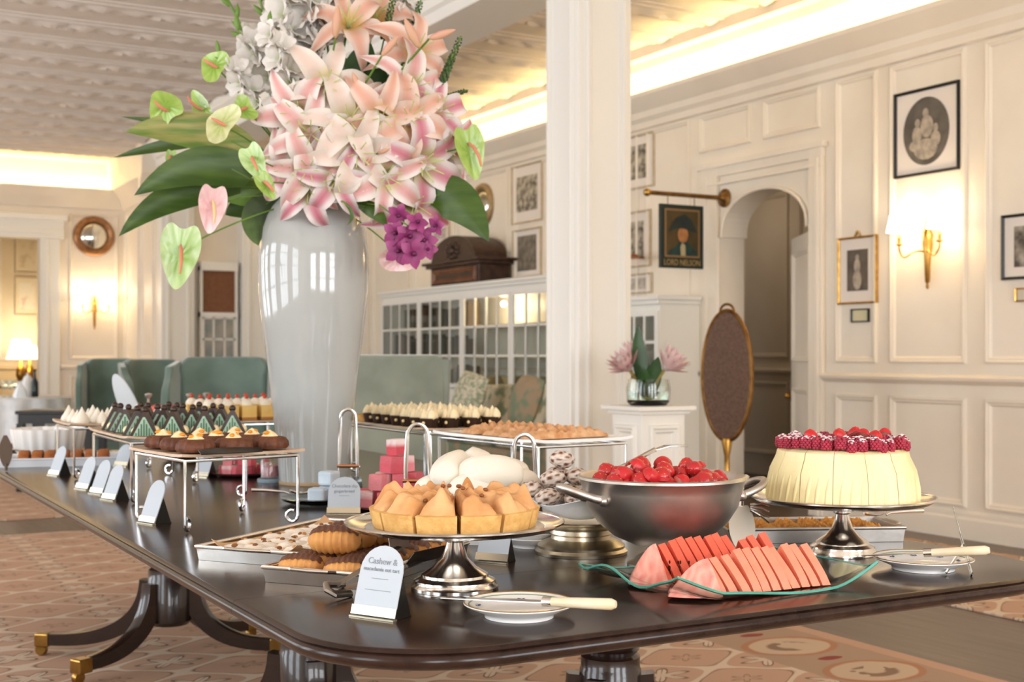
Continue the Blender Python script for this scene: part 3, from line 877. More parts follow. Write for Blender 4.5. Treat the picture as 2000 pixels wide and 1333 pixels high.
# carved wooden pediment (clock hood) on the cabinet
WALNUT = mat('carved_walnut', '4a3022', '2f1d15', scale=16, rough=0.38, bump=0.2, bscale=40)
t = thing('clock_hood', 'dark carved wooden hood with arched pediment on the display cabinet', 'hood', (6.30, 12.15, ZCAB))
t.scale = (1.0, 1.35, 1.0)
MB().box((-0.16, -0.42, 0), (0.20, 0.42, 0.19)).build('case', WALNUT, t, bevel=0.006, ang=0)
MB().box((-0.20, -0.46, 0.19), (0.22, 0.46, 0.225)).box((-0.23, -0.49, 0.225), (0.24, 0.49, 0.255)).build('cornice', WALNUT, t, bevel=0.006, ang=0)
MB().prism([(-0.40, 0.255)] + [(-0.38 * math.cos(PI * i / 16), 0.255 + 0.26 * math.sin(PI * i / 16)) for i in range(17)] + [(0.40, 0.255)], -0.18, 0.20, 'x').build('pediment', WALNUT, t, ang=30)
cv = MB()
for i in range(9):
    a = 2 * PI * i / 9
    cv.ball((-0.185, 0.09 * math.cos(a), 0.36 + 0.07 * math.sin(a)), (0.02, 0.035, 0.03), 8, 6)
cv.ball((-0.19, 0, 0.36), (0.025, 0.045, 0.045), 10, 7)
cv.build('carving', WALNUT, t)
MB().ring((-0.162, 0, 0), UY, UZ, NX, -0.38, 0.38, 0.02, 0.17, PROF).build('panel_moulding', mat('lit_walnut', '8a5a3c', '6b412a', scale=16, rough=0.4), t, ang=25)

# nook cupboard: brown blind over a glazed lattice
t = thing('built_in_cupboard', 'narrow built-in cupboard with brown blind above glazed lattice doors', 'cupboard', (4.735, 16.0, 0))
MB().box((-0.24, -0.03, 0), (0.24, 0.1, 1.10)).box((-0.24, -0.05, 1.66), (0.24, 0.1, 1.72)).box((-0.24, -0.05, 2.25), (0.24, 0.1, 2.36)).box((-0.24, -0.03, 1.10), (-0.21, 0.1, 2.3)).box((0.21, -0.03, 1.10), (0.24, 0.1, 2.3)).box((-0.24, 0.08, 1.1), (0.24, 0.1, 2.3)).build('body', WHITE, t, ang=0)
MB().box((-0.21, 0.0, 1.72), (0.21, 0.02, 2.25)).build('blind', mat('brown_blind', '84583c', '7a5036', scale=20, rough=0.8), t, ang=0)
d = MB()
for x in (-0.20, -0.07, 0.07, 0.20): d.box((x - 0.012, -0.03, 1.10), (x + 0.012, -0.01, 1.66))
for z in (1.11, 1.38, 1.65): d.box((-0.21, -0.03, z - 0.012), (0.21, -0.01, z + 0.012))
do = d.build('lattice_door', WHITE, t, ang=0)
for x in (-0.135, 0.0, 0.135):
    for z in (1.245, 1.515): MB().box((x - 0.052, -0.022, z - 0.12), (x + 0.052, -0.018, z + 0.12)).build('pane', mat('dim_pane', '9c8f7c', '6f7468', scale=5, rough=0.1), do, ang=0)

# ---------------------------------------------------------------- pedestal with protea vase
px_, py_ = W(1252, 6.6)
t = thing('plant_pedestal', 'white panelled square pedestal beside the column', 'pedestal', (px_ + 0.0, py_, 0))
w = 0.315
MB().box((0.02, 0.02, 0), (w - 0.02, w - 0.02, 0.885)).build('body', WHITE, t, bevel=0.004, ang=0)
MB().box((-0.025, -0.025, 0.885), (w + 0.025, w + 0.025, 0.908)).box((0.0, 0.0, 0.865), (w, w, 0.885)).build('top', WHITE, t, bevel=0.004, ang=0)
MB().box((0.0, 0.0, 0), (w, w, 0.10)).build('plinth', WHITE, t, bevel=0.004, ang=0)
MB().ring((0, 0.02, 0), UX, UZ, NY, 0.06, w - 0.06, 0.16, 0.81, PROF).build('panel_moulding', WHITE, t, ang=25)
MB().ring((0.02, 0, 0), UY, UZ, NX, 0.06, w - 0.06, 0.16, 0.81, PROF).build('panel_moulding', WHITE, t, ang=25)
pv = (px_ + w / 2, py_ + w / 2, 0.908)
t = thing('glass_bowl', 'low clear glass bowl holding protea flowers on the white pedestal', 'vase', pv)
MB().lathe([(0.095, 0.0), (0.115, 0.02), (0.118, 0.09), (0.108, 0.14), (0.103, 0.14), (0.112, 0.09), (0.108, 0.03), (0.085, 0.012)], 32).build('bowl', GLASS, t)
MB().lathe([(0.086, 0.013), (0.106, 0.03), (0.110, 0.075), (0.002, 0.075)], 28).build('water', mat('water', 'e9f0ea', rough=0.02, trans=1.0, ior=1.33), t)
PROT = mat('protea_petal', 'e6c9c3', 'd3aaa6', scale=16, rough=0.7)
STEMG = mat('protea_stem', '9a7a3c', '7d8a45', scale=10, rough=0.6)
LEAFD = mat('dark_leaf', '2f5222', '1f3c18', scale=9, rough=0.38)
def protea(loc, tilt, az, s):
    t = thing('protea_flower', 'dusty pink king protea bloom in the glass bowl on the pedestal', 'flower', (pv[0], pv[1], pv[2] + 0.05), 0, 'protea blooms in the glass bowl')
    M = Matrix.Translation(Vector(loc)) @ Matrix.Rotation(az, 4, 'Z') @ Matrix.Rotation(tilt, 4, 'Y')
    for ring_, n, op, L in ((0, 14, 0.95, 0.10), (1, 14, 0.55, 0.12), (2, 10, 0.25, 0.11)):
        pm = MB()
        for i in range(n):
            a = 2 * PI * (i + 0.5 * ring_) / n
            def fn(u, v, a=a, op=op, L=L):
                r = (0.02 + L * math.sin(op) * v) ; z = L * math.cos(op) * v
                ww = 0.016 * math.sin(PI * min(1, 0.15 + v * 0.85)) * (u - 0.5) * 2
                return (r * math.cos(a) - ww * math.sin(a), r * math.sin(a) + ww * math.cos(a), z)
            pm.grid(fn, 2, 5)
        pm.xf(M @ Matrix.Scale(s, 4)).build('petal_ring', PROT, t)
    MB().ball((0, 0, 0.04), (0.035, 0.035, 0.055), 12, 8).xf(M @ Matrix.Scale(s, 4)).build('flower_heart', mat('protea_heart', 'd9c9c2', 'bfa9a4', scale=30, rough=0.8), t)
    MB().tube([(0.0, 0.0, -0.02), tuple(Vector(loc) * 0.6), loc], 0.009, 7).build('stem', STEMG, t)
protea((-0.095, 0.045, 0.145), -0.75, 0.0, 1.0)
protea((0.07, -0.06, 0.15), 0.75, -0.5, 1.1)
protea((-0.03, 0.09, 0.21), 0.15, 1.2, 0.8)
def leaf_mesh(p0, p1, p2, w, face, nseg=14, fold=0.15, name='leaf', curl=0.0):
    """leaf along a quadratic curve, blade turned towards `face`"""
    mb = MB(); fv = Vector(face)
    def fn(u, v):
        a = Vector(bez(p0, p1, p2, v)); b = Vector(bez(p0, p1, p2, min(1, v + 0.02))); c = Vector(bez(p0, p1, p2, max(0, v - 0.02)))
        tg = (b - c).normalized()
        sd = tg.cross(fv)
        sd = sd.normalized() if sd.length > 1e-6 else tg.orthogonal()
        nm = sd.cross(tg)
        ww = w * (math.sin(PI * (0.06 + 0.94 * v) ** 0.8) ** 0.8) if v < 0.999 else 0.0005
        k = (u - 0.5) * 2
        return a + sd * ww * 0.5 * k + nm * (abs(k) * fold * ww * -0.5 + curl * ww * math.sin(v * 9) * k)
    return mb, fn, nseg
def leaf(name, m, p0, p1, p2, w, face, parent=None, fold=0.2, curl=0.0, th=0.0012):
    mb, fn, ns = leaf_mesh(p0, p1, p2, w, face, 14, fold, curl=curl)
    mb.slab(fn, 4, ns, th)
    return mb.build(name, m, parent, ang=60)
t = thing('protea_foliage', 'tall dark green leaf standing in the glass bowl between proteas', 'leaf', (pv[0], pv[1], pv[2] + 0.02))
leaf('blade', LEAFD, (0, 0, 0.02), (-0.06, 0.02, 0.25), (-0.05, 0.02, 0.41), 0.085, (-0.5, -0.86, 0), t)
leaf('blade', LEAFD, (0, 0, 0.02), (0.02, -0.03, 0.15), (0.03, -0.05, 0.24), 0.09, (-0.5, -0.86, 0), t)
leaf('blade', LEAFD, (0, 0, 0.02), (-0.06, -0.05, 0.12), (-0.08, -0.04, 0.2), 0.08, (-0.5, -0.86, 0), t)

# oval pole screen
gx, gy = W(1420, 8.5)
t = thing('pole_screen', 'oval dark brown mesh screen with brass rim on a turned pole', 'screen', (gx, gy, 0), math.radians(-64))
MB().prism([(0.172 * math.cos(2 * PI * i / 40), 1.04 + 0.425 * math.sin(2 * PI * i / 40)) for i in range(40)], -0.012, 0.012, 'y').build('panel', mat('brown_mesh', '6f5544', '5d4537', scale=60, rough=0.6, bump=0.3, bscale=220), t, ang=0)
MB().tube([(0.177 * math.cos(2 * PI * i / 48), 0, 1.04 + 0.43 * math.sin(2 * PI * i / 48)) for i in range(48)], 0.016, 8, True).build('rim', BRONZE, t)
MB().tube([(0.05 * math.cos(PI * i / 10), 0, 1.465 + 0.05 * math.sin(PI * i / 10)) for i in range(11)], 0.009, 8).build('handle', BRONZE, t)
MB().lathe([(0.06, 0.0), (0.06, 0.02), (0.022, 0.05), (0.02, 0.30), (0.03, 0.36), (0.018, 0.40), (0.018, 0.50), (0.036, 0.60), (0.03, 0.622)], 16).build('pole', BRASS, t)
for k in range(3):
    a = 2 * PI * k / 3 + 0.4
    MB().tube([(0, 0, 0.16), (0.10 * math.cos(a), 0.10 * math.sin(a), 0.12), (0.19 * math.cos(a), 0.19 * math.sin(a), 0.03), (0.23 * math.cos(a), 0.23 * math.sin(a), 0.014)], [0.02, 0.018, 0.014, 0.012], 8).build('foot', WALNUT, t)

# ---------------------------------------------------------------- upholstered seats
VELVET = mat('green_velvet', '6f8479', '5a6f64', scale=4, rough=0.75, sheen=0.8, bump=0.05, bscale=40)
VELVETB = mat('sage_velvet', '99a092', '868e80', scale=4, rough=0.75, sheen=0.8, bump=0.05, bscale=40)
LEGW = mat('chair_leg_wood', '3b2518', rough=0.4)
def wing_chair(label, loc, rz, w=0.74, top=1.14, m=VELVET, curve=0.10):
    t = thing('wing_chair', label, 'armchair', (loc[0], loc[1], 0.0125), rz)
    def back(u, v):
        x = (u - 0.5) * w
        k = (2 * abs(u - 0.5))
        rnd = 0.05 * max(0, (k - 0.86) / 0.14) ** 2
        z = 0.30 + v * (top - 0.30) - rnd * sm(0.8, 1, v)
        return (x, 0.28 + 0.10 * v - curve * k ** 2.2, z)
    MB().slab(back, 18, 12, -0.085).build('backrest', m, t, ang=50, bevel=0.02)
    for s in (-1, 1):
        def wing(u, v, s=s):
            L = 0.34 * (1 - 0.45 * sm(0.62, 1.0, v)) 
            return (s * (w / 2 - 0.035 + 0.045 * u), 0.30 + 0.08 * v - curve - u * L, 0.62 + v * (top - 0.02 - 0.62) - 0.04 * u)
        MB().slab(wing, 8, 10, 0.06 * s).build('wing', m, t, ang=50, bevel=0.015)
        MB().box((s * (w / 2 - 0.02) - 0.06, -0.40, 0.28), (s * (w / 2 - 0.02) + 0.06, 0.24, 0.62)).build('arm', m, t, bevel=0.045, ang=0)
    MB().box((-w / 2 + 0.05, -0.42, 0.16), (w / 2 - 0.05, 0.30, 0.34)).build('seat', m, t, bevel=0.03, ang=0)
    MB().box((-w / 2 + 0.06, -0.44, 0.34), (w / 2 - 0.06, 0.22, 0.48)).build('cushion', m, t, bevel=0.05, ang=0)
    for (x, y) in ((-1, -0.37), (1, -0.37), (-1, 0.25), (1, 0.25)):
        MB().lathe([(0.016, 0), (0.018, 0.02), (0.028, 0.165)], 10, (x * (w / 2 - 0.09), y, 0)).build('leg', LEGW, t)
    return t
c1 = W(216, 12.7); wing_chair('green velvet wing chair near the round mirror wall', c1, math.radians(-14), 0.52, 1.125)
c2 = W(318, 11.4); wing_chair('green velvet wing chair half hidden behind the broad green chair', c2, math.radians(8), 0.56, 1.12)
c3 = W(432, 8.9); wing_chair('broad green velvet wing chair behind the chocolate pastries', c3, math.radians(-22), 0.66, 1.145)
c4 = W(758, 8.6); wing_chair('sage velvet wing chair seen from behind beside the tall vase', c4, math.radians(165), 0.66, 1.16, VELVETB, 0.03)

# floral sofa
FLOR = mat('floral_fabric', 'd8cdb4', '8d977c', scale=7, rough=0.9, lo=0.47, hi=0.56)
FLOR2 = mat('floral_fabric_dark', 'a58f74', '7f8a70', scale=8, rough=0.9, lo=0.45, hi=0.56)
STRP = mat('striped_fabric', 'd9cfb8', '9aa287', scale=5, rough=0.9, stretch=(1, 7, 7), lo=0.45, hi=0.55)
t = thing('floral_sofa', 'long sofa in sage and cream floral fabric before the glazed cabinet', 'sofa', (5.45, 9.6, 0))
MB().box((-0.42, -1.15, 0.12), (0.40, 1.15, 0.42)).build('base', FLOR2, t, bevel=0.04, ang=0)
MB().slab(lambda u, v: (0.22 + 0.10 * v, -1.15 + 2.3 * u, 0.40 + 0.50 * v + 0.03 * math.sin(PI * u)), 16, 8, -0.16).build('backrest', FLOR, t, ang=60, bevel=0.04)
for s in (-1, 1):
    MB().box((-0.42, s * 1.15 - 0.09, 0.12), (0.40, s * 1.15 + 0.09, 0.66)).build('arm', FLOR2, t, bevel=0.07, ang=0)
for s in (-0.70, 0.0, 0.70):
    MB().box((-0.44, s - 0.34, 0.42), (0.22, s + 0.34, 0.56)).build('seat_cushion', FLOR, t, bevel=0.05, ang=0)
for (x, y) in ((-0.36, -1.05), (-0.36, 1.05), (0.34, -1.05), (0.34, 1.05)):
    MB().lathe([(0.02, 0), (0.035, 0.12)], 10, (x, y, 0)).build('leg', LEGW, t)
def scatter(label, loc, rot, m, s=0.24):
    def fn(u, v):
        a = (u - 0.5) * 2; b = (v - 0.5) * 2
        return (0.09 * (1 - a * a) ** 0.5 * (1 - b * b) ** 0.5 if abs(a) < 1 and abs(b) < 1 else 0, a * s * (1 - 0.06 * b * b), b * s * (1 - 0.06 * a * a))
    mb = MB().grid(fn, 12, 12); n = len(mb.v)
    mb2 = MB().grid(lambda u, v: (-fn(u, v)[0], fn(u, v)[1], fn(u, v)[2]), 12, 12)
    mb.add(mb2.v, [f[::-1] for f in mb2.f])
    o = mb.build('scatter_cushion', m, ang=80, loc=loc, rot=rot)
    tag(o, label, 'cushion')
scatter('striped scatter cushion leaning at the far end of the floral sofa', (5.42, 10.42, 0.80), (0.2, 0.25, 0.15), STRP, 0.22)
scatter('olive floral scatter cushion standing in the middle of the sofa', (5.40, 9.35, 0.79), (0.1, 0.3, 0.0), FLOR2, 0.22)

# ---------------------------------------------------------------- round dining table at the left with cloth and tableware
tx, ty = W(30, 13.2)
t = thing('dining_table', 'round dining table hidden under a white cloth beyond the buffet', 'table', (tx, ty, 0.0125))
MB().lathe([(0.55, 0.70), (0.55, 0.725), (0.54, 0.73)], 40).build('tabletop', LEGW, t)
MB().lathe([(0.25, 0), (0.25, 0.03), (0.05, 0.08), (0.05, 0.70)], 16).build('pedestal', LEGW, t)
def clothm(a, k): return 1 + (0.0, 0.0, 0.0, 0.05, 0.09)[min(k, 4)] * math.sin(a * 14) 
o = MB().lathe([(0.002, 0.738), (0.55, 0.738), (0.562, 0.728), (0.575, 0.55), (0.60, 0.30)], 112, (0, 0, 0), clothm).build('tablecloth', CLOTH, loc=(tx, ty, 0.008))
tag(o, 'white draped cloth over the round dining table', 'tablecloth')
nx, ny = W(40, 12.95)
tag(MB().lathe([(0.065, 0), (0.07, 0.02), (0.05, 0.08), (0.02, 0.14), (0.004, 0.165)], 14, mod=lambda a, k: 1 + 0.12 * math.sin(5 * a)).build('folded_napkin', CLOTH, loc=(nx, ny, 0.747)),
    'white napkin folded to a peak on the round table', 'napkin')
nx, ny = W(54, 13.3)
t = thing('coffee_pot', 'white porcelain pot with lid on the round table', 'pot', (nx, ny, 0.747))
MB().lathe([(0.05, 0), (0.065, 0.03), (0.068, 0.10), (0.05, 0.17), (0.042, 0.19)], 20).build('body', PORC, t)
MB().lathe([(0.044, 0.19), (0.03, 0.215), (0.008, 0.225), (0.012, 0.24), (0.003, 0.25)], 16).build('lid', PORC, t)
MB().tube([(0.06, 0, 0.06), (0.09, 0, 0.10), (0.11, 0, 0.17)], [0.016, 0.012, 0.009], 8).build('spout', PORC, t)
MB().tube([(-0.05, 0, 0.16), (-0.10, 0, 0.15), (-0.10, 0, 0.08), (-0.06, 0, 0.05)], 0.007, 8).build('handle', PORC, t)
nx, ny = W(68, 13.2)
tag(MB().lathe([(0.034, 0), (0.036, 0.01), (0.036, 0.15), (0.014, 0.20), (0.012, 0.27), (0.014, 0.28), (0.003, 0.282)], 16).build('wine_bottle', mat('bottle_glass', '1f2a2c', rough=0.12), loc=(nx, ny, 0.747)),
    'dark glass wine bottle on the round table', 'bottle')
for px, d in ((20, 13.0), (28, 13.4), (8, 13.1)):
    nx, ny = W(px, d)
    o = MB().lathe([(0.03, 0), (0.03, 0.003), (0.004, 0.01), (0.004, 0.075), (0.028, 0.10), (0.035, 0.14), (0.031, 0.175), (0.029, 0.175), (0.033, 0.14), (0.026, 0.103), (0.002, 0.085)], 18).build('wine_glass', GLASS, loc=(nx, ny, 0.747))
    tag(o, 'empty stemmed wine glass on the round cloth-covered table', 'glass', 'wine glasses on the round table')
# dark side table next to the dining table
bx, by = W(122, 11.1)
BLK = mat('black_lacquer', '22201f', rough=0.3)
t = thing('side_table', 'low dark wooden side table between the round table and the wing chair', 'table', (bx, by, 0.0125), -TH)
MB().box((-0.33, -0.22, 0.66), (0.33, 0.22, 0.69)).build('tabletop', BLK, t, bevel=0.006, ang=0)
MB().box((-0.31, -0.20, 0.58), (0.31, 0.20, 0.66)).build('apron', BLK, t, ang=0)
for (x, y) in ((-0.29, -0.18), (0.29, -0.18), (-0.29, 0.18), (0.29, 0.18)):
    MB().box((x - 0.03, y - 0.03, 0), (x + 0.03, y + 0.03, 0.58)).build('leg', BLK, t, ang=0)
for x in (-0.12, 0.06):
    MB().box((x - 0.03, -0.19, 0.12), (x + 0.03, -0.17, 0.58)).build('slat', BLK, t, ang=0)
MB().box((-0.29, -0.18, 0.10), (0.29, 0.18, 0.12)).build('shelf', BLK, t, ang=0)

# ---------------------------------------------------------------- parlour behind the far doorway: lamps and botanical prints
def table_lamp(label, loc, s):
    t = thing('table_lamp', label, 'lamp', loc)
    MB().lathe([(0.09, 0), (0.09, 0.02), (0.03, 0.05), (0.07, 0.14), (0.06, 0.24), (0.02, 0.30), (0.012, 0.40)], 18).build('base', BRASS, t)
    MB().lathe([(0.20 * s, 0.38), (0.12 * s, 0.38 + 0.29 * s), (0.118 * s, 0.38 + 0.29 * s), (0.196 * s, 0.38)], 28).build('lamp_shade', mat('warm_shade', 'fff0cf', rough=0.8, emit='fff0d0', estr=2.6), t, label='glowing cream cone shade')
    l = bpy.data.lights.new('lamp_bulb', 'POINT'); l.energy = 11; l.color = (1, .86, .66); l.shadow_soft_size = 0.05
    o = bpy.data.objects.new('lamp_bulb', l); COL.objects.link(o); o.parent = t; o.location = (0, 0, 0.40 + 0.32 * s)
    return t
lx, ly = W(41, 18.6)
tb = thing('console_table', 'low wooden console table carrying the glowing lamps in the parlour', 'table', (lx - 0.12, ly + 0.2, 0))
MB().box((-0.65, -0.28, 0.70), (0.65, 0.28, 0.74)).build('tabletop', LEGW, tb, bevel=0.005, ang=0)
for (x, y) in ((-0.6, -0.24), (0.6, -0.24), (-0.6, 0.24), (0.6, 0.24)):
    MB().box((x - 0.025, y - 0.025, 0), (x + 0.025, y + 0.025, 0.70)).build('leg', LEGW, tb, ang=0)
table_lamp('tall glowing table lamp with cone shade beyond the far doorway', (lx, ly + 0.02, 0.74), 1.0)
lx2, ly2 = W(60, 18.95)
table_lamp('smaller glowing table lamp partly behind the tall cone shade lamp', (lx2, ly2 + 0.10, 0.74), 0.72)
bxp = 3.13
picture('botanical_print', 'gilt framed pale botanical drawing, upper of the pair beyond the doorway', (bxp, 20.6, 2.72), 0, 0.36, 0.58, PALEF, 0.02, (0.22, 0.40), mat('botanical', 'e6d6b4', 'cbb088', scale=7, rough=0.7, lo=.5, hi=.7), mount=mat('buff_mount', 'ead9b6', rough=.8))
picture('botanical_print', 'framed botanical print of red flowers, lower of the pair beyond the doorway', (bxp, 20.6, 2.08), 0, 0.36, 0.58, PALEF, 0.02, (0.22, 0.40), mat('botanical_red', 'efe4cc', 'd2a78f', scale=7, rough=0.7, lo=.55, hi=.7), mount=MATS['buff_mount'])
# ================================================================ the buffet table
MAHOG = mat('dark_mahogany', '33211a', '241610', scale=3, rough=0.20, stretch=(9, 0.8, 9), spec=0.38)
MAHOGD = mat('mahogany_base', '2b1a14', '1e120e', scale=4, rough=0.26, coat=0.4)
XL, XR, YN, YFAR = 0.71, 2.40, 1.745, 6.3
tbl = thing('buffet_table', 'long dark mahogany buffet table with rounded corners laid with cakes', 'table', ((XL + XR) / 2, (YN + YFAR) / 2, 0))
CXT, CYT = (XL + XR) / 2, (YN + YFAR) / 2
def rr_outline(x0, x1, y0, y1, rn, n=12, near=True, far=False):
    pts = []
    if near:
        for i in range(n + 1):
            a = PI + PI / 2 * i / n
            pts.append((x0 + rn + rn * math.cos(a), y0 + rn + rn * math.sin(a)))
        for i in range(n + 1):
            a = 1.5 * PI + PI / 2 * i / n
            pts.append((x1 - rn + rn * math.cos(a), y0 + rn + rn * math.sin(a)))
    else:
        pts += [(x0, y0), (x1, y0)]
    if far:
        for i in range(n + 1):
            a = PI / 2 * i / n
            pts.append((x1 - rn + rn * math.cos(a), y1 - rn + rn * math.sin(a)))
        for i in range(n + 1):
            a = PI / 2 + PI / 2 * i / n
            pts.append((x0 + rn + rn * math.cos(a), y1 - rn + rn * math.sin(a)))
    else:
        pts += [(x1, y1), (x0, y1)]
    return pts
def leaf_slab(y0, y1, near=False, far=False):
    out = rr_outline(XL - CXT, XR - CXT, y0 - CYT, y1 - CYT, 0.26, 14, near, far)
    m = MB(); n = len(out)
    cx = 0; cy = (y0 + y1) / 2 - CYT
    # reeded edge profile: (inset, z)
    prof = [(0.05, ZT - 0.034), (0.012, ZT - 0.034), (0.003, ZT - 0.028), (0.0, ZT - 0.020), (0.003, ZT - 0.012), (0.008, ZT - 0.009), (0.004, ZT - 0.006), (0.008, ZT - 0.001), (0.014, ZT)]
    vs = []; fs = []
    # inset only towards outer sides
    for (i, z) in prof:
        for (x, y) in out:
            dx = 0; dy = 0
            xx = max(-(XR - XL) / 2 + i, min((XR - XL) / 2 - i, x))
            yy = y
            if near: yy = max(y0 - CYT + i, yy)
            if far: yy = min(y1 - CYT - i, yy)
            # keep the corner round
            r = 0.26
            for (sx, has, cyy) in ((-1, near, y0 - CYT + r), (1, near, y0 - CYT + r), (-1, far, y1 - CYT - r), (1, far, y1 - CYT - r)):
                if not has: continue
                ccx = sx * ((XR - XL) / 2 - r)
                if (x - ccx) * sx > 0 and ((near and y < cyy) or (far and y > cyy)):
                    v = Vector((x - ccx, y - cyy)); l = v.length
                    if l > 1e-6:
                        v = v * ((r - i) / r); xx, yy = ccx + v.x, cyy + v.y
            vs.append((xx, yy, z))
    K = len(prof)
    for k in range(K - 1):
        for i in range(n):
            j = (i + 1) % n
            fs.append((k * n + i, k * n + j, (k + 1) * n + j, (k + 1) * n + i))
    fs.append(tuple(range(n - 1, -1, -1))); fs.append(tuple((K - 1) * n + i for i in range(n)))
    m.add(vs, fs)
    return m.build('table_leaf', MAHOG, tbl, ang=45)
ycut = [YN, 2.32, 3.02, 3.78, 4.6, 5.5, YFAR]
for i in range(6):
    leaf_slab(ycut[i] + (0.0006 if i else 0), ycut[i + 1] - 0.0006, near=(i == 0), far=(i == 5))
def loc_t(x, y, z): return (x - CXT, y - CYT, z)
# bearers under the top
def bearer(x0, x1, y0, y1, z0=0.625):
    MB().box(loc_t(x0, y0, z0), loc_t(x1, y1, 0.686)).build('bearer', MAHOGD, tbl, bevel=0.005, ang=0)
bearer(1.62, 1.95, 2.02, 5.9)
for y in (3.40, 4.82): bearer(0.98, 1.60, y, y + 0.16)
bearer(1.98, 2.2, 2.30, 2.42, 0.655)
# curved bracket below the right-hand side
bk = MB().prism([(1.86 - CXT, 0.686), (2.20 - CXT, 0.686), (2.16 - CXT, 0.655), (2.10 - CXT, 0.635), (2.0 - CXT, 0.632), (1.90 - CXT, 0.650)], 2.12 - CYT, 2.22 - CYT, 'y')
bk.build('bracket', MAHOGD, tbl, bevel=0.005, ang=30)
CASTER = mat('brass_caster', 'b08a4a', '8a6a38', scale=20, rough=0.3, metal=1.0)
def pedestal(cx, cy, legs):
    base = loc_t(cx, cy, 0)
    p = MB().lathe([(0.13, 0.686), (0.13, 0.66), (0.085, 0.63), (0.06, 0.60), (0.055, 0.50), (0.075, 0.43), (0.078, 0.40), (0.070, 0.395), (0.079, 0.385), (0.070, 0.375), (0.080, 0.365), (0.080, 0.335), (0.083, 0.33), (0.083, 0.17), (0.07, 0.155)][::-1], 28, base)
    po = p.build('pedestal', MAHOGD, tbl)
    for (dx, dy) in legs:
        L = math.hypot(dx, dy); ux, uy = dx / L, dy / L
        pts = []
        prof = []
        n = 16
        # sabre leg: side profile swept, rectangular section
        for i in range(n + 1):
            u = i / n
            # quarter-ellipse sweep out of the column, then flattening to the toe
            p = bez((0.078, 0.318), (0.098, 0.070), (L, 0.078), u)
            p2 = bez((0.078, 0.318), (0.098, 0.070), (L, 0.078), min(1, u + 0.02)); p1 = bez((0.078, 0.318), (0.098, 0.070), (L, 0.078), max(0, u - 0.02))
            tx_, tz_ = p2[0] - p1[0], p2[1] - p1[1]; ll = math.hypot(tx_, tz_)
            prof.append((p[0], p[1], -tz_ / ll, tx_ / ll, 0.036 * (1 - u) + 0.020 * u))
        vs = []; fs = []
        for (s, z, ns, nz, hh) in prof:
            wd = 0.024
            for (sw, sz) in ((-1, -1), (1, -1), (1, 1), (0.35, 1.12), (-0.35, 1.12), (-1, 1)):
                ss = s + ns * hh * sz
                vs.append((base[0] + ux * ss - uy * wd * sw, base[1] + uy * ss + ux * wd * sw, z + nz * hh * sz))
        q = 6
        for i in range(n):
            for k in range(q):
                k2 = (k + 1) % q
                fs.append((i * q + k, i * q + k2, (i + 1) * q + k2, (i + 1) * q + k))
        fs.append(tuple(range(q - 1, -1, -1))); fs.append(tuple(n * q + k for k in range(q)))
        lg = MB().add(vs, fs).build('leg', MAHOGD, tbl, ang=35)
        ex, ey = base[0] + ux * L, base[1] + uy * L
        M = Matrix.Translation((ex, ey, 0)) @ Matrix.Rotation(math.atan2(uy, ux), 4, 'Z')
        MB().box((-0.03, -0.029, 0.05), (0.028, 0.029, 0.102)).xf(M).build('caster_cup', CASTER, lg, bevel=0.006, ang=0)
        wh = MB().lathe([(0.02, -0.012), (0.023, -0.008), (0.023, 0.008), (0.02, 0.012)], 18).xf(M @ Matrix.Translation((0.012, 0, 0.036)) @ Matrix.Rotation(PI / 2, 4, 'X'))
        wh.build('caster_wheel', CASTER, lg)
        for s in (-1, 1):
            for k in (-0.011, 0.0, 0.011):
                pass
    return po
LEGS = ((-0.40, 0.33), (-0.36, -0.18), (0.36, -0.20), (0.38, 0.22))
p1x, p1y = W(332, 4.86); p2x, p2y = W(602, 3.66); p3x, p3y = W(1192, 3.45)
pedestal(p1x, p1y, LEGS)
pedestal(p2x, p2y, ((-0.42, 0.36), (-0.10, -0.56), (0.50, -0.20), (0.30, 0.45)))
pedestal(p3x, p3y, ((-0.50, 0.26), (-0.44, -0.30), (0.46, -0.28), (0.48, 0.24)))
TBZ = ZT + 0.0005

# ================================================================ tall vase
VD = 4.55
vx, vy = W(612, VD)
vs_ = VD / F
GLAZE = mat('pale_celadon_glaze', 'b0b2af', 'a9aba8', scale=2, rough=0.07, coat=0.3)
prof = [(0, 60, 945), (0, 64, 944)]
rows = [(950, 66), (930, 67), (900, 69), (860, 73), (820, 77), (780, 82), (740, 86), (700, 91), (660, 96), (620, 101), (580, 105), (540, 107), (510, 107), (480, 104), (455, 99), (430, 90), (412, 80), (398, 68), (388, 56), (382, 50), (378, 50)]
vp = [(w_ * vs_, (950 - y_) * vs_) for (y_, w_) in rows]
zoff = 0.0
vaseo = thing('floor_vase', 'tall pale celadon glazed vase with shouldered body on the table', 'vase', (vx, vy, TBZ))
inner = [(r - 0.008, z) for (r, z) in vp[::-1][:8]]
MB().lathe(vp + inner, 64).build('body', GLAZE, vaseo, ang=70)
MB().lathe([(66 * vs_ - 0.004, 0.0), (66.6 * vs_, 0.0), (67 * vs_, 0.006), (66.8 * vs_, 0.012)], 48).build('foot_rim', mat('tan_footring', 'b79b78', rough=0.5), vaseo)
VTOP = TBZ + vp[-1][1]

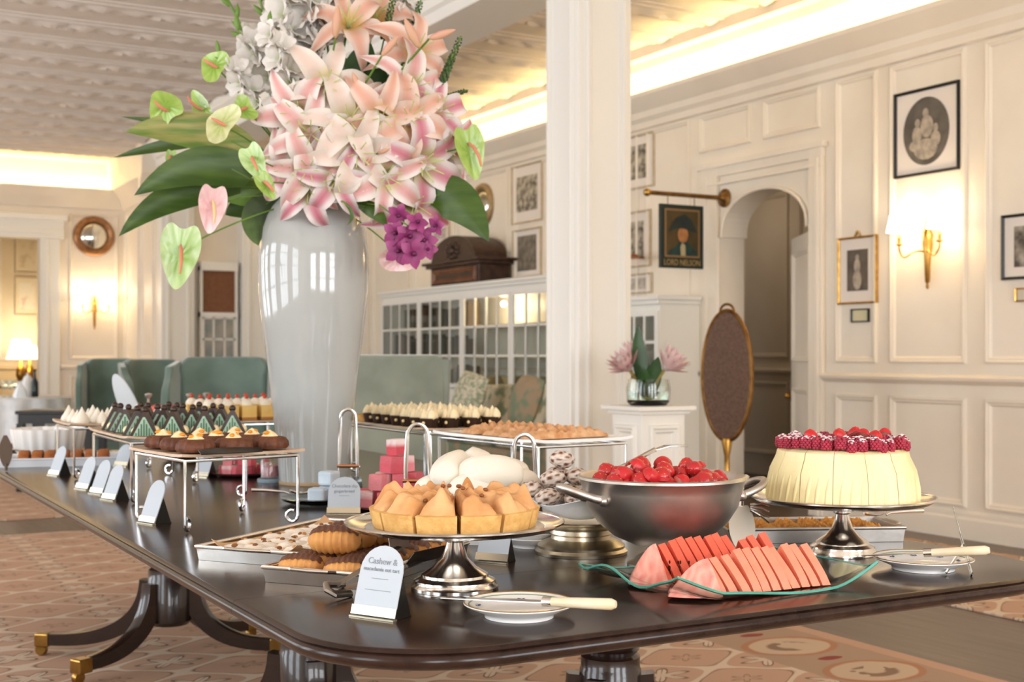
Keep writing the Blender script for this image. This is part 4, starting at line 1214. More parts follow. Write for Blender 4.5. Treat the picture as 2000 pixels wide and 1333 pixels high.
# ================================================================ flower arrangement
CAMV = Vector((0, 0, ZC))
def P3(px, py, d):
    x, y = W(px, d)
    return Vector((x, y, zp(py, d)))
MOUTH = Vector((vx, vy, VTOP - 0.03))
PETAL = translucent(mat('lily_petal', 'ffffff', rough=0.5, attr=True, scale=14), 0.33)
LEAFM = translucent(mat('strap_leaf', '55702a', '3d5a1c', scale=5, rough=0.35, stretch=(1, 1, 6)), 0.25)
LEAFL = mat('pale_leaf', '7f9a3f', '5f8230', scale=6, rough=0.4)
STEM = mat('green_stem', '6f8f3a', '57792c', scale=10, rough=0.5)
def lily_petal(L, Wd, col_mid, col_edge, throat):
    mb = MB()
    def fn(u, v):
        k = (u - 0.5) * 2
        r = L * (0.06 + 0.94 * v ** 1.15)
        h = L * (0.66 * v - 1.0 * v ** 3.0)
        ww = Wd * 0.5 * math.sin(PI * min(1.0, 0.10 + 0.90 * v ** 0.85)) ** 0.75 if v < 0.995 else 0.001
        ruf = 0.05 * L * math.sin(v * 11 + (2 if k > 0 else 0)) * k * k * math.sin(PI * v)
        return (r, ww * k, h + 0.22 * ww * k * k + ruf)
    def cf(u, v):
        k = abs(u - 0.5) * 2
        c = lerp(col_mid, col_edge, sm(0.12, 0.80, k))
        return lerp(throat, c, sm(0.05, 0.38, v))
    mb.slab(fn, 6, 12, 0.0010, cf)
    return mb.mesh('petal', PETAL, 80)
C_ = lambda s: hx(s)
LP = {
    'pink': lily_petal(0.138, 0.064, C_('e48c9e'), C_('fdf6f3'), C_('cfc98a')),
    'blush': lily_petal(0.135, 0.061, C_('f2b9b4'), C_('fdf7f1'), C_('ddd494')),
    'cream': lily_petal(0.133, 0.060, C_('f6e0d2'), C_('f9f0e6'), C_('e3d798')),
    'peach': lily_petal(0.133, 0.060, C_('f3bfa6'), C_('fae6d8'), C_('ecc77a')),
}
st = MB()
for i in range(6):
    a = 2 * PI * i / 6
    st.tube([(0, 0, 0), (0.012 * math.cos(a), 0.012 * math.sin(a), 0.04), (0.03 * math.cos(a), 0.03 * math.sin(a), 0.072)], 0.0014, 5)
STAM = st.mesh('stamens', mat('stamen_green', 'c3cf86', rough=0.5), 60)
an = MB()
for i in range(6):
    a = 2 * PI * i / 6
    an.ball((0.03 * math.cos(a), 0.03 * math.sin(a), 0.073), (0.004, 0.006, 0.003), 6, 5)
ANTH = an.mesh('anther', mat('anther_brown', '8a5a2c', rough=0.7), 60)
NICE = {'pink': 'rose pink lily with white petal margins', 'blush': 'blush pink lily with pale margins', 'cream': 'cream lily faintly flushed with pink', 'peach': 'peach coloured lily with yellow throat'}
rl = random.Random(11)
def orient(root, pos, direction, spin=0.0, s=1.0):
    q = Vector(direction).normalized().to_track_quat('Z', 'Y')
    M = Matrix.Translation(pos) @ q.to_matrix().to_4x4() @ Matrix.Rotation(spin, 4, 'Z') @ Matrix.Scale(s, 4)
    root.matrix_world = M
    root.location = M.translation; root.rotation_mode = 'QUATERNION'; root.rotation_quaternion = M.to_quaternion(); root.scale = (s, s, s)
    return M
ARC = P3(655, 270, VD)
def lily(px, py, kind, s=1.0, open_=1.0, dz=None, tilt=(0, 0)):
    r = math.hypot(px - 670, (py - 250)) * VD / F
    dd = VD - 0.02 - math.sqrt(max(0.0, 0.30 ** 2 - (r * 0.72) ** 2)) if dz is None else dz
    pos = P3(px, py, dd)
    out = (pos - ARC); out.normalize()
    tc_ = (CAMV - pos).normalized()
    d = out * 0.75 + tc_ * 0.75 + Vector((rl.uniform(-.2, .2) + tilt[0], rl.uniform(-.2, .2), rl.uniform(-.2, .2) + tilt[1]))
    d.normalize()
    t = thing('lily_bloom', NICE[kind] + ' in the tall celadon vase', 'flower', pos, 0, NICE[kind].split(' lily')[0].split(' coloured')[0] + ' lilies in the tall vase')
    base = pos - d * 0.03 * s
    M = orient(t, base, d, rl.uniform(0, 2), s)
    for i in range(6):
        o = inst(LP[kind], 'petal', t, (0, 0, 0.002 * (i % 2)), (0, -0.12 * (1 - open_) * 6 + rl.uniform(-.12, .12), PI / 3 * i + rl.uniform(-.08, .08)), (1.0, 1.0 if i % 2 else 0.78, 1.0))
    inst(STAM, 'stamen_cluster', t)
    # stem runs from the bloom down into the vase mouth
    Mi = M.inverted()
    a = Mi @ base; e = Mi @ (MOUTH + Vector((rl.uniform(-.03, .03), rl.uniform(-.03, .03), 0)))
    c = Mi @ (base - d * 0.10)
    MB().tube([bez(tuple(a), tuple(c), tuple(e), i / 8) for i in range(9)], 0.0035, 6).build('stem', STEM, t)
    return t
LILIES = [(683, 235, 'cream', 1.1), (578, 222, 'blush', 1.0), (606, 262, 'blush', 1.05), (637, 165, 'cream', 1.05), (746, 230, 'peach', 1.0),
          (801, 228, 'peach', 1.05), (806, 172, 'blush', 1.05), (815, 97, 'peach', 1.0), (683, 40, 'peach', 1.0), (736, 25, 'peach', 1.0),
          (700, 300, 'cream', 1.1), (603, 330, 'blush', 1.0), (600, 372, 'pink', 0.9), (656, 352, 'pink', 0.9), 
          (757, 345, 'blush', 1.0), (828, 322, 'pink', 1.2), (812, 400, 'pink', 1.05), (872, 285, 'pink', 0.95), (856, 215, 'pink', 0.95),
          (868, 372, 'pink', 0.8), (560, 335, 'blush', 0.85)]
for L in LILIES: lily(L[0], L[1], L[2], L[3] * 1.32)
# lily buds
BUDM = mat('lily_bud', 'd99a8c', 'b6a36a', scale=6, rough=0.5, stretch=(1, 1, 0.4))
bud = MB().lathe([(0.002, 0), (0.010, 0.012), (0.016, 0.045), (0.014, 0.075), (0.007, 0.10), (0.001, 0.112)], 12, mod=lambda a, k: 1 + 0.10 * math.cos(3 * a)).mesh('bud', BUDM, 60)
def lily_bud(px, py, ex, ey, s=1.0, dd=4.25):
    p = P3(px, py, dd); e = P3(ex, ey, dd - 0.02)
    t = thing('lily_bud', 'closed pink lily bud on a stem in the tall vase', 'flower', p, 0, 'lily buds in the tall vase')
    M = orient(t, p, e - p, 0.3, s * (e - p).length / 0.112)
    inst(bud, 'bud', t)
    Mi = M.inverted()
    MB().tube([tuple(Mi @ p), tuple(Mi @ (p.lerp(MOUTH, 0.5) + Vector((0, 0, 0.05)))), tuple(Mi @ MOUTH)], 0.0035 / (s * (e - p).length / 0.112), 6).build('stem', STEM, t)
for b in ((705, 182, 688, 140), (738, 300, 762, 290), (715, 322, 728, 305), (838, 76, 890, 58), (655, 75, 660, 10), (745, 110, 778, 70), (820, 95, 790, 35)): lily_bud(*b)

# gladioli: white spikes
GLP = MB()
def gp(u, v):
    k = (u - 0.5) * 2
    ww = 0.021 * math.sin(PI * min(1, 0.15 + 0.8 * v)) ** 0.6
    return (0.008 + 0.034 * v ** 1.2, ww * k, 0.052 * v - 0.012 * v ** 3 + 0.004 * math.sin(v * 8 + 3 * k) * abs(k))
def gcf(u, v): return lerp(C_('dfe3b8'), C_('fbf7f1'), sm(0.0, 0.3, v))
GLP.slab(gp, 5, 7, 0.0008, gcf)
GLPM = GLP.mesh('petal', PETAL, 80)
fl = MB()
for i in range(6):
    a = PI / 3 * i
    tmp = MB().slab(gp, 5, 7, 0.0008, gcf).xf(Matrix.Rotation(a, 4, 'Z') @ Matrix.Rotation(0.25 * (i % 2), 4, 'Y'))
    fl.add(tmp.v, tmp.f, tmp.c)
FLORET = fl.mesh('floret', PETAL, 80)
budg = MB().lathe([(0.002, 0), (0.007, 0.01), (0.008, 0.03), (0.001, 0.05)], 8).mesh('green_bud', STEM, 60)
def gladiolus(base_px, base_py, tip_px, tip_py, dd, n, s=1.0, first=0.25, green=0.78):
    p0 = P3(base_px, base_py, dd + 0.05); p2 = P3(tip_px, tip_py, dd)
    t = thing('gladiolus_spike', 'white gladiolus spike with ruffled florets in the tall vase', 'flower', p0, 0, 'white gladioli in the tall vase')
    p1 = p0.lerp(p2, 0.5) + Vector((0, 0, 0.02))
    rel = lambda q: tuple(Vector(q) - p0)
    MB().tube([rel(MOUTH)] + [rel(bez(tuple(p0), tuple(p1), tuple(p2), i / 10)) for i in range(11)], 0.0045, 7).build('stem', STEM, t)
    ax = (p2 - p0).normalized()
    side = ax.cross((CAMV - p0).normalized()).normalized()
    tow = side.cross(ax).normalized() * -1
    if tow.dot(CAMV - p0) < 0: tow = -tow
    for i in range(n):
        u = first + (1.0 - first) * i / (n - 1)
        q = Vector(bez(tuple(p0), tuple(p1), tuple(p2), u))
        sd = 1 if i % 2 else -1
        d = (side * sd * 0.75 + tow * 0.8 + ax * 0.45).normalized()
        qt = d.to_track_quat('Z', 'Y')
        if u < green:
            o = inst(FLORET, 'floret', t, rel(q + d * 0.005), scale=s * (1.62 - 0.5 * u))
        else:
            o = inst(budg, 'green_bud', t, rel(q), scale=s * 1.1)
            qt = (side * sd * 0.5 + ax).normalized().to_track_quat('Z', 'Y')
        o.rotation_mode = 'QUATERNION'; o.rotation_quaternion = qt @ Matrix.Rotation(rl.uniform(0, 1), 4, 'Z').to_quaternion()
for g in ((590, 300, 440, -10, 4.62, 8, 1.0, 0.45, 0.72), (600, 290, 490, -50, 4.5, 8, 1.1, 0.40, 0.72), (600, 260, 540, -70, 4.42, 8, 1.2, 0.25, 0.8),
          (640, 220, 585, -90, 4.45, 7, 1.3, 0.35, 1.1), (650, 200, 622, -90, 4.5, 7, 1.25, 0.4, 1.1), (740, 200, 800, -60, 4.6, 7, 1.0, 0.55, 1.1), (600, 250, 465, 60, 4.45, 6, 1.05, 0.5, 0.86), (585, 310, 428, 105, 4.40, 6, 0.85, 0.5, 0.9), (605, 270, 525, 50, 4.28, 6, 0.9, 0.45, 0.9)):
    gladiolus(*g)
# green bud spikes of the gladioli tips
# veronica-like dark speckled spikes
SPK = mat('speckled_spike', '4d6b33', '2d3b22', scale=60, rough=0.6)
def spike(px0, py0, px1, py1, dd):
    p0 = P3(px0, py0, dd); p2 = P3(px1, py1, dd)
    t = thing('speckled_spike', 'thin dark green speckled flower spike at the edge of the bouquet', 'flower', p0, 0, 'speckled spikes in the tall vase')
    rel = lambda q: tuple(Vector(q) - p0)
    MB().tube([rel(MOUTH), rel(p0), rel(p2)], 0.003, 6).build('stem', STEM, t)
    b = MB()
    n = 14
    for i in range(n):
        q = p0.lerp(p2, 0.35 + 0.65 * i / n)
        for k in range(4):
            a = 2 * PI * k / 4 + i
            b.ball(rel(q + Vector((math.cos(a), math.sin(a) * 0.6, math.sin(a) * 0.5)) * 0.010), 0.0055 * (1.2 - 0.6 * i / n), 6, 4)
    b.build('bead_head', SPK, t)
for sp in ((850, 200, 900, 70, 4.5), (850, 190, 885, 105, 4.4), (845, 200, 912, 176, 4.45), (740, 120, 770, -10, 4.5), (790, 120, 822, 0, 4.6)): spike(*sp)

# anthuriums
SPADIX = mat('spadix', 'd98a6e', 'c87058', scale=12, rough=0.55)
SPADG = mat('spadix_cream', 'e3c88e', rough=0.55)
def spathe_mesh(name, cm, ce):
    mb = MB()
    def fn(u, v):
        a = (u - 0.5) * 2 * PI      # heart outline polar
        r = v
        hx_ = 0.62 * math.sin(a) * (1 + 0.12 * abs(math.sin(a)))
        hy = -(0.62 * math.cos(a)) - 0.28 * (math.cos(a) > 0) * math.cos(a) ** 4 + 0.0
        notch = 0.30 * max(0, -math.cos(a)) ** 6
        hy -= notch
        return (hx_ * r, (hy + 0.25) * r, 0.10 * r * r - 0.05 * math.cos(2 * a) * r * r + 0.012 * math.sin(a * 9) * r)
    def cf(u, v):
        vein = 0.5 + 0.5 * math.cos((u - 0.5) * 2 * PI * 9)
        return lerp(cm, ce, sm(0.2, 1.0, v) * 0.6 + 0.4 * vein)
    mb.grid(fn, 40, 8, cf)
    return mb.mesh(name, mat('anthurium', 'ffffff', rough=0.28, attr=True, scale=8, coat=0.2), 80)
SPA = {'green': spathe_mesh('spathe', C_('7fa53c'), C_('a9c465')), 'lime': spathe_mesh('spathe', C_('86b04a'), C_('c3d9a0')), 'pink': spathe_mesh('spathe', C_('e9a9ad'), C_('f5d5d2')), 'blushg': spathe_mesh('spathe', C_('a9b96a'), C_('d8d6a8'))}
ANL = {'green': 'fresh green heart-shaped anthurium on the side of the bouquet', 'lime': 'large pale lime anthurium hanging beside the vase neck', 'pink': 'pale pink veined anthurium with cream spadix', 'blushg': 'green anthurium tinged with pink beside the lilies'}
def anthurium(px, py, kind, w, h, roll, face=(0, 0), dd=4.35, label=None, spx=SPADIX):
    """w,h = pixel size; roll = image rotation; face = tilt off the camera"""
    pos = P3(px, py, dd)
    tc_ = (CAMV - pos).normalized()
    right = Vector((CS, -SN, 0)); upv = Vector((0, 0, 1))
    z = (tc_ + right * face[0] + upv * face[1]).normalized()
    y = (upv * math.cos(roll) + right * math.sin(roll)); y = (y - z * y.dot(z)).normalized()
    x = y.cross(z)
    s = dd / F
    t = thing('anthurium', label or ANL[kind], 'flower', pos, 0, None if label else 'anthuriums of the same tone')
    R = Matrix((x, y, z)).transposed().to_4x4()
    t.rotation_mode = 'QUATERNION'; t.rotation_quaternion = R.to_quaternion()
    inst(SPA[kind], 'spathe', t, (0, 0, 0), None, (w * s / 1.35, h * s / 1.35, 0.9 * w * s))
    k = h * s
    MB().tube([(0, 0.18 * k, 0.005), (0.02 * k, 0.10 * k, 0.16 * k), (0.04 * k, -0.08 * k, 0.24 * k), (0.04 * k, -0.26 * k, 0.25 * k)], [0.004, 0.006, 0.0055, 0.003], 8).build('spadix', spx, t)
    Mi = (Matrix.Translation(pos) @ R).inverted()
    e = Mi @ MOUTH; c = Mi @ (pos.lerp(MOUTH, 0.5) + Vector((0, 0, 0.05)))
    MB().tube([bez((0, 0.12 * k, -0.002), tuple(c), tuple(e), i / 10) for i in range(11)], 0.003, 6).build('stem', STEM, t)
anthurium(350, 503, 'lime', 76, 132, 0.12, (0, 0.1), 4.25, ANL['lime'])
anthurium(413, 410, 'pink', 54, 98, 0.1, (0.15, 0), 4.3, 'pale pink veined anthurium above the hanging lime anthurium', SPADG)
anthurium(783, 500, 'pink', 74, 74, -0.9, (0.2, -0.3), 4.45, 'pale pink anthurium under the purple orchid', SPADG)
anthurium(322, 206, 'green', 78, 66, 2.6, (-0.5, -0.2), 4.35, 'round green anthurium standing above the long strap leaf')
anthurium(418, 128, 'green', 66, 60, 2.2, (-0.5, 0.4), 4.4, 'green anthurium with hooked pink spadix next to the gladioli')
anthurium(392, 205, 'green', 44, 80, 2.4, (-0.9, 0.2), 4.45, 'narrow dark green anthurium turned side-on')
anthurium(432, 243, 'blushg', 90, 60, 2.1, (-0.3, 0.5), 4.2, 'green anthurium tinged with pink beside the lilies')
anthurium(475, 215, 'green', 56, 44, 1.0, (0.2, 0.5), 4.25, 'small green anthurium with curling tip beside the pink-tinged one')
anthurium(500, 320, 'lime', 48, 84, -0.5, (-0.4, 0.2), 4.15, 'pale lime anthurium with salmon spadix above the vase shoulder')
anthurium(520, 365, 'green', 34, 60, -0.6, (0.3, 0.2), 4.12, 'yellow-green anthurium touching the vase shoulder')
anthurium(918, 300, 'green', 62, 110, -0.3, (0.5, 0.1), 4.35, 'green anthurium with pointed tip on the mirror side of the bouquet')
anthurium(334, 312, 'green', 22, 40, 0.1, (-0.4, 0.2), 4.55, 'tiny green anthurium between the two big strap leaves')
# long leaves
def strap(label, p0, c, tip, w, d0, d1, m=LEAFM, fold=0.18, d2=None, roll=0.0):
    a = P3(p0[0], p0[1], d0); b = P3(c[0], c[1], (d0 + d1) / 2 if d2 is None else d2); e = P3(tip[0], tip[1], d1)
    t = thing('strap_leaf', label, 'leaf', a)
    f = (CAMV - b).normalized() + Vector((0, 0, roll))
    rel = lambda q: tuple(q - a)
    leaf('blade', m, rel(a), rel(b), rel(e), w * d1 / F, tuple(f), t, fold, 0.0, 0.0014)
    MB().tube([rel(MOUTH), rel(MOUTH.lerp(a, 0.6) + Vector((0, 0, 0.01))), rel(a), rel(Vector(bez(tuple(a), tuple(b), tuple(e), 0.2)))], [0.004, 0.004, 0.0035, 0.002], 6).build('stalk', STEM, t)
strap('broad dark green strap leaf arching out over the pink anthurium', (490, 350), (400, 285), (262, 382), 80, 4.4, 4.3)
strap('drooping dark green strap leaf beneath the broad arching one', (470, 365), (330, 355), (232, 462), 62, 4.5, 4.45)
strap('variegated broad strap leaf lying below the round green anthurium', (500, 300), (380, 230), (245, 258), 76, 4.4, 4.35, mat('variegated_leaf', '5f7a30', 'a79a5c', scale=4, rough=0.4, stretch=(1, 1, 9)))
strap('thin shadowed strap leaf pointing away under the variegated leaf', (430, 270), (340, 275), (222, 308), 26, 4.7, 4.8)
strap('slim dark leaf tip above the variegated leaf', (420, 245), (330, 240), (236, 228), 14, 4.5, 4.5)
strap('pointed dark green leaf drooping towards the wall mirror', (835, 385), (895, 360), (955, 472), 86, 4.4, 4.35)
strap('short dark leaf hanging over the vase shoulder beside the orchids', (700, 400), (735, 405), (757, 445), 30, 4.35, 4.3)
strap('mottled green leaf hugging the vase shoulder below the strap leaves', (540, 385), (480, 420), (505, 480), 62, 4.5, 4.45, mat('mottled_leaf', '5a7436', '3b4a2a', scale=12, rough=0.4))
strap('dark green leaf behind the vase shoulder', (545, 385), (480, 395), (440, 420), 60, 4.6, 4.6)
strap('mid green leaf spreading below the strap leaves', (560, 380), (490, 370), (430, 390), 60, 4.55, 4.5, LEAFL)
for i, (a, c, e, w) in enumerate((((690, 200), (650, 130), (655, 95), 62), ((700, 200), (700, 120), (725, 85), 70), ((720, 210), (740, 140), (720, 120), 60), ((760, 240), (780, 190), (760, 140), 54), ((720, 260), (725, 190), (735, 160), 60), ((830, 210), (860, 160), (845, 150), 34))):
    strap(('broad glossy leaf curling up behind the top lilies', 'glossy dark leaf below the peach lilies', 'dark rounded leaf in the heart of the bouquet', 'dark leaf between the peach and blush lilies', 'shadowed leaf deep in the bouquet', 'small leaf beside the speckled spikes')[i], a, c, e, w, 4.45, 4.4, LEAFD)
strap('thin curling green tendril lying on the vase shoulder', (672, 395), (700, 420), (678, 440), 8, 4.27, 4.28)
# purple orchid cluster
ORC = mat('orchid', 'ffffff', rough=0.5, attr=True, scale=10)
of_ = MB()
for i in range(5):
    a = 2 * PI * i / 5
    tmp = MB().slab(lambda u, v: (0.006 + 0.040 * v, 0.034 * math.sin(PI * min(1, .12 + .85 * v)) * (u - .5), 0.012 * v - 0.014 * v * v + 0.004 * math.sin(6 * v) * (u - .5)), 4, 6, 0.001, lambda u, v: lerp(C_('862b63'), C_('a5487f'), v)).xf(Matrix.Rotation(a, 4, 'Z'))
    of_.add(tmp.v, tmp.f, tmp.c)
tmp = MB(); tmp.col = C_('641a48'); tmp.ball((0, 0, 0.008), (0.008, 0.008, 0.012), 8, 6); of_.add(tmp.v, tmp.f, tmp.c)
ORF = of_.mesh('orchid_floret', ORC, 80)
po = P3(795, 440, 4.25)
t = thing('orchid_spray', 'hanging spray of deep purple orchids under the pink lilies', 'flower', po)
ostem = [MOUTH, P3(740, 400, 4.3), po, P3(800, 500, 4.25)]
MB().tube([tuple(q - po) for q in ostem], 0.003, 6).build('stem', STEM, t)
for (x, y, s) in ((778, 420, .9), (815, 435, .9), (852, 440, .8), (772, 455, 1.0), (800, 462, 1.1), (830, 470, 1.0), (778, 490, 1.1), (806, 496, 1.15), (835, 487, .8), (790, 470, 1.0)):
    q = P3(x, y, 4.25 + rl.uniform(-.03, .03))
    o = inst(ORF, 'orchid_floret', t, tuple(q - po), None, s)
    d = ((CAMV - q).normalized() + Vector((rl.uniform(-.6, .6), rl.uniform(-.6, .6), rl.uniform(-.6, .3)))).normalized()
    o.rotation_mode = 'QUATERNION'; o.rotation_quaternion = d.to_track_quat('Z', 'Y')
# ================================================================ food and tableware on the buffet
rf = random.Random(23)
def T3(px, py, z=ZT):
    x, y = T(px, py, z)
    return (x, y)
VC = lambda name, rough=0.5, **k: mat(name, 'ffffff', rough=rough, attr=True, **k)

# ---------------------------------------------------------------- silver cake stands
def cake_stand(label, loc, R, H, foot, m=SILVER):
    t = thing('cake_stand', label, 'cake stand', (loc[0], loc[1], TBZ))
    MB().lathe([(foot, 0), (foot, 0.006), (foot * 0.94, 0.012), (foot * 0.93, 0.018), (foot * 0.78, 0.024), (foot * 0.76, 0.029), (foot * 0.5, 0.042), (foot * 0.30, 0.060), (foot * 0.22, 0.080), (foot * 0.19, H - 0.030), (foot * 0.26, H - 0.026), (foot * 0.26, H - 0.020), (foot * 0.18, H - 0.016), (foot * 0.24, H - 0.006), (foot * 0.6, H - 0.004), (0.002, H - 0.003)], 48).build('pedestal', m, t)
    MB().lathe([(foot * 0.5, H - 0.005), (R * 0.75, H - 0.006), (R * 0.93, H + 0.0), (R, H + 0.009), (R * 0.995, H + 0.012), (R * 0.93, H + 0.004), (R * 0.84, H - 0.001), (0.002, H - 0.002)], 72, mod=lambda a, k: 1.0).build('plate', m, t)
    bd = MB()
    bd.tube([(R * 0.992 * math.cos(2 * PI * i / 64), R * 0.992 * math.sin(2 * PI * i / 64), H + 0.011) for i in range(64)], 0.003, 6, True)
    bd.build('beaded_rim', m, t)
    MB().lathe([(R * 0.80, H + 0.0005), (R * 0.82, H + 0.002), (R * 0.80, H + 0.0042), (0.002, H + 0.0042)], 60).build('cake_board', mat('silver_board', 'b9b4ac', rough=0.3, metal=0.7), t)
    return t
s1 = T3(888, 1150); HS = 0.120
cake_stand('silver pedestal cake stand carrying the browned meringue tart', s1, 0.213, HS, 0.085)
# meringue tart: separate slices
CRUST = mat('shortcrust', 'e2b56e', 'd09c56', scale=40, rough=0.75, bump=0.25, bscale=140)
MERT = mat('toasted_meringue', 'c98a50', 'e0ae78', scale=16, rough=0.6, bump=0.12, bscale=60)
PR = 0.166
def wedge(mb, a0, a1, r0, prof, n=8):
    """prof: (radius factor handled by caller as absolute r, z) closed outline swept a0..a1"""
    vs = []; fs = []
    m = len(prof)
    for i in range(n + 1):
        a = a0 + (a1 - a0) * i / n
        for (r, z) in prof: vs.append((r * math.cos(a), r * math.sin(a), z))
    for i in range(n):
        for k in range(m):
            k2 = (k + 1) % m
            fs.append((i * m + k, (i + 1) * m + k, (i + 1) * m + k2, i * m + k2))
    fs.append(tuple(range(m))); fs.append(tuple(n * m + k for k in range(m - 1, -1, -1)))
    mb.add(vs, fs)
    return mb
NT_ = 12
gapr = 0.010
def tart_slice(k):
    a0 = 2 * PI * k / NT_ + 0.018 + rf.uniform(0, 0.014); a1 = 2 * PI * (k + 1) / NT_ - 0.018
    t = thing('tart_slice', 'slice of toasted meringue tart with golden crust on the silver stand', 'tart slice', (s1[0], s1[1], TBZ + HS + 0.0045), 0.1, 'slices of the cut meringue tart')
    wedge(MB(), a0, a1, 0, [(gapr, 0), (PR * 0.95, 0), (PR, 0.034), (PR - 0.008, 0.036), (PR - 0.012, 0.026), (gapr, 0.026)], 10).build('crust', CRUST, t, ang=35)
    ph = [rf.uniform(0, 6) for _ in range(4)]
    hb = rf.uniform(0.9, 1.1)
    gs = [(rf.uniform(.2, .8), rf.uniform(.15 + .2 * q, .30 + .2 * q), rf.uniform(.16, .32), rf.uniform(.07, .13), rf.uniform(.008, .019)) for q in range(4)] + [(rf.uniform(.35, .65), rf.uniform(.76, .84), .34, .10, .012)]
    def top(u, v):
        a = a0 + 0.01 + (a1 - a0 - 0.02) * u; r = gapr + (PR - 0.004 - gapr) * v
        e = sm(0, 0.05, u) * sm(0, 0.05, 1 - u) * (0.66 + 0.34 * math.sin(PI * u) ** 0.7) * min(1.0, (1 - v) * 6.0) ** 0.5
        z = 0.029 + e * hb * (0.024 + sum(g[4] * math.exp(-((u - g[0]) / g[2]) ** 2 - ((v - g[1]) / g[3]) ** 2) for g in gs) + 0.003 * math.sin(15 * u + ph[1] + 9 * v + 3 * math.sin(9 * v)))
        return (r * math.cos(a), r * math.sin(a), z)
    MB().grid(top, 30, 28).build('meringue', MERT, t, ang=85)
    for _ in range(2):
        a = (a0 + a1) / 2 + rf.uniform(-.12, .12); r = rf.uniform(0.06, 0.14)
    return t
for k in range(NT_): tart_slice(k)
# nuts strewn on the tart
nut = MB().ball((0, 0, 0), (0.006, 0.0045, 0.004), 7, 5).mesh('cashew', mat('roast_nut', '8a5028', rough=0.5), 60)
for i in range(9):
    a = rf.uniform(0, 2 * PI); r = rf.uniform(0.02, 0.11)
    o = inst(nut, 'cashew', None, (s1[0] + r * math.cos(a), s1[1] + r * math.sin(a), TBZ + HS + 0.078 - 0.02 * (r / 0.12) ** 2), (0, 0, a))
    tag(o, 'small roasted nut lying on the meringue tart', 'nut', 'nuts on the meringue tart')
# spoon on the rim of the first stand
def spoon(name, label, a, b, z0, z1, m=SILVER, bowl=0.022):
    """flatware from bowl end a to handle end b (world xy)"""
    t = thing(name, label, 'spoon', (a[0], a[1], 0))
    A = Vector((0, 0, z0)); B = Vector((b[0] - a[0], b[1] - a[1], z1)); D = (B - A)
    ang = math.atan2(D.y, D.x)
    M = Matrix.Translation(A) @ Matrix.Rotation(ang, 4, 'Z') @ Matrix.Rotation(-math.atan2(D.z, math.hypot(D.x, D.y)), 4, 'Y')
    L = D.length
    MB().tube([(0.05, 0, 0), (L * 0.4, 0, 0.004), (L * 0.75, 0, 0.003), (L, 0, 0)], [0.0032, 0.003, 0.005, 0.006], 8, flat=1.0).xf(M).build('handle', m, t)
    MB().slab(lambda u, v: (0.06 * v - 0.01, bowl * math.sin(PI * (0.04 + 0.92 * v)) ** 0.7 * (u - 0.5) * 2, 0.006 * ((2 * u - 1) ** 2) + 0.006 * (2 * v - 1) ** 2), 8, 10, 0.0012).xf(M).build('bowl', m, t, ang=70)
    return t
ps = W(1040, 2.48); pe = W(1105, 2.42)

# ---------------------------------------------------------------- white iced cake on the second stand
s2 = T3(1645, 1082)
cake_stand('silver pedestal cake stand carrying the tall iced cake with berries', s2, 0.208, HS, 0.078)
ICE = mat('vanilla_icing', 'f4e6b4', 'ecd99e', scale=7, rough=0.5, bump=0.5, bscale=22, stretch=(1, 1, 0.5))
CRUMB = mat('cake_crumb', 'c9a05e', 'b88b4a', scale=30, rough=0.8)
NCK = 14
CR0, CR1, CHT = 0.171, 0.146, 0.118
for k in range(NCK):
    a0 = 2 * PI * k / NCK + 0.002; a1 = 2 * PI * (k + 1) / NCK - 0.002 - (0.011 if k % 3 == 0 else 0.003)
    t = thing('cake_slice', 'pale vanilla iced slice of the tall ring cake', 'cake slice', (s2[0], s2[1], TBZ + HS + 0.0045), 0.24, 'slices of the cut iced cake')
    wedge(MB(), a0, a1, 0, [(0.012, 0), (CR0, 0), (CR0 * 0.985, 0.03), (CR0 * 0.955, 0.07), (CR1 * 1.02, 0.10), (CR1, CHT - 0.006), (CR1 - 0.010, CHT), (0.012, CHT)], 8).build('sponge', ICE, t, ang=40)
    sw = MB()
    for j in range(3):
        aa = a0 + (a1 - a0) * (0.2 + 0.3 * j)
        sw.tube([((CR0 * 0.996 - 0.021 * (h / CHT)) * math.cos(aa + 0.10 * h / CHT), (CR0 * 0.996 - 0.021 * (h / CHT)) * math.sin(aa + 0.10 * h / CHT), h) for h in (0.004, 0.03, 0.06, 0.085)], [0.003, 0.0065, 0.006, 0.001], 8)
    sw.build('icing_swirl', ICE, t, ang=60)
RASP = mat('raspberry', 'b03046', '93243a', scale=40, rough=0.45)
SUGAR = mat('icing_sugar', 'f0e4e6', rough=0.9)
rbm = MB()
for k in range(5):
    zz = 0.002 + 0.0042 * k; rr = 0.0092 * math.sqrt(max(0.05, 1 - ((k - 1.6) / 3.4) ** 2))
    n = 8 if k < 4 else 4
    for i in range(n):
        a = 2 * PI * (i + 0.5 * (k % 2)) / n
        rbm.ball((rr * math.cos(a), rr * math.sin(a), zz), 0.0038, 6, 4)
RBM = rbm.mesh('drupelets', RASP, 60)
sgm = MB()
for i in range(9):
    a = 2.4 * i; r = 0.0030 * math.sqrt(i)
    sgm.ball((r * math.cos(a), r * math.sin(a), 0.0230 - 0.0006 * i), (0.0034, 0.0034, 0.0016), 5, 4)
SGM = sgm.mesh('sugar_dust', SUGAR, 60)
zc_ = TBZ + HS + 0.0045 + CHT
k = 0
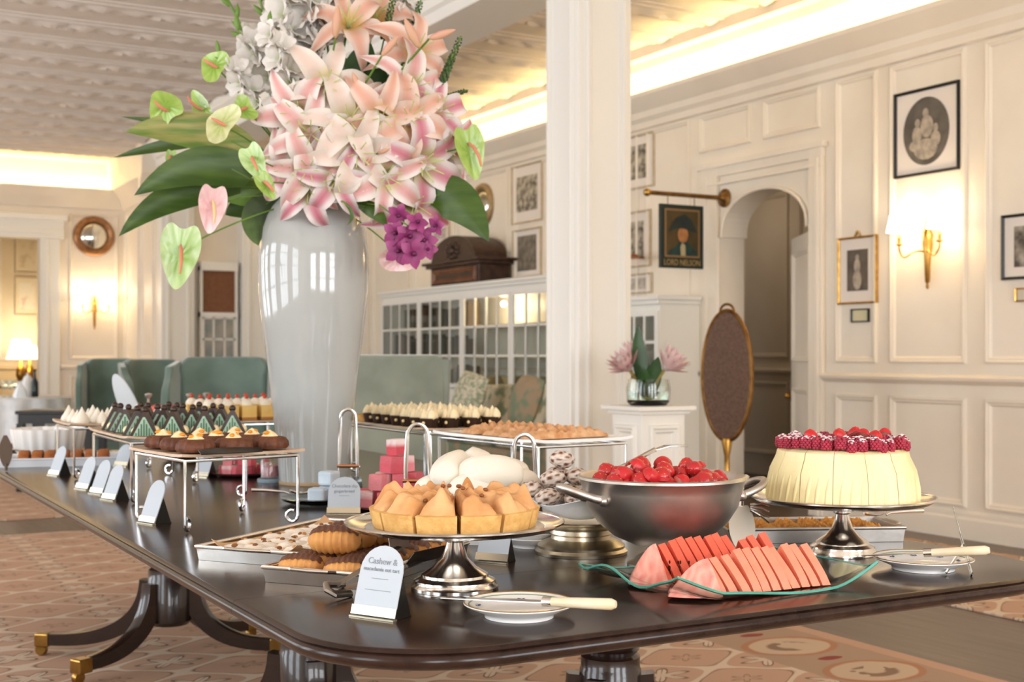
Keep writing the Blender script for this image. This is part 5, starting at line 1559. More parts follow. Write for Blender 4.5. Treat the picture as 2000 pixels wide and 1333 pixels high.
for ring_, n in ((0.134, 34), (0.108, 28), (0.082, 21), (0.055, 14), (0.028, 7)):
    for i in range(n):
        a = 2 * PI * i / n + rf.uniform(-.05, .05); r = ring_ + rf.uniform(-.006, .006)
        if rf.random() < 0.06: continue
        t = thing('raspberry', 'sugar-dusted red raspberry on top of the iced cake', 'raspberry', (s2[0] + r * math.cos(a), s2[1] + r * math.sin(a), zc_ - 0.003 + rf.uniform(0, .010)), rf.uniform(0, 6), 'raspberries on the iced cake')
        t.scale = (1.12,) * 3
        inst(RBM, 'drupelets', t)
        if rf.random() < 0.75: inst(SGM, 'sugar_dust', t)

# strawberries
STRM = mat('strawberry', 'c5262a', 'a81a20', scale=26, rough=0.28, coat=0.3)
SHALF = VC('strawberry_cut', 0.35, scale=30)
def sb_prof(): return [(0.001, 0), (0.008, 0.003), (0.014, 0.012), (0.017, 0.022), (0.016, 0.031), (0.010, 0.037), (0.001, 0.0385)]
SBW = MB().lathe(sb_prof(), 14).mesh('flesh', STRM, 60)
seed = MB()
for k, (r, z) in enumerate(((0.0115, 0.008), (0.0155, 0.016), (0.0172, 0.024), (0.0145, 0.032))):
    for i in range(7):
        a = 2 * PI * (i + 0.5 * (k % 2)) / 7
        seed.ball((r * math.cos(a), r * math.sin(a), z), (0.0009, 0.0009, 0.0013), 4, 3)
SEEDM = seed.mesh('seeds', mat('strawberry_seed', 'd9a64a', rough=0.5), 60)
hm = MB()
n = 14
prof = sb_prof()
vs = []; fs = []
for (r, z) in prof:
    for i in range(n + 1):
        a = PI * i / n
        vs.append((r * math.cos(a), r * math.sin(a), z))
for k in range(len(prof) - 1):
    for i in range(n):
        fs.append((k * (n + 1) + i, k * (n + 1) + i + 1, (k + 1) * (n + 1) + i + 1, (k + 1) * (n + 1) + i))
hm.add(vs, fs, [C_('c5262a')] * len(vs))
cf_ = []
vs2 = []
for (r, z) in prof:
    for q in (-1, -0.6, 0, 0.6, 1):
        vs2.append((r * q, 0, z)); cf_.append(lerp(C_('f3b6a4'), C_('dd4a3c'), abs(q) ** 1.2))
fs2 = []
for k in range(len(prof) - 1):
    for i in range(4):
        fs2.append((k * 5 + i, k * 5 + i + 1, (k + 1) * 5 + i + 1, (k + 1) * 5 + i))
hm.add(vs2, fs2, cf_)
SBH = hm.mesh('flesh', SHALF, 35)
def strawberry(pos, rot, half, label, group, s=1.0):
    t = thing('strawberry', label, 'strawberry', pos, 0, group)
    t.rotation_euler = rot; t.scale = (s, s, s)
    inst(SBH if half else SBW, 'flesh', t)
    if not half: inst(SEEDM, 'seeds', t)
for (a, r) in ((-2.2, 0.06), (-1.5, 0.11), (-0.5, 0.09), (-1.0, 0.05), (-2.9, 0.10), (0.6, 0.06), (-1.9, 0.02)):
    strawberry((s2[0] + r * math.cos(a), s2[1] + r * math.sin(a), zc_ + 0.022), (1.1, 0.2, a), True, 'halved strawberry among the raspberries on the iced cake', 'strawberries on the iced cake', 0.85)

# ---------------------------------------------------------------- pewter bowl of strawberries
b1 = W(1293, 2.76)
t = thing('pewter_bowl', 'large pewter footed bowl with two looped handles full of strawberries', 'bowl', (b1[0], b1[1], TBZ))
BR = 0.178
out = [(0.075, 0), (0.075, 0.006), (0.062, 0.012), (0.055, 0.020), (0.034, 0.032), (0.034, 0.042), (0.060, 0.046), (0.105, 0.066), (0.140, 0.095), (0.162, 0.130), (0.172, 0.165), (BR, 0.186), (BR + 0.004, 0.189), (BR + 0.004, 0.194), (BR - 0.002, 0.196)]
inn = [(BR - 0.006, 0.192), (0.166, 0.165), (0.156, 0.130), (0.134, 0.098), (0.100, 0.070), (0.055, 0.051), (0.002, 0.048)]
MB().lathe(out + inn, 64).build('body', PEWTER, t, ang=50)
def handle(az, dz=0.0):
    pts = []
    for i in range(17):
        u = i / 16
        a = PI * u
        pts.append((0.160 + 0.078 * math.sin(a) ** 0.8, -0.048 * math.cos(a), 0.150 + 0.028 * math.sin(a)))
    M = Matrix.Rotation(az, 4, 'Z')
    h = MB().tube(pts, [0.009 if i in (0, 1, 15, 16) else 0.0085 for i in range(17)], 10).xf(M).build('handle', PEWTER, t)
    for q in (-0.048, 0.048): MB().ball((0.163, q, 0.15), (0.012, 0.016, 0.012), 8, 6).xf(M).build('mount', PEWTER, h)
handle(math.radians(172)); handle(math.radians(-14))
k = 0
for (zr, R, n) in ((0.158, 0.118, 22), (0.172, 0.122, 24), (0.190, 0.092, 17), (0.200, 0.050, 8)):
    for i in range(n):
        a = 2 * PI * i / n + rf.uniform(-.1, .1); r = R * math.sqrt(rf.uniform(0.65, 1.0))
        strawberry((b1[0] + r * math.cos(a), b1[1] + r * math.sin(a), TBZ + zr + rf.uniform(-.004, .006)), (rf.uniform(0.6, 2.2), rf.uniform(-0.7, 0.7), rf.uniform(0, 6)), rf.random() < 0.42, 'ripe red strawberry heaped in the pewter bowl', 'strawberries in the pewter bowl', rf.uniform(0.95, 1.3))
# serving fork in the bowl
fk = thing('serving_fork', 'silver serving fork lying across the rim of the pewter bowl', 'fork', (b1[0], b1[1], TBZ + 0.195))
fa = Vector((-0.12, 0.06, -0.005)); fb_ = Vector((0.06, 0.11, 0.045))
MB().tube([tuple(fa), tuple(fa.lerp(fb_, 0.6)), tuple(fb_)], [0.004, 0.005, 0.006], 8).build('handle', SILVER, fk)
for q in (-0.012, -0.004, 0.004, 0.012):
    MB().tube([tuple(fb_ + Vector((0, q * 0.5, 0))), tuple(fb_ + Vector((0.035, q, 0.008))), tuple(fb_ + Vector((0.085, q, 0.006)))], 0.0016, 6).build('tine', SILVER, fk)

# ---------------------------------------------------------------- watermelon on the wavy glass platter
GX0, GX1, GY0, GY1 = 1.375, 1.86, 1.84, 2.165
gcx, gcy = (GX0 + GX1) / 2, (GY0 + GY1) / 2
t = thing('glass_platter', 'wavy rectangular clear glass platter with green edge under the watermelon', 'platter', (gcx, gcy, TBZ))
def gpl(u, v):
    x = (u - 0.5) * (GX1 - GX0); y = (v - 0.5) * (GY1 - GY0)
    ex = abs(2 * u - 1); ey = abs(2 * v - 1)
    z = 0.006 + 0.030 * max(0, ex - 0.55) ** 1.5 / 0.3 + 0.016 * max(0, ey - 0.86) / 0.14 * (0.5 + 0.5 * math.sin(u * 2 * PI * 1.0 + 0.6))
    z += 0.012 * (u < 0.22) * (0.22 - u) / 0.22 * math.sin(v * 2 * PI * 1.5 + 1.2)
    return (x, y, z)
MB().slab(gpl, 28, 20, 0.005).build('glass', mat('platter_glass', 'f0faf6', rough=0.03, trans=1.0, ior=1.45), t, ang=60)
ed = []
for i in range(29): ed.append(gpl(i / 28, 0))
for i in range(1, 21): ed.append(gpl(1, i / 20))
for i in range(1, 29): ed.append(gpl(1 - i / 28, 1))
for i in range(1, 20): ed.append(gpl(0, 1 - i / 20))
MB().tube([(p[0], p[1], p[2] - 0.0025) for p in ed], 0.0028, 6, True).build('edge', mat('green_glass_edge', '4f9a86', '62b3a4', scale=6, rough=0.15), t, label='sea green polished glass edge')
MELON = VC('watermelon', 0.4, scale=60, coat=0.15, bump=0.1, bscale=200)
def melon_slice(hw, h, th, taper=1.0, cmid='e8604a', cedge='f2a58c'):
    mb = MB()
    n = 14
    out = []
    for i in range(n + 1):                  # rounded triangular section: y across, z up
        u = i / n
        if u < 0.5:
            k = u * 2; y = -hw + hw * k; z = h * k ** 0.80
        else:
            k = (u - 0.5) * 2; y = hw * k; z = h * (1 - k) ** 0.80
        out.append((y, z))
    for s, x, tp in ((0, 0.0, taper), (1, th, 1.0)):
        pass
    vs = [(0.0, y * taper, z * taper) for (y, z) in out] + [(th, y, z) for (y, z) in out]
    vs += [(0.0, 0, h * 0.35 * taper), (th, 0, h * 0.35)]
    m = n + 1
    fs = []
    for i in range(m):
        j = (i + 1) % m
        fs.append((i, j, m + j, m + i))
        fs.append((j, i, 2 * m)); fs.append((m + i, m + j, 2 * m + 1))
    cs = [lerp(hx(cmid), hx(cedge), 0.85) for _ in range(2 * m)] + [hx(cmid)] * 2
    mb.add(vs, fs, cs)
    return mb
SEEDW = mat('melon_seed', '2d1a14', rough=0.4)
def melon_row(n, x0, y0, step, hw, h, label, group, lean, cols, seeds=False, ramp=3):
    for i in range(n):
        k = min(1.0, 0.80 + 0.07 * i) if ramp else 1.0
        th = step * 0.74
        m = melon_slice(hw * k, h * k * rf.uniform(0.95, 1.03), th, 0.96, *cols)
        t = thing('watermelon_slice', label, 'watermelon', (x0 + step * i, y0 + rf.uniform(-.004, .004), TBZ + 0.0085), 0, group)
        # shear the slice so that it leans on its neighbour
        ln = lean + rf.uniform(-.10, .06)
        m.v = [(x + ln * z, y, z) for (x, y, z) in m.v]
        m.build('flesh', MELON, t, ang=35)
        if seeds and i < 5:
            sd = MB()
            for q in range(3):
                yy_ = -0.02 + rf.uniform(-.014, .014); zz = rf.uniform(0.018, 0.042)
                sd.ball((lean * zz - 0.0004, yy_, zz), (0.0012, 0.0025, 0.0038), 6, 4)
                sd.ball((th + lean * zz, yy_ - 0.012, zz), (0.0012, 0.0025, 0.0038), 6, 4)
            sd.build('seeds', SEEDW, t)
# end caps: tapered first pieces of each row
def melon_cap(L, hw, h, lean):
    mb = MB()
    n = 12
    secs = 9
    vs = []; fs = []; cs = []
    for s in range(secs + 1):
        u = s / secs
        k = math.sin(u * PI / 2) ** 0.75 if s else 0.03
        for i in range(n + 1):
            q = i / n
            y = (-1 + 2 * q) * hw * k
            z = h * k * (1 - abs(2 * q - 1) ** 1.15)
            vs.append((-L + L * u + lean * z, y, z)); cs.append(lerp(C_('f08478'), C_('f6b8a4'), rf.random()))
    m = n + 1
    for s in range(secs):
        for i in range(n):
            fs.append((s * m + i, (s + 1) * m + i, (s + 1) * m + i + 1, s * m + i + 1))
        fs.append((s * m + n, (s + 1) * m + n, (s + 1) * m, s * m))
    fs.append(tuple(secs * m + i for i in range(m))); fs.append(tuple(range(m - 1, -1, -1)))
    return mb.add(vs, fs, cs)
FRX, FRY = 1.495, 1.915
BKX, BKY = 1.475, 2.055
t = thing('watermelon_slice', 'tapered pink end piece of watermelon in the pale coral row', 'watermelon', (FRX, FRY, TBZ + 0.0075))
melon_cap(0.085, 0.054, 0.064, 0.10).build('flesh', MELON, t, ang=60)
t = thing('watermelon_slice', 'larger tapered end piece of watermelon beside the bowl foot', 'watermelon', (BKX, BKY, TBZ + 0.0075))
melon_cap(0.055, 0.056, 0.075, 0.10).build('flesh', MELON, t, ang=60)
melon_row(11, FRX + 0.001, FRY, 0.0240, 0.056, 0.076, 'pale coral watermelon slice in the row along the table edge', 'coral row of watermelon slices', -0.16, ('f0623f', 'f5977a'))
melon_row(9, BKX + 0.001, BKY, 0.0225, 0.058, 0.084, 'deep red watermelon slice in the row next to the pewter bowl', 'red row of watermelon slices', -0.16, ('e2402c', 'ee6a50'), True)
melon_row(3, 1.705, 2.05, 0.024, 0.056, 0.088, 'red watermelon slice standing apart behind the coral row', 'single watermelon slices', -0.2, ('e24a36', 'ee7258'))

# ---------------------------------------------------------------- plates with cake knives
BLUEP = mat('blue_print', '3d4f7c', rough=0.3)
GRNP = mat('green_line', '7d8f6a', rough=0.3)
def plate(label, loc, R, z=TBZ, deco=True, m=PORC):
    t = thing('side_plate', label, 'plate', (loc[0], loc[1], z))
    MB().lathe([(R * 0.62, 0), (R * 0.62, 0.004), (R * 0.66, 0.008), (R * 0.97, 0.021), (R, 0.0235), (R * 0.99, 0.0255), (R * 0.95, 0.0235), (R * 0.66, 0.0115), (R * 0.58, 0.009), (0.002, 0.008)], 56).build('plate_body', m, t, ang=60)
    if deco:
        MB().tube([(R * 0.985 * math.cos(2 * PI * i / 56), R * 0.985 * math.sin(2 * PI * i / 56), 0.0255) for i in range(56)], 0.0011, 5, True).build('gold_line', mat('gold_line', 'b08d4e', rough=0.3, metal=0.6), t)
        MB().tube([(R * 0.90 * math.cos(2 * PI * i / 56), R * 0.90 * math.sin(2 * PI * i / 56), 0.0218) for i in range(56)], 0.0010, 5, True).build('green_line', GRNP, t)
        for i in range(9):
            a = 2 * PI * i / 9 + 0.3
            r = R * 0.78; zz = 0.0165
            sp = MB()
            for q in range(5):
                b = 2 * PI * q / 5
                sp.ball((r * math.cos(a) + 0.005 * math.cos(b), r * math.sin(a) + 0.005 * math.sin(b), zz), (0.003, 0.003, 0.0009), 6, 4)
            sp.build('printed_flower', BLUEP, t)
    return t
IVORY = mat('ivory_handle', 'e9dcc0', 'dccaa6', scale=14, rough=0.3)
def knife(label, a, b, za, zb, hl=0.125):
    """blade tip a, handle end b"""
    A = Vector((a[0], a[1], za)); B = Vector((b[0], b[1], zb)); D = B - A; L = D.length
    t = thing('cake_knife', label, 'knife', (A.x, A.y, A.z))
    M = Matrix.Rotation(math.atan2(D.y, D.x), 4, 'Z') @ Matrix.Rotation(-math.atan2(D.z, math.hypot(D.x, D.y)), 4, 'Y')
    bl = L - hl
    MB().prism([(0, 0), (0.03, 0.010), (bl * 0.7, 0.013), (bl, 0.010), (bl, -0.009), (bl * 0.7, -0.010), (0.02, -0.004)], -0.0009, 0.0009, 'z').xf(M).build('blade', SILVER, t, ang=0)
    MB().tube([(bl - 0.004, 0, 0), (bl + 0.012, 0, 0)], [0.009, 0.0085], 10).xf(M).build('ferrule', SILVER, t)
    MB().tube([(bl + 0.010, 0, 0), (bl + hl * 0.5, 0, 0), (L - 0.008, 0, 0), (L, 0, 0)], [0.0080, 0.0092, 0.0098, 0.006], 12).xf(M).build('handle', IVORY, t)
    return t
pl1 = T3(1014, 1205)
plate('patterned side plate with a knife in front of the meringue tart stand', pl1, 0.097)
knife('ivory handled cake knife resting on the plate before the meringue tart', W(842, 2.235), W(1203, 2.10), TBZ + 0.030, TBZ + 0.044)
pl2 = T3(1803, 1112)
plate('patterned side plate with a knife next to the iced cake stand', pl2, 0.104)
knife('ivory handled cake knife resting on the plate beside the iced cake', W(1682, 2.70), W(1933, 2.58), TBZ + 0.030, TBZ + 0.060)
# upright fork by the right-hand plate
fx_, fy_ = W(1898, 2.62)
t = thing('pastry_tongs', 'slim clear plastic tongs leaning up behind the knife plate', 'tongs', (fx_, fy_, TBZ + 0.001))
e1_ = Vector((W(1862, 2.74)[0] - fx_, W(1862, 2.74)[1] - fy_, 0.125))
MB().tube([(0, 0, 0.003), tuple(e1_ * 0.5), tuple(e1_)], [0.008, 0.007, 0.004], 8, flat=0.3).build('arm', GLASS, t)
MB().tube([(-0.03, 0.04, 0.003), tuple(e1_ * 0.45)], [0.004, 0.004], 8, flat=0.4).build('arm', SILVER, t)

# ---------------------------------------------------------------- place cards
CARD = mat('card_paper', 'bcc4cc', rough=0.6)
INK = mat('card_ink', '8d949b', rough=0.7)
CLIP = mat('card_clip', 'c9bfa8', rough=0.25, metal=0.9)
BLACKM = mat('black_card_stand', '16130f', rough=0.3)
def place_card(label, loc, rz, w=0.078, h=0.112, lines=None, lean=0.36, group=None, cardm=CARD, bars=()):
    t = thing('place_card', label, 'place card', (loc[0], loc[1], TBZ), rz, group)
    M = Matrix.Rotation(-lean, 4, 'X')
    out = [(-w / 2, 0.0), (w / 2, 0.0)]
    r = w / 2
    for i in range(13):
        a = PI * i / 12
        out.append((r * math.cos(a), h - r * 0.95 + r * 0.95 * math.sin(a)))
    MB().prism(out, -0.0012, 0.0012, 'y').xf(Matrix.Translation((0, 0, 0.004)) @ M).build('card', cardm, t, ang=0)
    MB().box((-w / 2 - 0.002, -0.0036, 0.0), (w / 2 + 0.002, -0.0014, 0.016)).xf(Matrix.Translation((0, 0, 0.004)) @ M).box((-w / 2 - 0.002, -0.008, 0.0), (w / 2 + 0.002, 0.003, 0.003)).build('clip', CLIP, t, ang=0)
    bz = h * 0.62 * math.cos(lean); by_ = h * 0.62 * math.sin(lean)
    MB().prism([(0.004, 0.0), (by_ * 1.0 + 0.030, 0.0), (by_ + 0.026, 0.003), (by_ + 0.004, bz), (by_ + 0.001, bz)], -w / 2 + 0.003, w / 2 - 0.003, 'x').build('stand', BLACKM, t, ang=0)
    if lines:
        for (txt, size, hh) in lines:
            p = Matrix.Translation((0, 0, 0.004)) @ M @ Matrix.Translation((0, -0.0016, hh))
            o = inst(text_mesh(txt, size, INK), 'lettering', t)
            o.location = p.translation; o.rotation_euler = (PI / 2 - lean, 0, 0)
    for (hh, bw_) in bars:
        MB().box((-bw_ / 2, -0.0017, hh - 0.0006), (bw_ / 2, -0.0011, hh + 0.0006)).xf(Matrix.Translation((0, 0, 0.004)) @ M).build('printed_line', INK, t, ang=0)
    return t
ca, cb_ = T3(690, 1204), T3(770, 1215)
place_card('white arched card reading Cashew & macadamia nut tart by the eclair tray', ((ca[0] + cb_[0]) / 2, (ca[1] + cb_[1]) / 2), math.atan2(cb_[1] - ca[1], cb_[0] - ca[0]), 0.092, 0.122,
           [('Cashew &', 0.0155, 0.094), ('macadamia nut tart', 0.0100, 0.080)], 0.30, bars=((0.064, 0.036), (0.044, 0.056)))
LC = math.radians(-72)
def lcard(px, py, label, h=0.105, rz=LC, w=0.075, lines=None, bars=(), lean=0.36, cm=CARD):
    x, y = T3(px, py)
    place_card(label, (x, y), rz, w, h, lines, lean, None, cm, bars)
lcard(287, 1024, 'white arched card standing before the chocolate cake riser', 0.118)
lcard(212, 978, 'white arched card, nearest the riser in the row of three by the table edge', 0.112)
lcard(188, 966, 'white arched card in the middle of the row of three by the table edge', 0.112)
lcard(160, 957, 'white arched card, end of the row of three beside the loaf tray', 0.112)
lcard(105, 930, 'white arched card beside the tray of brown loaf slices', 0.112)
lcard(392, 933, 'grey shadowed card standing under the chocolate cake riser', 0.105, math.radians(-62))
lcard(960, 1100, 'white card half hidden under the meringue tart stand', 0.100, math.radians(-55))
lcard(671, 1006, 'white arched card before the pink coconut cubes', 0.105, math.radians(-30), 0.092, [('Chocolate dip', 0.0130, 0.078), ('gingerbread', 0.0125, 0.063)], ((0.050, 0.03),), 0.30)
lcard(236, 912, 'small tan-backed card behind the row of three', 0.09, math.radians(-62))

# ---------------------------------------------------------------- silver trays of pastries
def tray(label, corner, ang, L, Wd, H=0.030, m=SILVER, beaded=True):
    """corner = front-left base corner; long side along ang"""
    t = thing('silver_tray', label, 'tray', (corner[0], corner[1], TBZ), ang)
    o = 0.004
    # sloping walls
    vs = [(o, -o, 0), (L - o, -o, 0), (L - o, -Wd + o, 0), (o, -Wd + o, 0), (0, 0, H), (L, 0, H), (L, -Wd, H), (0, -Wd, H),
          (0.006, -0.006, H), (L - 0.006, -0.006, H), (L - 0.006, -Wd + 0.006, H), (0.006, -Wd + 0.006, H), (o + .003, -o - .003, 0.003), (L - o - .003, -o - .003, 0.003), (L - o - .003, -Wd + o + .003, 0.003), (o + .003, -Wd + o + .003, 0.003)]
    fs = [(0, 1, 2, 3)]
    for a in (0, 4, 8):
        for i in range(4):
            j = (i + 1) % 4
            fs.append((a + i, a + j, a + 4 + j, a + 4 + i))
    fs.append((12, 13, 14, 15))
    MB().add(vs, fs).build('pan', m, t, ang=20)
    MB().tube([(0, 0, H), (L, 0, H), (L, -Wd, H), (0, -Wd, H)], 0.0042, 8, True).build('rolled_rim', m, t)
    for (x, s) in ((0.0, -1), (L, 1)):
        MB().tube([(x, -Wd * 0.28, H), (x + s * 0.012, -Wd * 0.32, H + 0.002), (x + s * 0.016, -Wd * 0.5, H + 0.002), (x + s * 0.012, -Wd * 0.68, H + 0.002), (x, -Wd * 0.72, H)], 0.004, 8).build('handle', m, t)
    return t
PAPER = mat('baking_paper', 'd8b48c', 'c79f75', scale=8, rough=0.8)
TA = math.radians(37)
tr1 = T3(383, 1095); TL1, TW1 = 0.52, 0.27
tray('silver tray of pale nut biscuits next to the wire riser', tr1, TA, TL1, TW1)
tr2 = T3(513, 1138); TL2, TW2 = 0.46, 0.235
tray('silver tray of chocolate topped eclairs beside the lettered card', tr2, TA, TL2, TW2)
def on_tray(c, ang, u, v):
    return (c[0] + u * math.cos(ang) + v * math.sin(ang), c[1] + u * math.sin(ang) - v * math.cos(ang))
# paper liner in tray 1
o = MB().slab(lambda u, v: (0.025 + u * (TL1 - 0.05), -0.022 - v * (TW1 - 0.044), 0.006 + 0.020 * abs(2 * v - 1) ** 6 + 0.018 * abs(2 * u - 1) ** 8), 20, 14, 0.0012).build('paper_liner', PAPER, loc=(tr1[0], tr1[1], TBZ), rot=(0, 0, TA))
tag(o, 'tan baking paper lining the tray of nut biscuits', 'paper')
BISC = VC('nut_biscuit', 0.8, scale=30, bump=0.3, bscale=90)
def biscuit_mesh(seed_):
    r_ = random.Random(seed_)
    mb = MB()
    n = 12
    pr = [(0.02, 0.0), (0.028, 0.004), (0.029, 0.012), (0.022, 0.018), (0.010, 0.021), (0.001, 0.0215)]
    off = [1 + r_.uniform(-0.22, 0.22) for _ in range(n)]
    mb.lathe(pr, n, mod=lambda a, k: off[int(round(a / (2 * PI) * n)) % n], cols=[C_('d8b382'), C_('e0bd90'), C_('ead6ba'), C_('f2e8da'), C_('f4eee4'), C_('f4eee4')])
    return mb.mesh('biscuit', BISC, 50)
def chunk_mesh(seed_):
    r_ = random.Random(seed_ + 50)
    mb = MB()
    for i in range(2):
        a = r_.uniform(0, 6.3); r = r_.uniform(0.004, 0.017)
        mb.col = C_(r_.choice(('a5713f', 'cf9f68', '8a5a34', 'c08a52')))
        mb.ball((r * math.cos(a), r * math.sin(a), 0.0190), (0.008, 0.0065, 0.0055), 6, 5, 0.15)
    return mb.mesh('nut_chunk', BISC, 40)
BM = [biscuit_mesh(i) for i in range(4)]; CM = [chunk_mesh(i) for i in range(4)]
for iu in range(9):
    for iv in range(4):
        u = 0.066 + iu * 0.0485 + rf.uniform(-.004, .004); v = 0.058 + iv * 0.0515 + rf.uniform(-.004, .004)
        x, y = on_tray(tr1, TA, u, v)
        t = thing('nut_biscuit', 'pale sugar-dusted biscuit studded with nuts on the silver tray', 'biscuit', (x, y, TBZ + 0.0105 + 0.004 * ((iu + iv) % 2)), rf.uniform(0, 6), 'nut biscuits on the silver tray')
        t.scale = (0.92,) * 3
        q = rf.randrange(4); inst(BM[q], 'crumb', t); inst(CM[rf.randrange(4)], 'nut_pieces', t)
# eclairs
CHOUX = mat('choux_pastry', 'd79a55', 'b9783a', scale=18, rough=0.6, bump=0.2, bscale=50)
CHOC = mat('chocolate_glaze', '6b4433', '583426', scale=14, rough=0.45, bump=0.15, bscale=60)
def eclair_meshes(L=0.112, R=0.030):
    e = MB(); n = 30; m = 20
    def fn(u, v):
        x = -L / 2 + L * u
        k = max(0.02, 1 - abs(2 * u - 1) ** 3.2) ** 0.5
        a = 2 * PI * v
        rib = 1 + 0.06 * math.cos(u * 2 * PI * 9)
        return (x, R * k * math.cos(a) * rib, R * 0.95 + R * 0.95 * k * math.sin(a) * rib)
    e.grid(fn, n, 40)
    g = MB()
    def fg_(u, v):
        uu = 0.04 + 0.92 * u
        x = -L / 2 + L * uu
        k = max(0.02, 1 - abs(2 * uu - 1) ** 3.2) ** 0.5
        a = PI * (0.24 + 0.52 * v + 0.02 * math.sin(40 * u))
        drip = 0.0
        rr = R * 1.08 * k * (1 + 0.04 * math.cos(uu * 2 * PI * 9))
        return (x, rr * math.cos(a), R * 0.95 + rr * 0.98 * math.sin(a) + 0.001 * math.sin(u * 50))
    g.grid(fg_, 30, 16)
    return e.mesh('choux', CHOUX, 60), g.mesh('glaze', CHOC, 60)
ECH, ECG = eclair_meshes()
for iu in range(8):
    for iv in range(2):
        u = 0.042 + iu * 0.053; v = 0.064 + iv * 0.107
        x, y = on_tray(tr2, TA, u, v)
        t = thing('eclair', 'ribbed choux eclair with chocolate top in the silver tray', 'eclair', (x, y, TBZ + 0.0042), TA - PI / 2 + rf.uniform(-.12, .12) + 0.25, 'eclairs in the silver tray')
        t.scale = (0.86,) * 3
        inst(ECH, 'choux', t); inst(ECG, 'glaze', t)
for iu in range(5):
    u = 0.09 + iu * 0.068; v = 0.118 + rf.uniform(-.01, .01)
    x, y = on_tray(tr2, TA, u, v)
    t = thing('eclair', 'chocolate topped eclair piled on the others in the tray', 'eclair', (x, y, TBZ + 0.0505), TA - PI / 2 + rf.uniform(-.1, .1) + 0.25, 'eclairs piled in the silver tray')
    t.scale = (0.98,) * 3
    inst(ECH, 'choux', t); inst(ECG, 'glaze', t)
# cake slicer tongs on the eclair tray
STEEL = mat('brushed_steel', 'a9a29a', '8f8880', scale=12, rough=0.32, metal=1.0)
q0 = T3(662, 1168); q1 = T3(858, 1112, ZT + 0.02)
t = thing('pastry_tongs', 'flat brushed steel tongs lying against the eclair tray', 'tongs', (q0[0], q0[1], TBZ))
D = Vector((q1[0] - q0[0], q1[1] - q0[1], 0)); ang_ = math.atan2(D.y, D.x); L = D.length
M = Matrix.Rotation(ang_, 4, 'Z')
MB().slab(lambda u, v: (u * L * 0.8, -0.010 + 0.020 * v, 0.012 + 0.030 * u), 10, 2, 0.002).xf(M).build('arm', STEEL, t)
MB().slab(lambda u, v: (L * 0.70 + u * 0.095, 0.02 - 0.03 * v - 0.025 * u * 0.2, 0.032 + 0.03 * v + 0.006 * u), 6, 3, 0.002).xf(M).build('blade', STEEL, t)
MB().tube([(0.02, 0.010, 0.02), (-0.02, 0.012, 0.026), (-0.028, 0, 0.018), (-0.02, -0.012, 0.010), (0.02, -0.010, 0.006)], 0.006, 8, flat=1.4).xf(M).build('bow', STEEL, t)
MB().slab(lambda u, v: (u * L * 0.7, 0.016 - 0.016 * v, 0.020 + 0.05 * u), 10, 2, 0.002).xf(M @ Matrix.Rotation(0.12, 4, 'Z')).build('arm', STEEL, t)
MB().slab(lambda u, v: (L * 0.62 + u * 0.06, 0.012 + 0.005 * v, 0.058 + 0.032 * v + 0.01 * u), 6, 3, 0.002).xf(M @ Matrix.Rotation(0.12, 4, 'Z')).build('blade', STEEL, t)

# tray 3 with crumb slices behind the watermelon
tr3 = T3(1422, 1064); a3 = math.radians(-24)
t3c = (tr3[0] + 0.20 * math.sin(-a3), tr3[1] + 0.20 * math.cos(a3))
tray('silver gallery tray of golden crumble squares behind the watermelon', (t3c[0] + 0.0, t3c[1] + 0.0), a3, 0.44, 0.20, 0.034, PEWTER)
CRMB = mat('golden_crumble', 'd99a48', 'b5742e', scale=40, rough=0.8, bump=0.5, bscale=120)
for iu in range(6):
    for iv in range(2):
        x, y = on_tray(t3c, a3, 0.06 + iu * 0.062, 0.058 + iv * 0.084)
        mb = MB()
        def top(u, v, s=rf.uniform(0, 9)):
            e = min(1, 8 * min(u, 1 - u)) * min(1, 8 * min(v, 1 - v))
            return ((u - .5) * .056, (v - .5) * .076, 0.004 + e * (0.028 + 0.004 * math.sin(19 * u + s) + 0.004 * math.sin(23 * v + s * 2)))
        mb.grid(top, 10, 10).box((-.028, -.038, 0), (.028, .038, 0.006))
        o = mb.build('crumble_square', CRMB, loc=(x, y, TBZ + 0.0035), rot=(0, 0, a3))
        tag(o, 'golden crumble square in the tray behind the watermelon', 'pastry', 'crumble squares in the gallery tray')
sp_a = on_tray(t3c, a3, 0.40, 0.06); sp_b = on_tray(t3c, a3, 0.50, 0.10)
spoon('serving_spoon', 'silver serving spoon resting on the end of the crumble tray', sp_a, (sp_b[0] + 0.07, sp_b[1] + 0.03), TBZ + 0.043, TBZ + 0.055)
# pastry server and claw tongs leaning between the bowl and the crumble tray
jx, jy = W(1452, 3.0)
t = thing('pastry_server', 'grey steel spade server with claw ends between bowl and cake stand', 'server', (jx, jy, TBZ), -TH)
MB().slab(lambda u, v: ((u - .5) * 0.062 * math.sin(PI * (.10 + .80 * v)) ** 0.5, 0.035 * v, 0.002 + 0.095 * v), 8, 10, 0.002).build('blade', mat('matt_steel', 'c9bfae', rough=0.4, metal=0.8), t)
MB().tube([(0, 0.035, 0.095), (0.005, 0.05, 0.135), (0.02, 0.06, 0.165)], [0.006, 0.005, 0.007], 8).build('handle', SILVER, t)
for q in range(4):
    MB().tube([(0.02, 0.02, 0.10 - 0.004 * q), (0.045, 0.012 + 0.004 * q, 0.103 - 0.010 * q), (0.062, 0.008, 0.098 - 0.013 * q)], [0.0035, 0.003, 0.0022], 7).build('claw', SILVER, t)

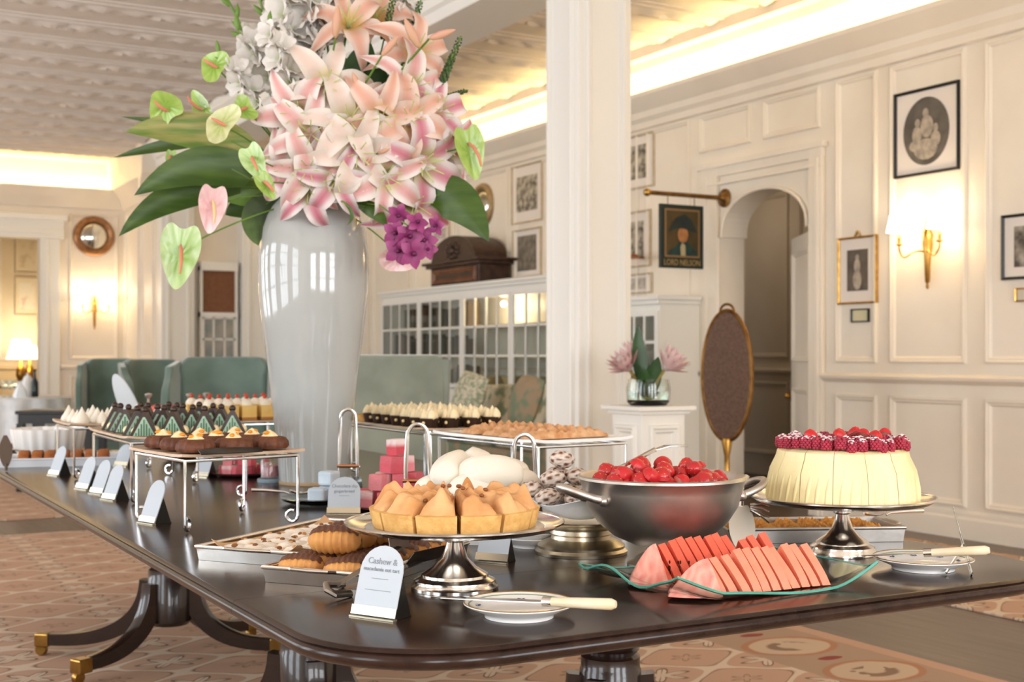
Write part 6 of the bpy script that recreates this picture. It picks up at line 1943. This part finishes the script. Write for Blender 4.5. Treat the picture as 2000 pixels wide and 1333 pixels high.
# ---------------------------------------------------------------- pewter stand with dusted cookies
s3 = T3(1135, 1080)
t = thing('pewter_stand', 'wide low pewter pedestal dish holding sugar-dusted cookies', 'stand', (s3[0], s3[1], TBZ))
MB().lathe([(0.106, 0), (0.107, 0.007), (0.100, 0.013), (0.101, 0.019), (0.088, 0.027), (0.070, 0.034), (0.068, 0.042), (0.072, 0.046), (0.070, 0.055), (0.075, 0.060), (0.095, 0.066), (0.116, 0.076), (0.118, 0.079), (0.09, 0.071), (0.002, 0.068)], 56).build('body', mat('warm_pewter', 'e0d6c2', 'c6ba9f', scale=8, rough=0.30, metal=1.0), t)
o = MB().slab(lambda u, v: ((u - .5) * .18, (v - .5) * .17, 0.002 + 0.05 * math.hypot(2 * u - 1, 2 * v - 1) ** 2 * 0.55 + 0.010 * math.sin(9 * u + 5 * v)), 18, 18, 0.0015).build('paper_doily', CLOTH, loc=(s3[0], s3[1], TBZ + 0.084), rot=(0, 0, 0.5))
tag(o, 'white crumpled napkin under the sugar-dusted cookies', 'napkin')
COOK = VC('crinkle_cookie', 0.85, scale=60, bump=0.4, bscale=80)
def crinkle(seed_):
    r_ = random.Random(seed_); mb = MB(); n = 14
    def fn(u, v):
        a = 2 * PI * u; b = PI * v
        q = 1 + 0.06 * math.sin(5 * a + seed_) * math.sin(4 * b)
        return (0.030 * q * math.sin(b) * math.cos(a), 0.030 * q * math.sin(b) * math.sin(a), 0.018 - 0.020 * q * math.cos(b))
    def cf(u, v):
        k = math.sin(u * 31 + seed_) * math.sin(v * 23 + seed_ * 2 + 5 * u)
        return C_('6a3e28') if k > 0.35 else lerp(C_('e8dcd0'), C_('c9b3a2'), r_.random())
    mb.grid(fn, 28, 16, cf)
    return mb.mesh('cookie', COOK, 60)
CK = [crinkle(i) for i in range(3)]
for (dx, dy, dz) in ((-.06, -.02, 0), (0.0, -.05, 0), (.06, -.02, 0), (-.03, .05, 0), (.035, .045, 0), (-.035, 0.0, .032), (.02, -.012, .034), (.0, .04, .034), (-.01, .01, .066), (-.07, .04, .01)):
    t = inst(CK[rf.randrange(3)], 'crinkle_cookie', None, (s3[0] + dx - 0.02, s3[1] + dy + 0.03, TBZ + 0.112 + dz * 1.25), (rf.uniform(-.2, .2), rf.uniform(-.2, .2), rf.uniform(0, 6)), 1.0)
    tag(t, 'sugar-dusted dark crinkle cookie on the pewter dish', 'cookie', 'crinkle cookies on the pewter dish')
# stacked plates behind the card
sp_ = T3(1038, 1068)
for i in range(3):
    t = plate('white plate in the low stack beside the pewter dish', sp_, 0.075, TBZ + i * 0.0128, False); t['group'] = 'stacked plates beside the pewter dish'

# ---------------------------------------------------------------- white meringues on a stand
mx_, my_ = W(940, 3.12)
t = thing('cake_stand', 'low white porcelain stand under the heap of big meringues', 'cake stand', (mx_, my_, TBZ))
MB().lathe([(0.07, 0), (0.07, 0.008), (0.03, 0.02), (0.022, 0.06), (0.05, 0.082), (0.15, 0.088), (0.155, 0.094), (0.002, 0.092)], 48).build('body', PORC, t)
MERG = mat('white_meringue', 'ece4d6', 'e4d8c2', scale=6, rough=0.6, bump=0.06, bscale=20)
def quenelle(seed_):
    mb = MB()
    def fn(u, v):
        a = 2 * PI * u; b = PI * v
        x = -0.075 * math.cos(b); k = math.sin(b) ** 0.8
        y = 0.047 * k * math.cos(a); z = 0.040 + 0.042 * k * math.sin(a)
        if math.sin(a) > 0: z += 0.006 * math.sin(a) * math.exp(-(math.cos(a) / 0.25) ** 2)
        y += 0.012 * math.sin(2 * b) * (seed_ % 2 - .5)
        return (x, y, z)
    return mb.grid(fn, 24, 16).mesh('meringue', MERG, 70)
QM = [quenelle(i) for i in range(2)]
for (px, py, d, rz, s) in ((882, 918, 3.02, 0.5, 1.05), (955, 925, 2.98, -0.4, 1.1), (935, 908, 3.12, 1.0, 1.0), (998, 950, 3.04, -0.7, 1.05), (850, 955, 3.02, 0.2, 0.95), (930, 955, 2.96, 0.1, 1.0), (985, 925, 3.14, -0.2, 0.9), (890, 955, 3.12, 0.9, 0.95)):
    x, y = W(px, d); s *= 0.92; z = zp(py, d) - 0.04 * s
    o = inst(QM[rf.randrange(2)], 'meringue', None, (x, y, z), (rf.uniform(-.25, .25), rf.uniform(-.2, .2), rz), s)
    tag(o, 'large smooth white meringue in the heap behind the toasted tart', 'meringue', 'heap of white meringues')

# ---------------------------------------------------------------- pink coconut cubes
PINK = VC('coconut_ice', 0.7, scale=20, bump=0.3, bscale=90)
def cube_mesh(a, b):
    mb = MB(); n = 4
    s = 0.024
    for ax in range(3):
        for sg in (-1, 1):
            def fn(u, v, ax=ax, sg=sg):
                p = [0, 0, 0]; p[ax] = sg * s; p[(ax + 1) % 3] = (u - .5) * 2 * s * sg; p[(ax + 2) % 3] = (v - .5) * 2 * s
                q = Vector(p); l = q.length
                f = 1.0 - 0.10 * max(0, (l / s - 1.15))
                return tuple(q * f)
            def cf(u, v, ax=ax, sg=sg):
                p = [0, 0, 0]; p[ax] = sg; p[(ax + 1) % 3] = (u - .5) * 2 * sg; p[(ax + 2) % 3] = (v - .5) * 2
                return lerp(C_(a), C_(b), sm(0.1, 0.5, p[2] + rf.uniform(-.15, .15)))
            mb.grid(fn, n, n, cf)
    return mb.mesh('cube', PINK, 60)
QB = [cube_mesh('d9606e', 'dd6c78'), cube_mesh('d4525f', 'f6e2de'), cube_mesh('e58a90', 'f5cfcd')]
ck0 = W(768, 3.80)
o = MB().lathe([(0.08, 0), (0.125, 0.006), (0.134, 0.009), (0.130, 0.0095), (0.08, 0.005), (0.002, 0.005)], 44).build('dessert_dish', mat('dark_dish', '5e3438', rough=0.25), loc=(ck0[0], ck0[1], TBZ))
tag(o, 'dark rimmed round dish under the pile of pink coconut cubes', 'dish')
for (dx, dy, lv) in ((-.10, -.03, 0), (-.05, -.08, 0), (.0, -.10, 0), (.05, -.08, 0), (.09, -.03, 0), (-.05, -.02, 0), (.0, -.04, 0), (.05, -.02, 0), (-.02, .04, 0), (.04, .05, 0),
                     (-.065, -.05, 1), (-.01, -.07, 1), (.04, -.05, 1), (-.03, .0, 1), (.03, .01, 1), (-.025, -.045, 2), (.03, -.03, 2), (.0, -.03, 3), (-.09, .03, 0), (.08, .03, 0)):
    z = TBZ + 0.0345 + lv * 0.0495
    o = inst(QB[rf.randrange(3)], 'coconut_cube', None, (ck0[0] + dx, ck0[1] + dy, z), (rf.uniform(-.06, .06), rf.uniform(-.06, .06) + (PI / 2 if rf.random() < .3 else 0), rf.uniform(0, 1.5)), rf.uniform(0.95, 1.05))
    tag(o, 'pink and white coconut ice cube in the pile beside the vase', 'sweet', 'pink coconut cubes in the pile')
# pale blue cubes on a small glass dish with server
gd = W(616, 3.92)
o = MB().lathe([(0.07, 0), (0.098, 0.010), (0.108, 0.018), (0.105, 0.020), (0.07, 0.007), (0.002, 0.006)], 44).build('glass_dish', mat('aqua_glass', 'dff1ee', rough=0.04, trans=1.0), loc=(gd[0], gd[1], TBZ))
tag(o, 'shallow clear glass dish of pale blue sweets beside the vase foot', 'dish')
BLUEC = mat('pale_blue_sweet', 'b9cbd8', 'cfdbe4', scale=20, rough=0.55)
for (dx, dy, lv) in ((.045, .0, 0), (-.01, -.045, 0), (.055, -.05, 0), (.04, -.012, 1)):
    o = MB().box((-.026, -.026, -.022), (.026, .026, .022)).build('sugar_cube_sweet', BLUEC, bevel=0.008, ang=0, loc=(gd[0] + dx, gd[1] + dy, TBZ + 0.0305 + lv * 0.046), rot=(0, 0, rf.uniform(0, 1)))
    tag(o, 'pale blue square sweet in the clear glass dish', 'sweet', 'pale blue sweets in the glass dish')
pa = T3(560, 965, ZT); pb = T3(640, 955, ZT)
spoon('serving_spoon', 'silver serving spoon lying in the glass dish of pale blue sweets', (gd[0] - 0.01, gd[1] + 0.06), (gd[0] - 0.17, gd[1] + 0.10), TBZ + 0.020, TBZ + 0.04)

# ---------------------------------------------------------------- standing serving tongs
def standing_tongs(label, px, d, ztop, gap, slotted=False, cross=None):
    x, y = W(px, d)
    t = thing('serving_tongs', label, 'tongs', (x, y, TBZ), -TH)
    g = gap / 2
    Ht = ztop - TBZ
    for s in (-1, 1):
        pts = []
        for i in range(9):
            a = PI / 2 * i / 8
            pts.append((s * g * math.sin(a) * 0.85, 0, Ht - g + g * math.cos(a)))
        pts += [(s * g, 0, Ht * 0.55), (s * g * 1.05, 0, 0.06)]
        MB().tube(pts, [0.0055] * 9 + [0.006, 0.004], 8, flat=0.55).build('arm', CHROME, t)
        MB().slab(lambda u, v, s=s: (s * g * 1.05 + (u - .5) * 0.032 * math.sin(PI * (0.12 + 0.8 * v)) ** 0.6, 0.004 * v, 0.001 + 0.064 * (1 - v)), 6, 8, 0.0015).build('server_head', CHROME if s > 0 else STEEL, t)
    if cross:
        MB().tube([(-g * 1.25, 0, cross - TBZ), (g * 1.25, 0, cross - TBZ)], 0.0058, 8).build('cross_bar', mat('copper_bar', 'c88a62', rough=0.3, metal=1.0), t)
standing_tongs('upright serving tongs with copper cross bar beside the vase', 680, 4.10, zp(800, 4.10), 0.056, True, zp(911, 4.1))
standing_tongs('upright chrome tongs rising behind the pink cubes', 816, 3.50, zp(829, 3.50), 0.066, False, zp(940, 3.5))
standing_tongs('upright chrome tongs rising behind the white meringues', 1024, 3.40, zp(849, 3.40), 0.062)

# ---------------------------------------------------------------- wire risers
def riser(label, C, ang, lx, ly, h, plain=False):
    t = thing('wire_riser', label, 'stand', (C[0], C[1], TBZ), ang)
    hz = h - 0.006
    MB().tube([(0, 0, hz), (lx, 0, hz), (lx, ly, hz), (0, ly, hz)], 0.0045, 8, True).build('top_frame', CHROME, t)
    for (x, y, sx, sy) in ((0, 0, 1, 1), (lx, 0, -1, 1), (lx, ly, -1, -1), (0, ly, 1, -1)):
        R = 0.016
        pts = [(x, y, hz), (x, y, R + 0.006)]
        for i in range(1, 11):
            a = 1.62 * PI * i / 10
            pts.append((x + sx * (R - R * math.cos(a)) * 0.7, y + sy * (R - R * math.cos(a)) * 0.7, R + 0.006 - R * math.sin(a)))
        MB().tube(pts, 0.0045, 8).build('leg', CHROME, t)
    for s in (0.33, 0.67):
        MB().tube([(lx * s, 0, hz), (lx * s, ly, hz)], 0.003, 6).build('cross_wire', CHROME, t)
    return t
ZR = 0.190
TRAYW = mat('tan_edged_tray', 'c9ae92', 'b7987a', scale=12, rough=0.4)
def board(name, label, C, ang, lx, ly, m, z, th=0.008, lift=0.0):
    o = MB().slab(lambda u, v: (-0.014 + u * (lx + 0.028), -0.014 + v * (ly + 0.028), th + lift * (abs(2 * u - 1) ** 6 + abs(2 * v - 1) ** 6)), 16, 16, th).build(name, m, loc=(C[0], C[1], z), rot=(0, 0, ang), ang=60)
    return tag(o, label, 'tray')
A8 = math.radians(8)
CA = (0.872, 3.239)
riser('chrome wire riser carrying the fluted chocolate cakes', CA, A8, 0.32, 0.33, ZR)
board('serving_board', 'tan edged tray under the fluted chocolate cakes', CA, A8, 0.32, 0.33, TRAYW, TBZ + ZR, 0.007, 0.003)
CB = (0.905, 3.97)
riser('chrome wire riser carrying the green striped chocolate wedges', CB, 0, 0.36, 0.56, ZR)
board('serving_board', 'tan edged tray under the green striped chocolate wedges', CB, 0, 0.36, 0.56, TRAYW, TBZ + ZR, 0.007, 0.006)
CC = (0.90, 4.85)
riser('chrome wire riser carrying the peaked meringue kisses', CC, 0, 0.36, 0.34, ZR)
board('serving_board', 'tan edged tray under the peaked meringue kisses', CC, 0, 0.36, 0.34, TRAYW, TBZ + ZR, 0.007, 0.006)
CD = (1.885, 3.95)
riser('chrome wire riser carrying the cream topped chocolate cups', CD, 0, 0.34, 0.66, ZR)
board('serving_board', 'tan edged tray under the cream topped chocolate cups', CD, 0, 0.34, 0.66, TRAYW, TBZ + ZR, 0.007, 0.006)
CE = (1.90, 3.215)
E7 = math.radians(5)
riser('chrome wire riser carrying the nut brittle beside the column', CE, E7, 0.33, 0.56, ZR)
board('serving_board', 'white porcelain tray under the nut brittle', CE, E7, 0.33, 0.56, PORC, TBZ + ZR, 0.009, 0.005)
CF = (1.42, 5.05)
riser('chrome wire riser carrying the cheesecake slices', CF, 0, 0.42, 0.42, ZR - 0.012)
board('serving_board', 'tan edged tray under the cheesecake slices', CF, 0, 0.42, 0.42, TRAYW, TBZ + ZR - 0.012, 0.007, 0.004)
TOPZ = TBZ + ZR + 0.0085
def onr(C, ang, u, v): return (C[0] + u * math.cos(ang) - v * math.sin(ang), C[1] + u * math.sin(ang) + v * math.cos(ang))
# fluted chocolate cakes on riser A
CHOCK = mat('chocolate_sponge', '6d3f26', '57301c', scale=30, rough=0.6, bump=0.3, bscale=80)
CREAM = mat('orange_cream', 'f4e3bd', 'efd39a', scale=20, rough=0.5)
ORNG = mat('orange_zest', 'e9a02c', 'd98a1c', scale=20, rough=0.4)
bund = MB().lathe([(0.050, 0), (0.056, 0.008), (0.054, 0.022), (0.044, 0.034), (0.030, 0.037), (0.001, 0.034)], 48, mod=lambda a, k: 1 + 0.06 * math.cos(14 * a) * (1 if k < 4 else 0.3)).mesh('sponge', CHOCK, 50)
dol = MB()
def dfn(u, v):
    a = 2 * PI * u; r = 0.030 * (1 - v) ** 0.8
    q = 1 + 0.10 * math.cos(6 * a + 5 * v)
    return (r * q * math.cos(a), r * q * math.sin(a), 0.030 + 0.026 * v)
DOL = dol.grid(dfn, 30, 8).mesh('cream', CREAM, 60)
ZES = MB().ball((0.006, -0.008, 0.046), (0.018, 0.011, 0.007), 9, 6, 0.1).ball((-0.014, 0.006, 0.044), (0.011, 0.008, 0.006), 8, 5, 0.1).mesh('zest', ORNG, 60)
for iu in range(3):
    for iv in range(3):
        x, y = onr(CA, A8, 0.055 + iu * 0.106, 0.060 + iv * 0.108)
        t = thing('chocolate_cake', 'small fluted chocolate cake with cream and orange on the wire riser', 'cake', (x, y, TOPZ + 0.004), rf.uniform(0, 6), 'fluted chocolate cakes on the riser')
        t.scale = (0.89,) * 3
        inst(bund, 'sponge', t); inst(DOL, 'cream', t); inst(ZES, 'zest', t)
o = MB().prism([(0.16, -0.005), (0.31, 0.005), (0.26, -0.0)], 0, 0.002, 'z')
pc = onr(CA, A8, 0.0, 0.0)
o = MB().slab(lambda u, v: (0.02 + 0.17 * u, -0.055 + 0.06 * v * math.sin(PI * (0.1 + 0.85 * u)), 0.0 + 0.010 * v), 12, 4, 0.002).build('cake_slicer', mat('dark_steel', '35322f', rough=0.35, metal=0.8), loc=(pc[0], pc[1], TBZ + ZR + 0.014), rot=(0, 0, A8))
tag(o, 'dark flat cake slicer on the rim of the chocolate cake tray', 'slicer')
# green striped wedges on riser B
DCH = mat('dark_chocolate', '3a2418', '2b1a11', scale=14, rough=0.35)
GRN = mat('green_stripe', 'a3bfa8', '86a98f', scale=9, rough=0.6, stretch=(8, 1, 1))
wm = MB().prism([(-0.046, 0), (0.046, 0), (0.006, 0.078), (-0.006, 0.078)], -0.016, 0.026, 'y').mesh('chocolate', DCH, 30)
gm = MB().prism([(-0.034, 0.003), (0.034, 0.003), (0.003, 0.062), (-0.003, 0.062)], -0.0185, -0.0155, 'y')
GMM = gm.mesh('mint_face', GRN, 30)
sm_ = MB()
for q in (-0.024, -0.016, -0.008, 0.0, 0.008, 0.016, 0.024):
    sm_.box((q - 0.0016, -0.0205, 0.004), (q + 0.0016, -0.018, 0.054 - abs(q) * 1.7))
STRM_ = sm_.mesh('stripe_print', mat('dark_green_stripe', '3f5f46', rough=0.6), 0)
kn = MB().ball((0, 0.004, 0.084), (0.011, 0.010, 0.011), 8, 6).mesh('cherry', DCH, 60)
crm = MB().ball((0.03, 0.012, 0.018), (0.016, 0.016, 0.016), 8, 6).ball((-0.03, 0.016, 0.016), (0.014, 0.014, 0.014), 8, 6).mesh('cream', CREAM, 60)
for iu in range(4):
    for iv in range(5):
        if iu > 2 and iv > 3: continue
        x, y = onr(CB, 0, 0.055 + iu * 0.090 + rf.uniform(-.004, .004), 0.05 + iv * 0.112 + rf.uniform(-.02, .02))
        t = thing('mint_wedge', 'dark chocolate wedge with green striped face and round top', 'pastry', (x, y, TOPZ + 0.001), math.radians(-24) + rf.uniform(-.35, .35), 'green striped wedges on the riser')
        inst(wm, 'chocolate', t); inst(GMM, 'mint_face', t); so = inst(STRM_, 'stripe_print', t); so['kind'] = 'stuff'; inst(kn, 'round_top', t); inst(crm, 'cream', t)
# meringue kisses on riser C
kiss = MB().lathe([(0.028, 0), (0.032, 0.008), (0.029, 0.020), (0.022, 0.032), (0.013, 0.046), (0.006, 0.060), (0.0008, 0.070)], 18, mod=lambda a, k: 1 + 0.05 * math.cos(7 * a + k)).mesh('kiss', MERG, 60)
for iu in range(5):
    for iv in range(4):
        x, y = onr(CC, 0, 0.035 + iu * 0.073, 0.04 + iv * 0.085)
        o = inst(kiss, 'meringue_kiss', None, (x, y, TOPZ + 0.001), (0, 0, rf.uniform(0, 6)), rf.uniform(0.65, 1.0))
        tag(o, 'peaked cream meringue kiss on the wire riser', 'meringue', 'meringue kisses on the riser')
# chocolate cups on riser D
cup = MB().lathe([(0.026, 0), (0.034, 0.034), (0.030, 0.036), (0.001, 0.034)], 28, mod=lambda a, k: 1 + 0.03 * math.cos(12 * a)).mesh('cup', DCH, 50)
pk = MB()
for (dx, dy, s) in ((0, 0, 1.15), (.017, .006, .85), (-.016, .008, .85), (.004, -.018, .9), (-.006, .018, .8)):
    pk.lathe([(0.014 * s, 0.030), (0.020 * s, 0.038), (0.017 * s, 0.050), (0.009 * s, 0.061), (0.0006, 0.072 * (0.6 + .4 * s))], 10, (dx, dy, 0), mod=lambda a, k: 1 + 0.10 * math.cos(5 * a + k))
PKM = pk.mesh('cream', mat('ivory_cream', 'f1e0b8', 'ead2a0', scale=20, rough=0.5), 60)
prl = MB().ball((-0.026, -0.024, 0.020), 0.006, 8, 6).mesh('pearl', mat('pearl_sugar', 'e9d49c', rough=0.3), 60)
for iu in range(4):
    for iv in range(7):
        x, y = onr(CD, 0, 0.045 + iu * 0.083, 0.06 + iv * 0.084)
        t = thing('chocolate_cup', 'dark chocolate cup topped with piped ivory cream', 'pastry', (x, y, TOPZ + 0.001), rf.uniform(-.3, .3), 'chocolate cups on the riser')
        inst(cup, 'cup', t); inst(PKM, 'cream', t); inst(prl, 'pearl', t)
fl_ = onr(CD, 0, 0.06, 0.640)
t = thing('custard_tart', 'round golden custard tart at the end of the chocolate cup tray', 'tart', (fl_[0], fl_[1], TOPZ + 0.001))
MB().lathe([(0.050, 0), (0.060, 0.026), (0.054, 0.026), (0.052, 0.020), (0.001, 0.021)], 30, mod=lambda a, k: 1 + 0.02 * math.cos(18 * a)).build('crust', CRUST, t)
# nut brittle on riser E
BRIT = mat('nut_brittle', 'c08350', 'dcb084', scale=26, rough=0.5, bump=0.5, bscale=60)
for i, (u0, v0, L, Wd, rz) in enumerate(((0.17, 0.10, 0.30, 0.075, 0.04), (0.16, 0.20, 0.28, 0.080, -0.05), (0.17, 0.31, 0.29, 0.08, 0.08), (0.16, 0.42, 0.28, 0.08, -0.03))):
    x, y = onr(CE, E7, u0, v0)
    ph = rf.uniform(0, 9)
    def bt(u, v, L=L, Wd=Wd, ph=ph):
        e = max(0.0, math.sin(PI * u) * math.sin(PI * v)) ** 0.35
        ridge = 0.006 * math.sin(u * 60 + 2 * math.sin(v * 8 + ph)) + 0.005 * math.sin(v * 17 + ph + 9 * u)
        return ((u - .5) * L * (1 + 0.02 * math.sin(8 * v + ph)), (v - .5) * Wd * (1 + 0.06 * math.sin(11 * u + ph)), e * (0.030 + ridge))
    o = MB().grid(bt, 44, 14).build('nut_brittle', BRIT, loc=(x, y, TBZ + ZR + 0.0125), rot=(0, 0, E7 + rz), ang=50)
    tag(o, 'rippled golden strip of nut brittle on the white tray', 'brittle', 'strips of nut brittle')
# cheesecake slices on riser F
CHS = mat('cheesecake', 'eac778', 'e2b962', scale=12, rough=0.5)
BSE = mat('biscuit_base', 'a8733c', rough=0.8)
chm = MB().prism([(-0.03, -0.045), (0.03, -0.045), (0.03, 0.045), (-0.03, 0.045)], 0.012, 0.060, 'z').mesh('filling', CHS, 30)
bsm = MB().box((-0.03, -0.045, 0), (0.03, 0.045, 0.012)).mesh('base', BSE, 0)
crt = MB().lathe([(0.024, 0.060), (0.026, 0.068), (0.018, 0.080), (0.004, 0.088)], 14).mesh('cream', MERG, 60)
cby = MB().ball((0, 0, 0.094), 0.0095, 8, 6).mesh('berry', mat('red_currant', 'b8402a', rough=0.3), 60)
for iu in range(5):
    for iv in range(3):
        x, y = onr(CF, 0, 0.06 + iu * 0.078, 0.08 + iv * 0.13)
        t = thing('cheesecake_slice', 'yellow cheesecake slice topped with cream and a red berry', 'cake slice', (x, y, TBZ + ZR - 0.002), rf.uniform(-.05, .05), 'cheesecake slices on the riser')
        inst(chm, 'filling', t); inst(bsm, 'base', t); inst(crt, 'cream', t); inst(cby, 'berry', t)
# knobbed silver posts of the macaron stand and its macarons
ms = W(372, 5.9)
t = thing('macaron_stand', 'silver stand with knobbed posts among the bright macarons', 'stand', (ms[0], ms[1], TBZ))
MB().box((-0.20, -0.10, 0.165), (0.16, 0.10, 0.173)).build('shelf', SILVER, t, bevel=0.002, ang=0)
for (px, py) in ((290, 768), (370, 768), (403, 767)):
    x, y = W(px, 5.9); zt_ = zp(py, 5.9)
    MB().lathe([(0.020, 0), (0.020, 0.006), (0.006, 0.012), (0.006, zt_ - TBZ - 0.03), (0.010, zt_ - TBZ - 0.02), (0.016, zt_ - TBZ - 0.014), (0.017, zt_ - TBZ - 0.004), (0.004, zt_ - TBZ)], 14, (x - ms[0], y - ms[1], 0)).build('post', PEWTER, t)
for (sx, w_) in ((0.05, 0.05), (0.14, 0.05)):
    MB().tube([(sx - w_ * 0.5, -0.06, 0.174)] + [(sx - w_ * 0.5 * math.cos(PI * i / 10), -0.06, 0.21 + w_ * 0.5 * math.sin(PI * i / 10)) for i in range(11)] + [(sx + w_ * 0.5, -0.06, 0.174)], 0.0045, 8).build('hoop', CHROME, t)
for k, (px, c, nm) in enumerate(((308, 'd2574a', 'red'), (330, 'd2574a', 'red'), (352, 'e0a268', 'orange'), (386, 'e2b080', 'orange'), (420, '7dbb6d', 'green'), (452, '86c276', 'green'))):
    mm = mat('macaron_' + nm, c, rough=0.55)
    x, y = W(px, 5.91)
    t = thing('macaron', {'red': 'red macaron on the silver stand behind the green wedges', 'orange': 'orange macaron on the silver stand behind the green wedges', 'green': 'green macaron on the silver stand behind the green wedges'}[nm], 'macaron', (x, y, TBZ + 0.174), 0, nm + ' macarons')
    MB().lathe([(0.030, 0), (0.034, 0.010), (0.034, 0.016), (0.030, 0.018)], 18).build('shell', mm, t)
    MB().lathe([(0.031, 0.018), (0.031, 0.024)], 18).build('filling', CREAM, t)
    MB().lathe([(0.034, 0.024), (0.034, 0.030), (0.028, 0.046), (0.012, 0.054), (0.001, 0.056)], 18).build('shell', mm, t)
# white napkin-like lid leaning behind the wedges
lx_, ly_ = W(284, 6.1)
t = thing('oval_platter', 'white oval platter propped on edge behind the chocolate wedges', 'platter', (lx_, ly_, TBZ), -TH)
MB().prism([(0.052 + 0.045 * math.cos(2 * PI * i / 28) + 0.0, 0.18 + 0.175 * math.sin(2 * PI * i / 28)) for i in range(28)], -0.006, 0.006, 'y').xf(Matrix.Translation((-0.05, 0, 0.02)) @ Matrix.Rotation(-0.42, 4, 'Y')).build('platter', mat('grey_porcelain', 'c3c8cc', rough=0.2), t, bevel=0.003)
MB().box((-0.05, -0.04, 0), (0.07, 0.05, 0.025)).build('rest', STEEL, t, bevel=0.004, ang=0)
# ---------------------------------------------------------------- under and behind the risers
pk0 = T3(474, 930)
o = MB().lathe([(0.08, 0), (0.118, 0.010), (0.125, 0.016), (0.121, 0.017), (0.08, 0.006), (0.002, 0.005)], 40).build('dessert_dish', MATS['dark_dish'], loc=(pk0[0], pk0[1], TBZ))
tag(o, 'dark rimmed dish of pink sweets under the chocolate cake riser', 'dish')
for i in range(16):
    a = rf.uniform(0, 2 * PI); r = 0.10 * math.sqrt(rf.random())
    lv = 0 if i < 11 else 1
    o = inst(QB[i % 2 * 2], 'coconut_cube', None, (pk0[0] + r * math.cos(a) * (1 - .4 * lv), pk0[1] + r * math.sin(a) * (1 - .4 * lv), TBZ + 0.024 + lv * 0.034), (0, 0, rf.uniform(0, 1.5)), 0.72)
    tag(o, 'small pink sweet in the dish under the chocolate cake riser', 'sweet', 'pink sweets in the dish under the riser')
jp = T3(528, 942)
t = thing('storage_jar', 'squat glass jar with pink contents beside the vase foot', 'jar', (jp[0], jp[1], TBZ))
MB().lathe([(0.040, 0), (0.042, 0.006), (0.042, 0.012), (0.036, 0.016), (0.036, 0.075), (0.030, 0.085), (0.028, 0.085), (0.033, 0.074), (0.033, 0.018), (0.002, 0.017)], 28).build('glass', GLASS, t)
MB().lathe([(0.031, 0.020), (0.031, 0.058), (0.001, 0.060)], 20).build('filling', mat('pink_fill', 'd98a90', rough=0.6), t)
MB().lathe([(0.046, 0), (0.047, 0.010), (0.043, 0.013)], 24).build('base_ring', mat('blue_base', '8fa0ac', rough=0.3), t)
# loaf tray at the far left
lt_ = T3(28, 914)
tray('long white enamel tray of brown loaf slices by the table edge', (lt_[0], lt_[1] + 0.26), math.radians(-14), 0.50, 0.26, 0.032, mat('white_enamel', 'dfe3e8', rough=0.2))
LOAF = mat('brown_loaf', 'b06a34', '8f4f24', scale=20, rough=0.7, bump=0.4, bscale=60)
for i in range(7):
    x, y = on_tray((lt_[0], lt_[1] + 0.26), math.radians(-14), 0.09 + i * 0.052, 0.13)
    mb = MB().prism([(-0.07, 0), (0.07, 0), (0.066, 0.035), (0.035, 0.055), (-0.035, 0.055), (-0.066, 0.035)], -0.021, 0.021, 'x')
    o = mb.build('loaf_slice', LOAF, bevel=0.006, ang=40, loc=(x, y, TBZ + 0.0035), rot=(0, 0, math.radians(-14) + rf.uniform(-.06, .06)))
    tag(o, 'crusty brown loaf slice in the white tray', 'loaf slice', 'loaf slices in the white tray')
kx = T3(4, 903); kx2 = T3(88, 905)
spoon('serving_spoon', 'long silver serving spoon on the table beside the loaf tray', kx2, kx, TBZ + 0.036, TBZ + 0.055)
wx, wy = W(12, 5.0)
t = thing('wooden_spatula', 'dark wooden spatula standing at the table edge', 'spatula', (wx, wy, TBZ))
MB().slab(lambda u, v: (0.0 + (u - .5) * 0.05 * math.sin(PI * (.12 + .8 * v)), 0.02 * v, 0.02 + 0.12 * v), 6, 10, 0.005).build('blade', mat('dark_spoon_wood', '5d4a3a', rough=0.5), t)
MB().tube([(0, 0, 0.003), (0, 0.0, 0.03)], 0.006, 8).build('handle', MATS['dark_spoon_wood'], t)
dx_, dy_ = W(95, 5.95)
o = MB().lathe([(0.13, 0), (0.15, 0.02), (0.165, 0.115), (0.160, 0.115), (0.145, 0.025), (0.002, 0.012)], 96, mod=lambda a, k: 1 + 0.03 * math.cos(20 * a)).build('fluted_dish', PORC, loc=(dx_, dy_, TBZ))
tag(o, 'deep white fluted porcelain dish behind the loaf tray', 'dish')
# fruit bowl of clear glass with amber contents, behind the riser legs
gb = T3(232, 905)
t = thing('glass_bowl', 'clear glass bowl of amber preserve behind the row of cards', 'bowl', (gb[0] + 0.30, gb[1] + 0.10, TBZ))
MB().lathe([(0.05, 0), (0.09, 0.03), (0.115, 0.09), (0.111, 0.09), (0.085, 0.032), (0.04, 0.006)], 32).build('bowl', GLASS, t)
MB().lathe([(0.045, 0.008), (0.082, 0.034), (0.095, 0.060), (0.001, 0.064)], 24).build('preserve', mat('amber_preserve', 'c98a42', 'b5702c', scale=20, rough=0.4), t)
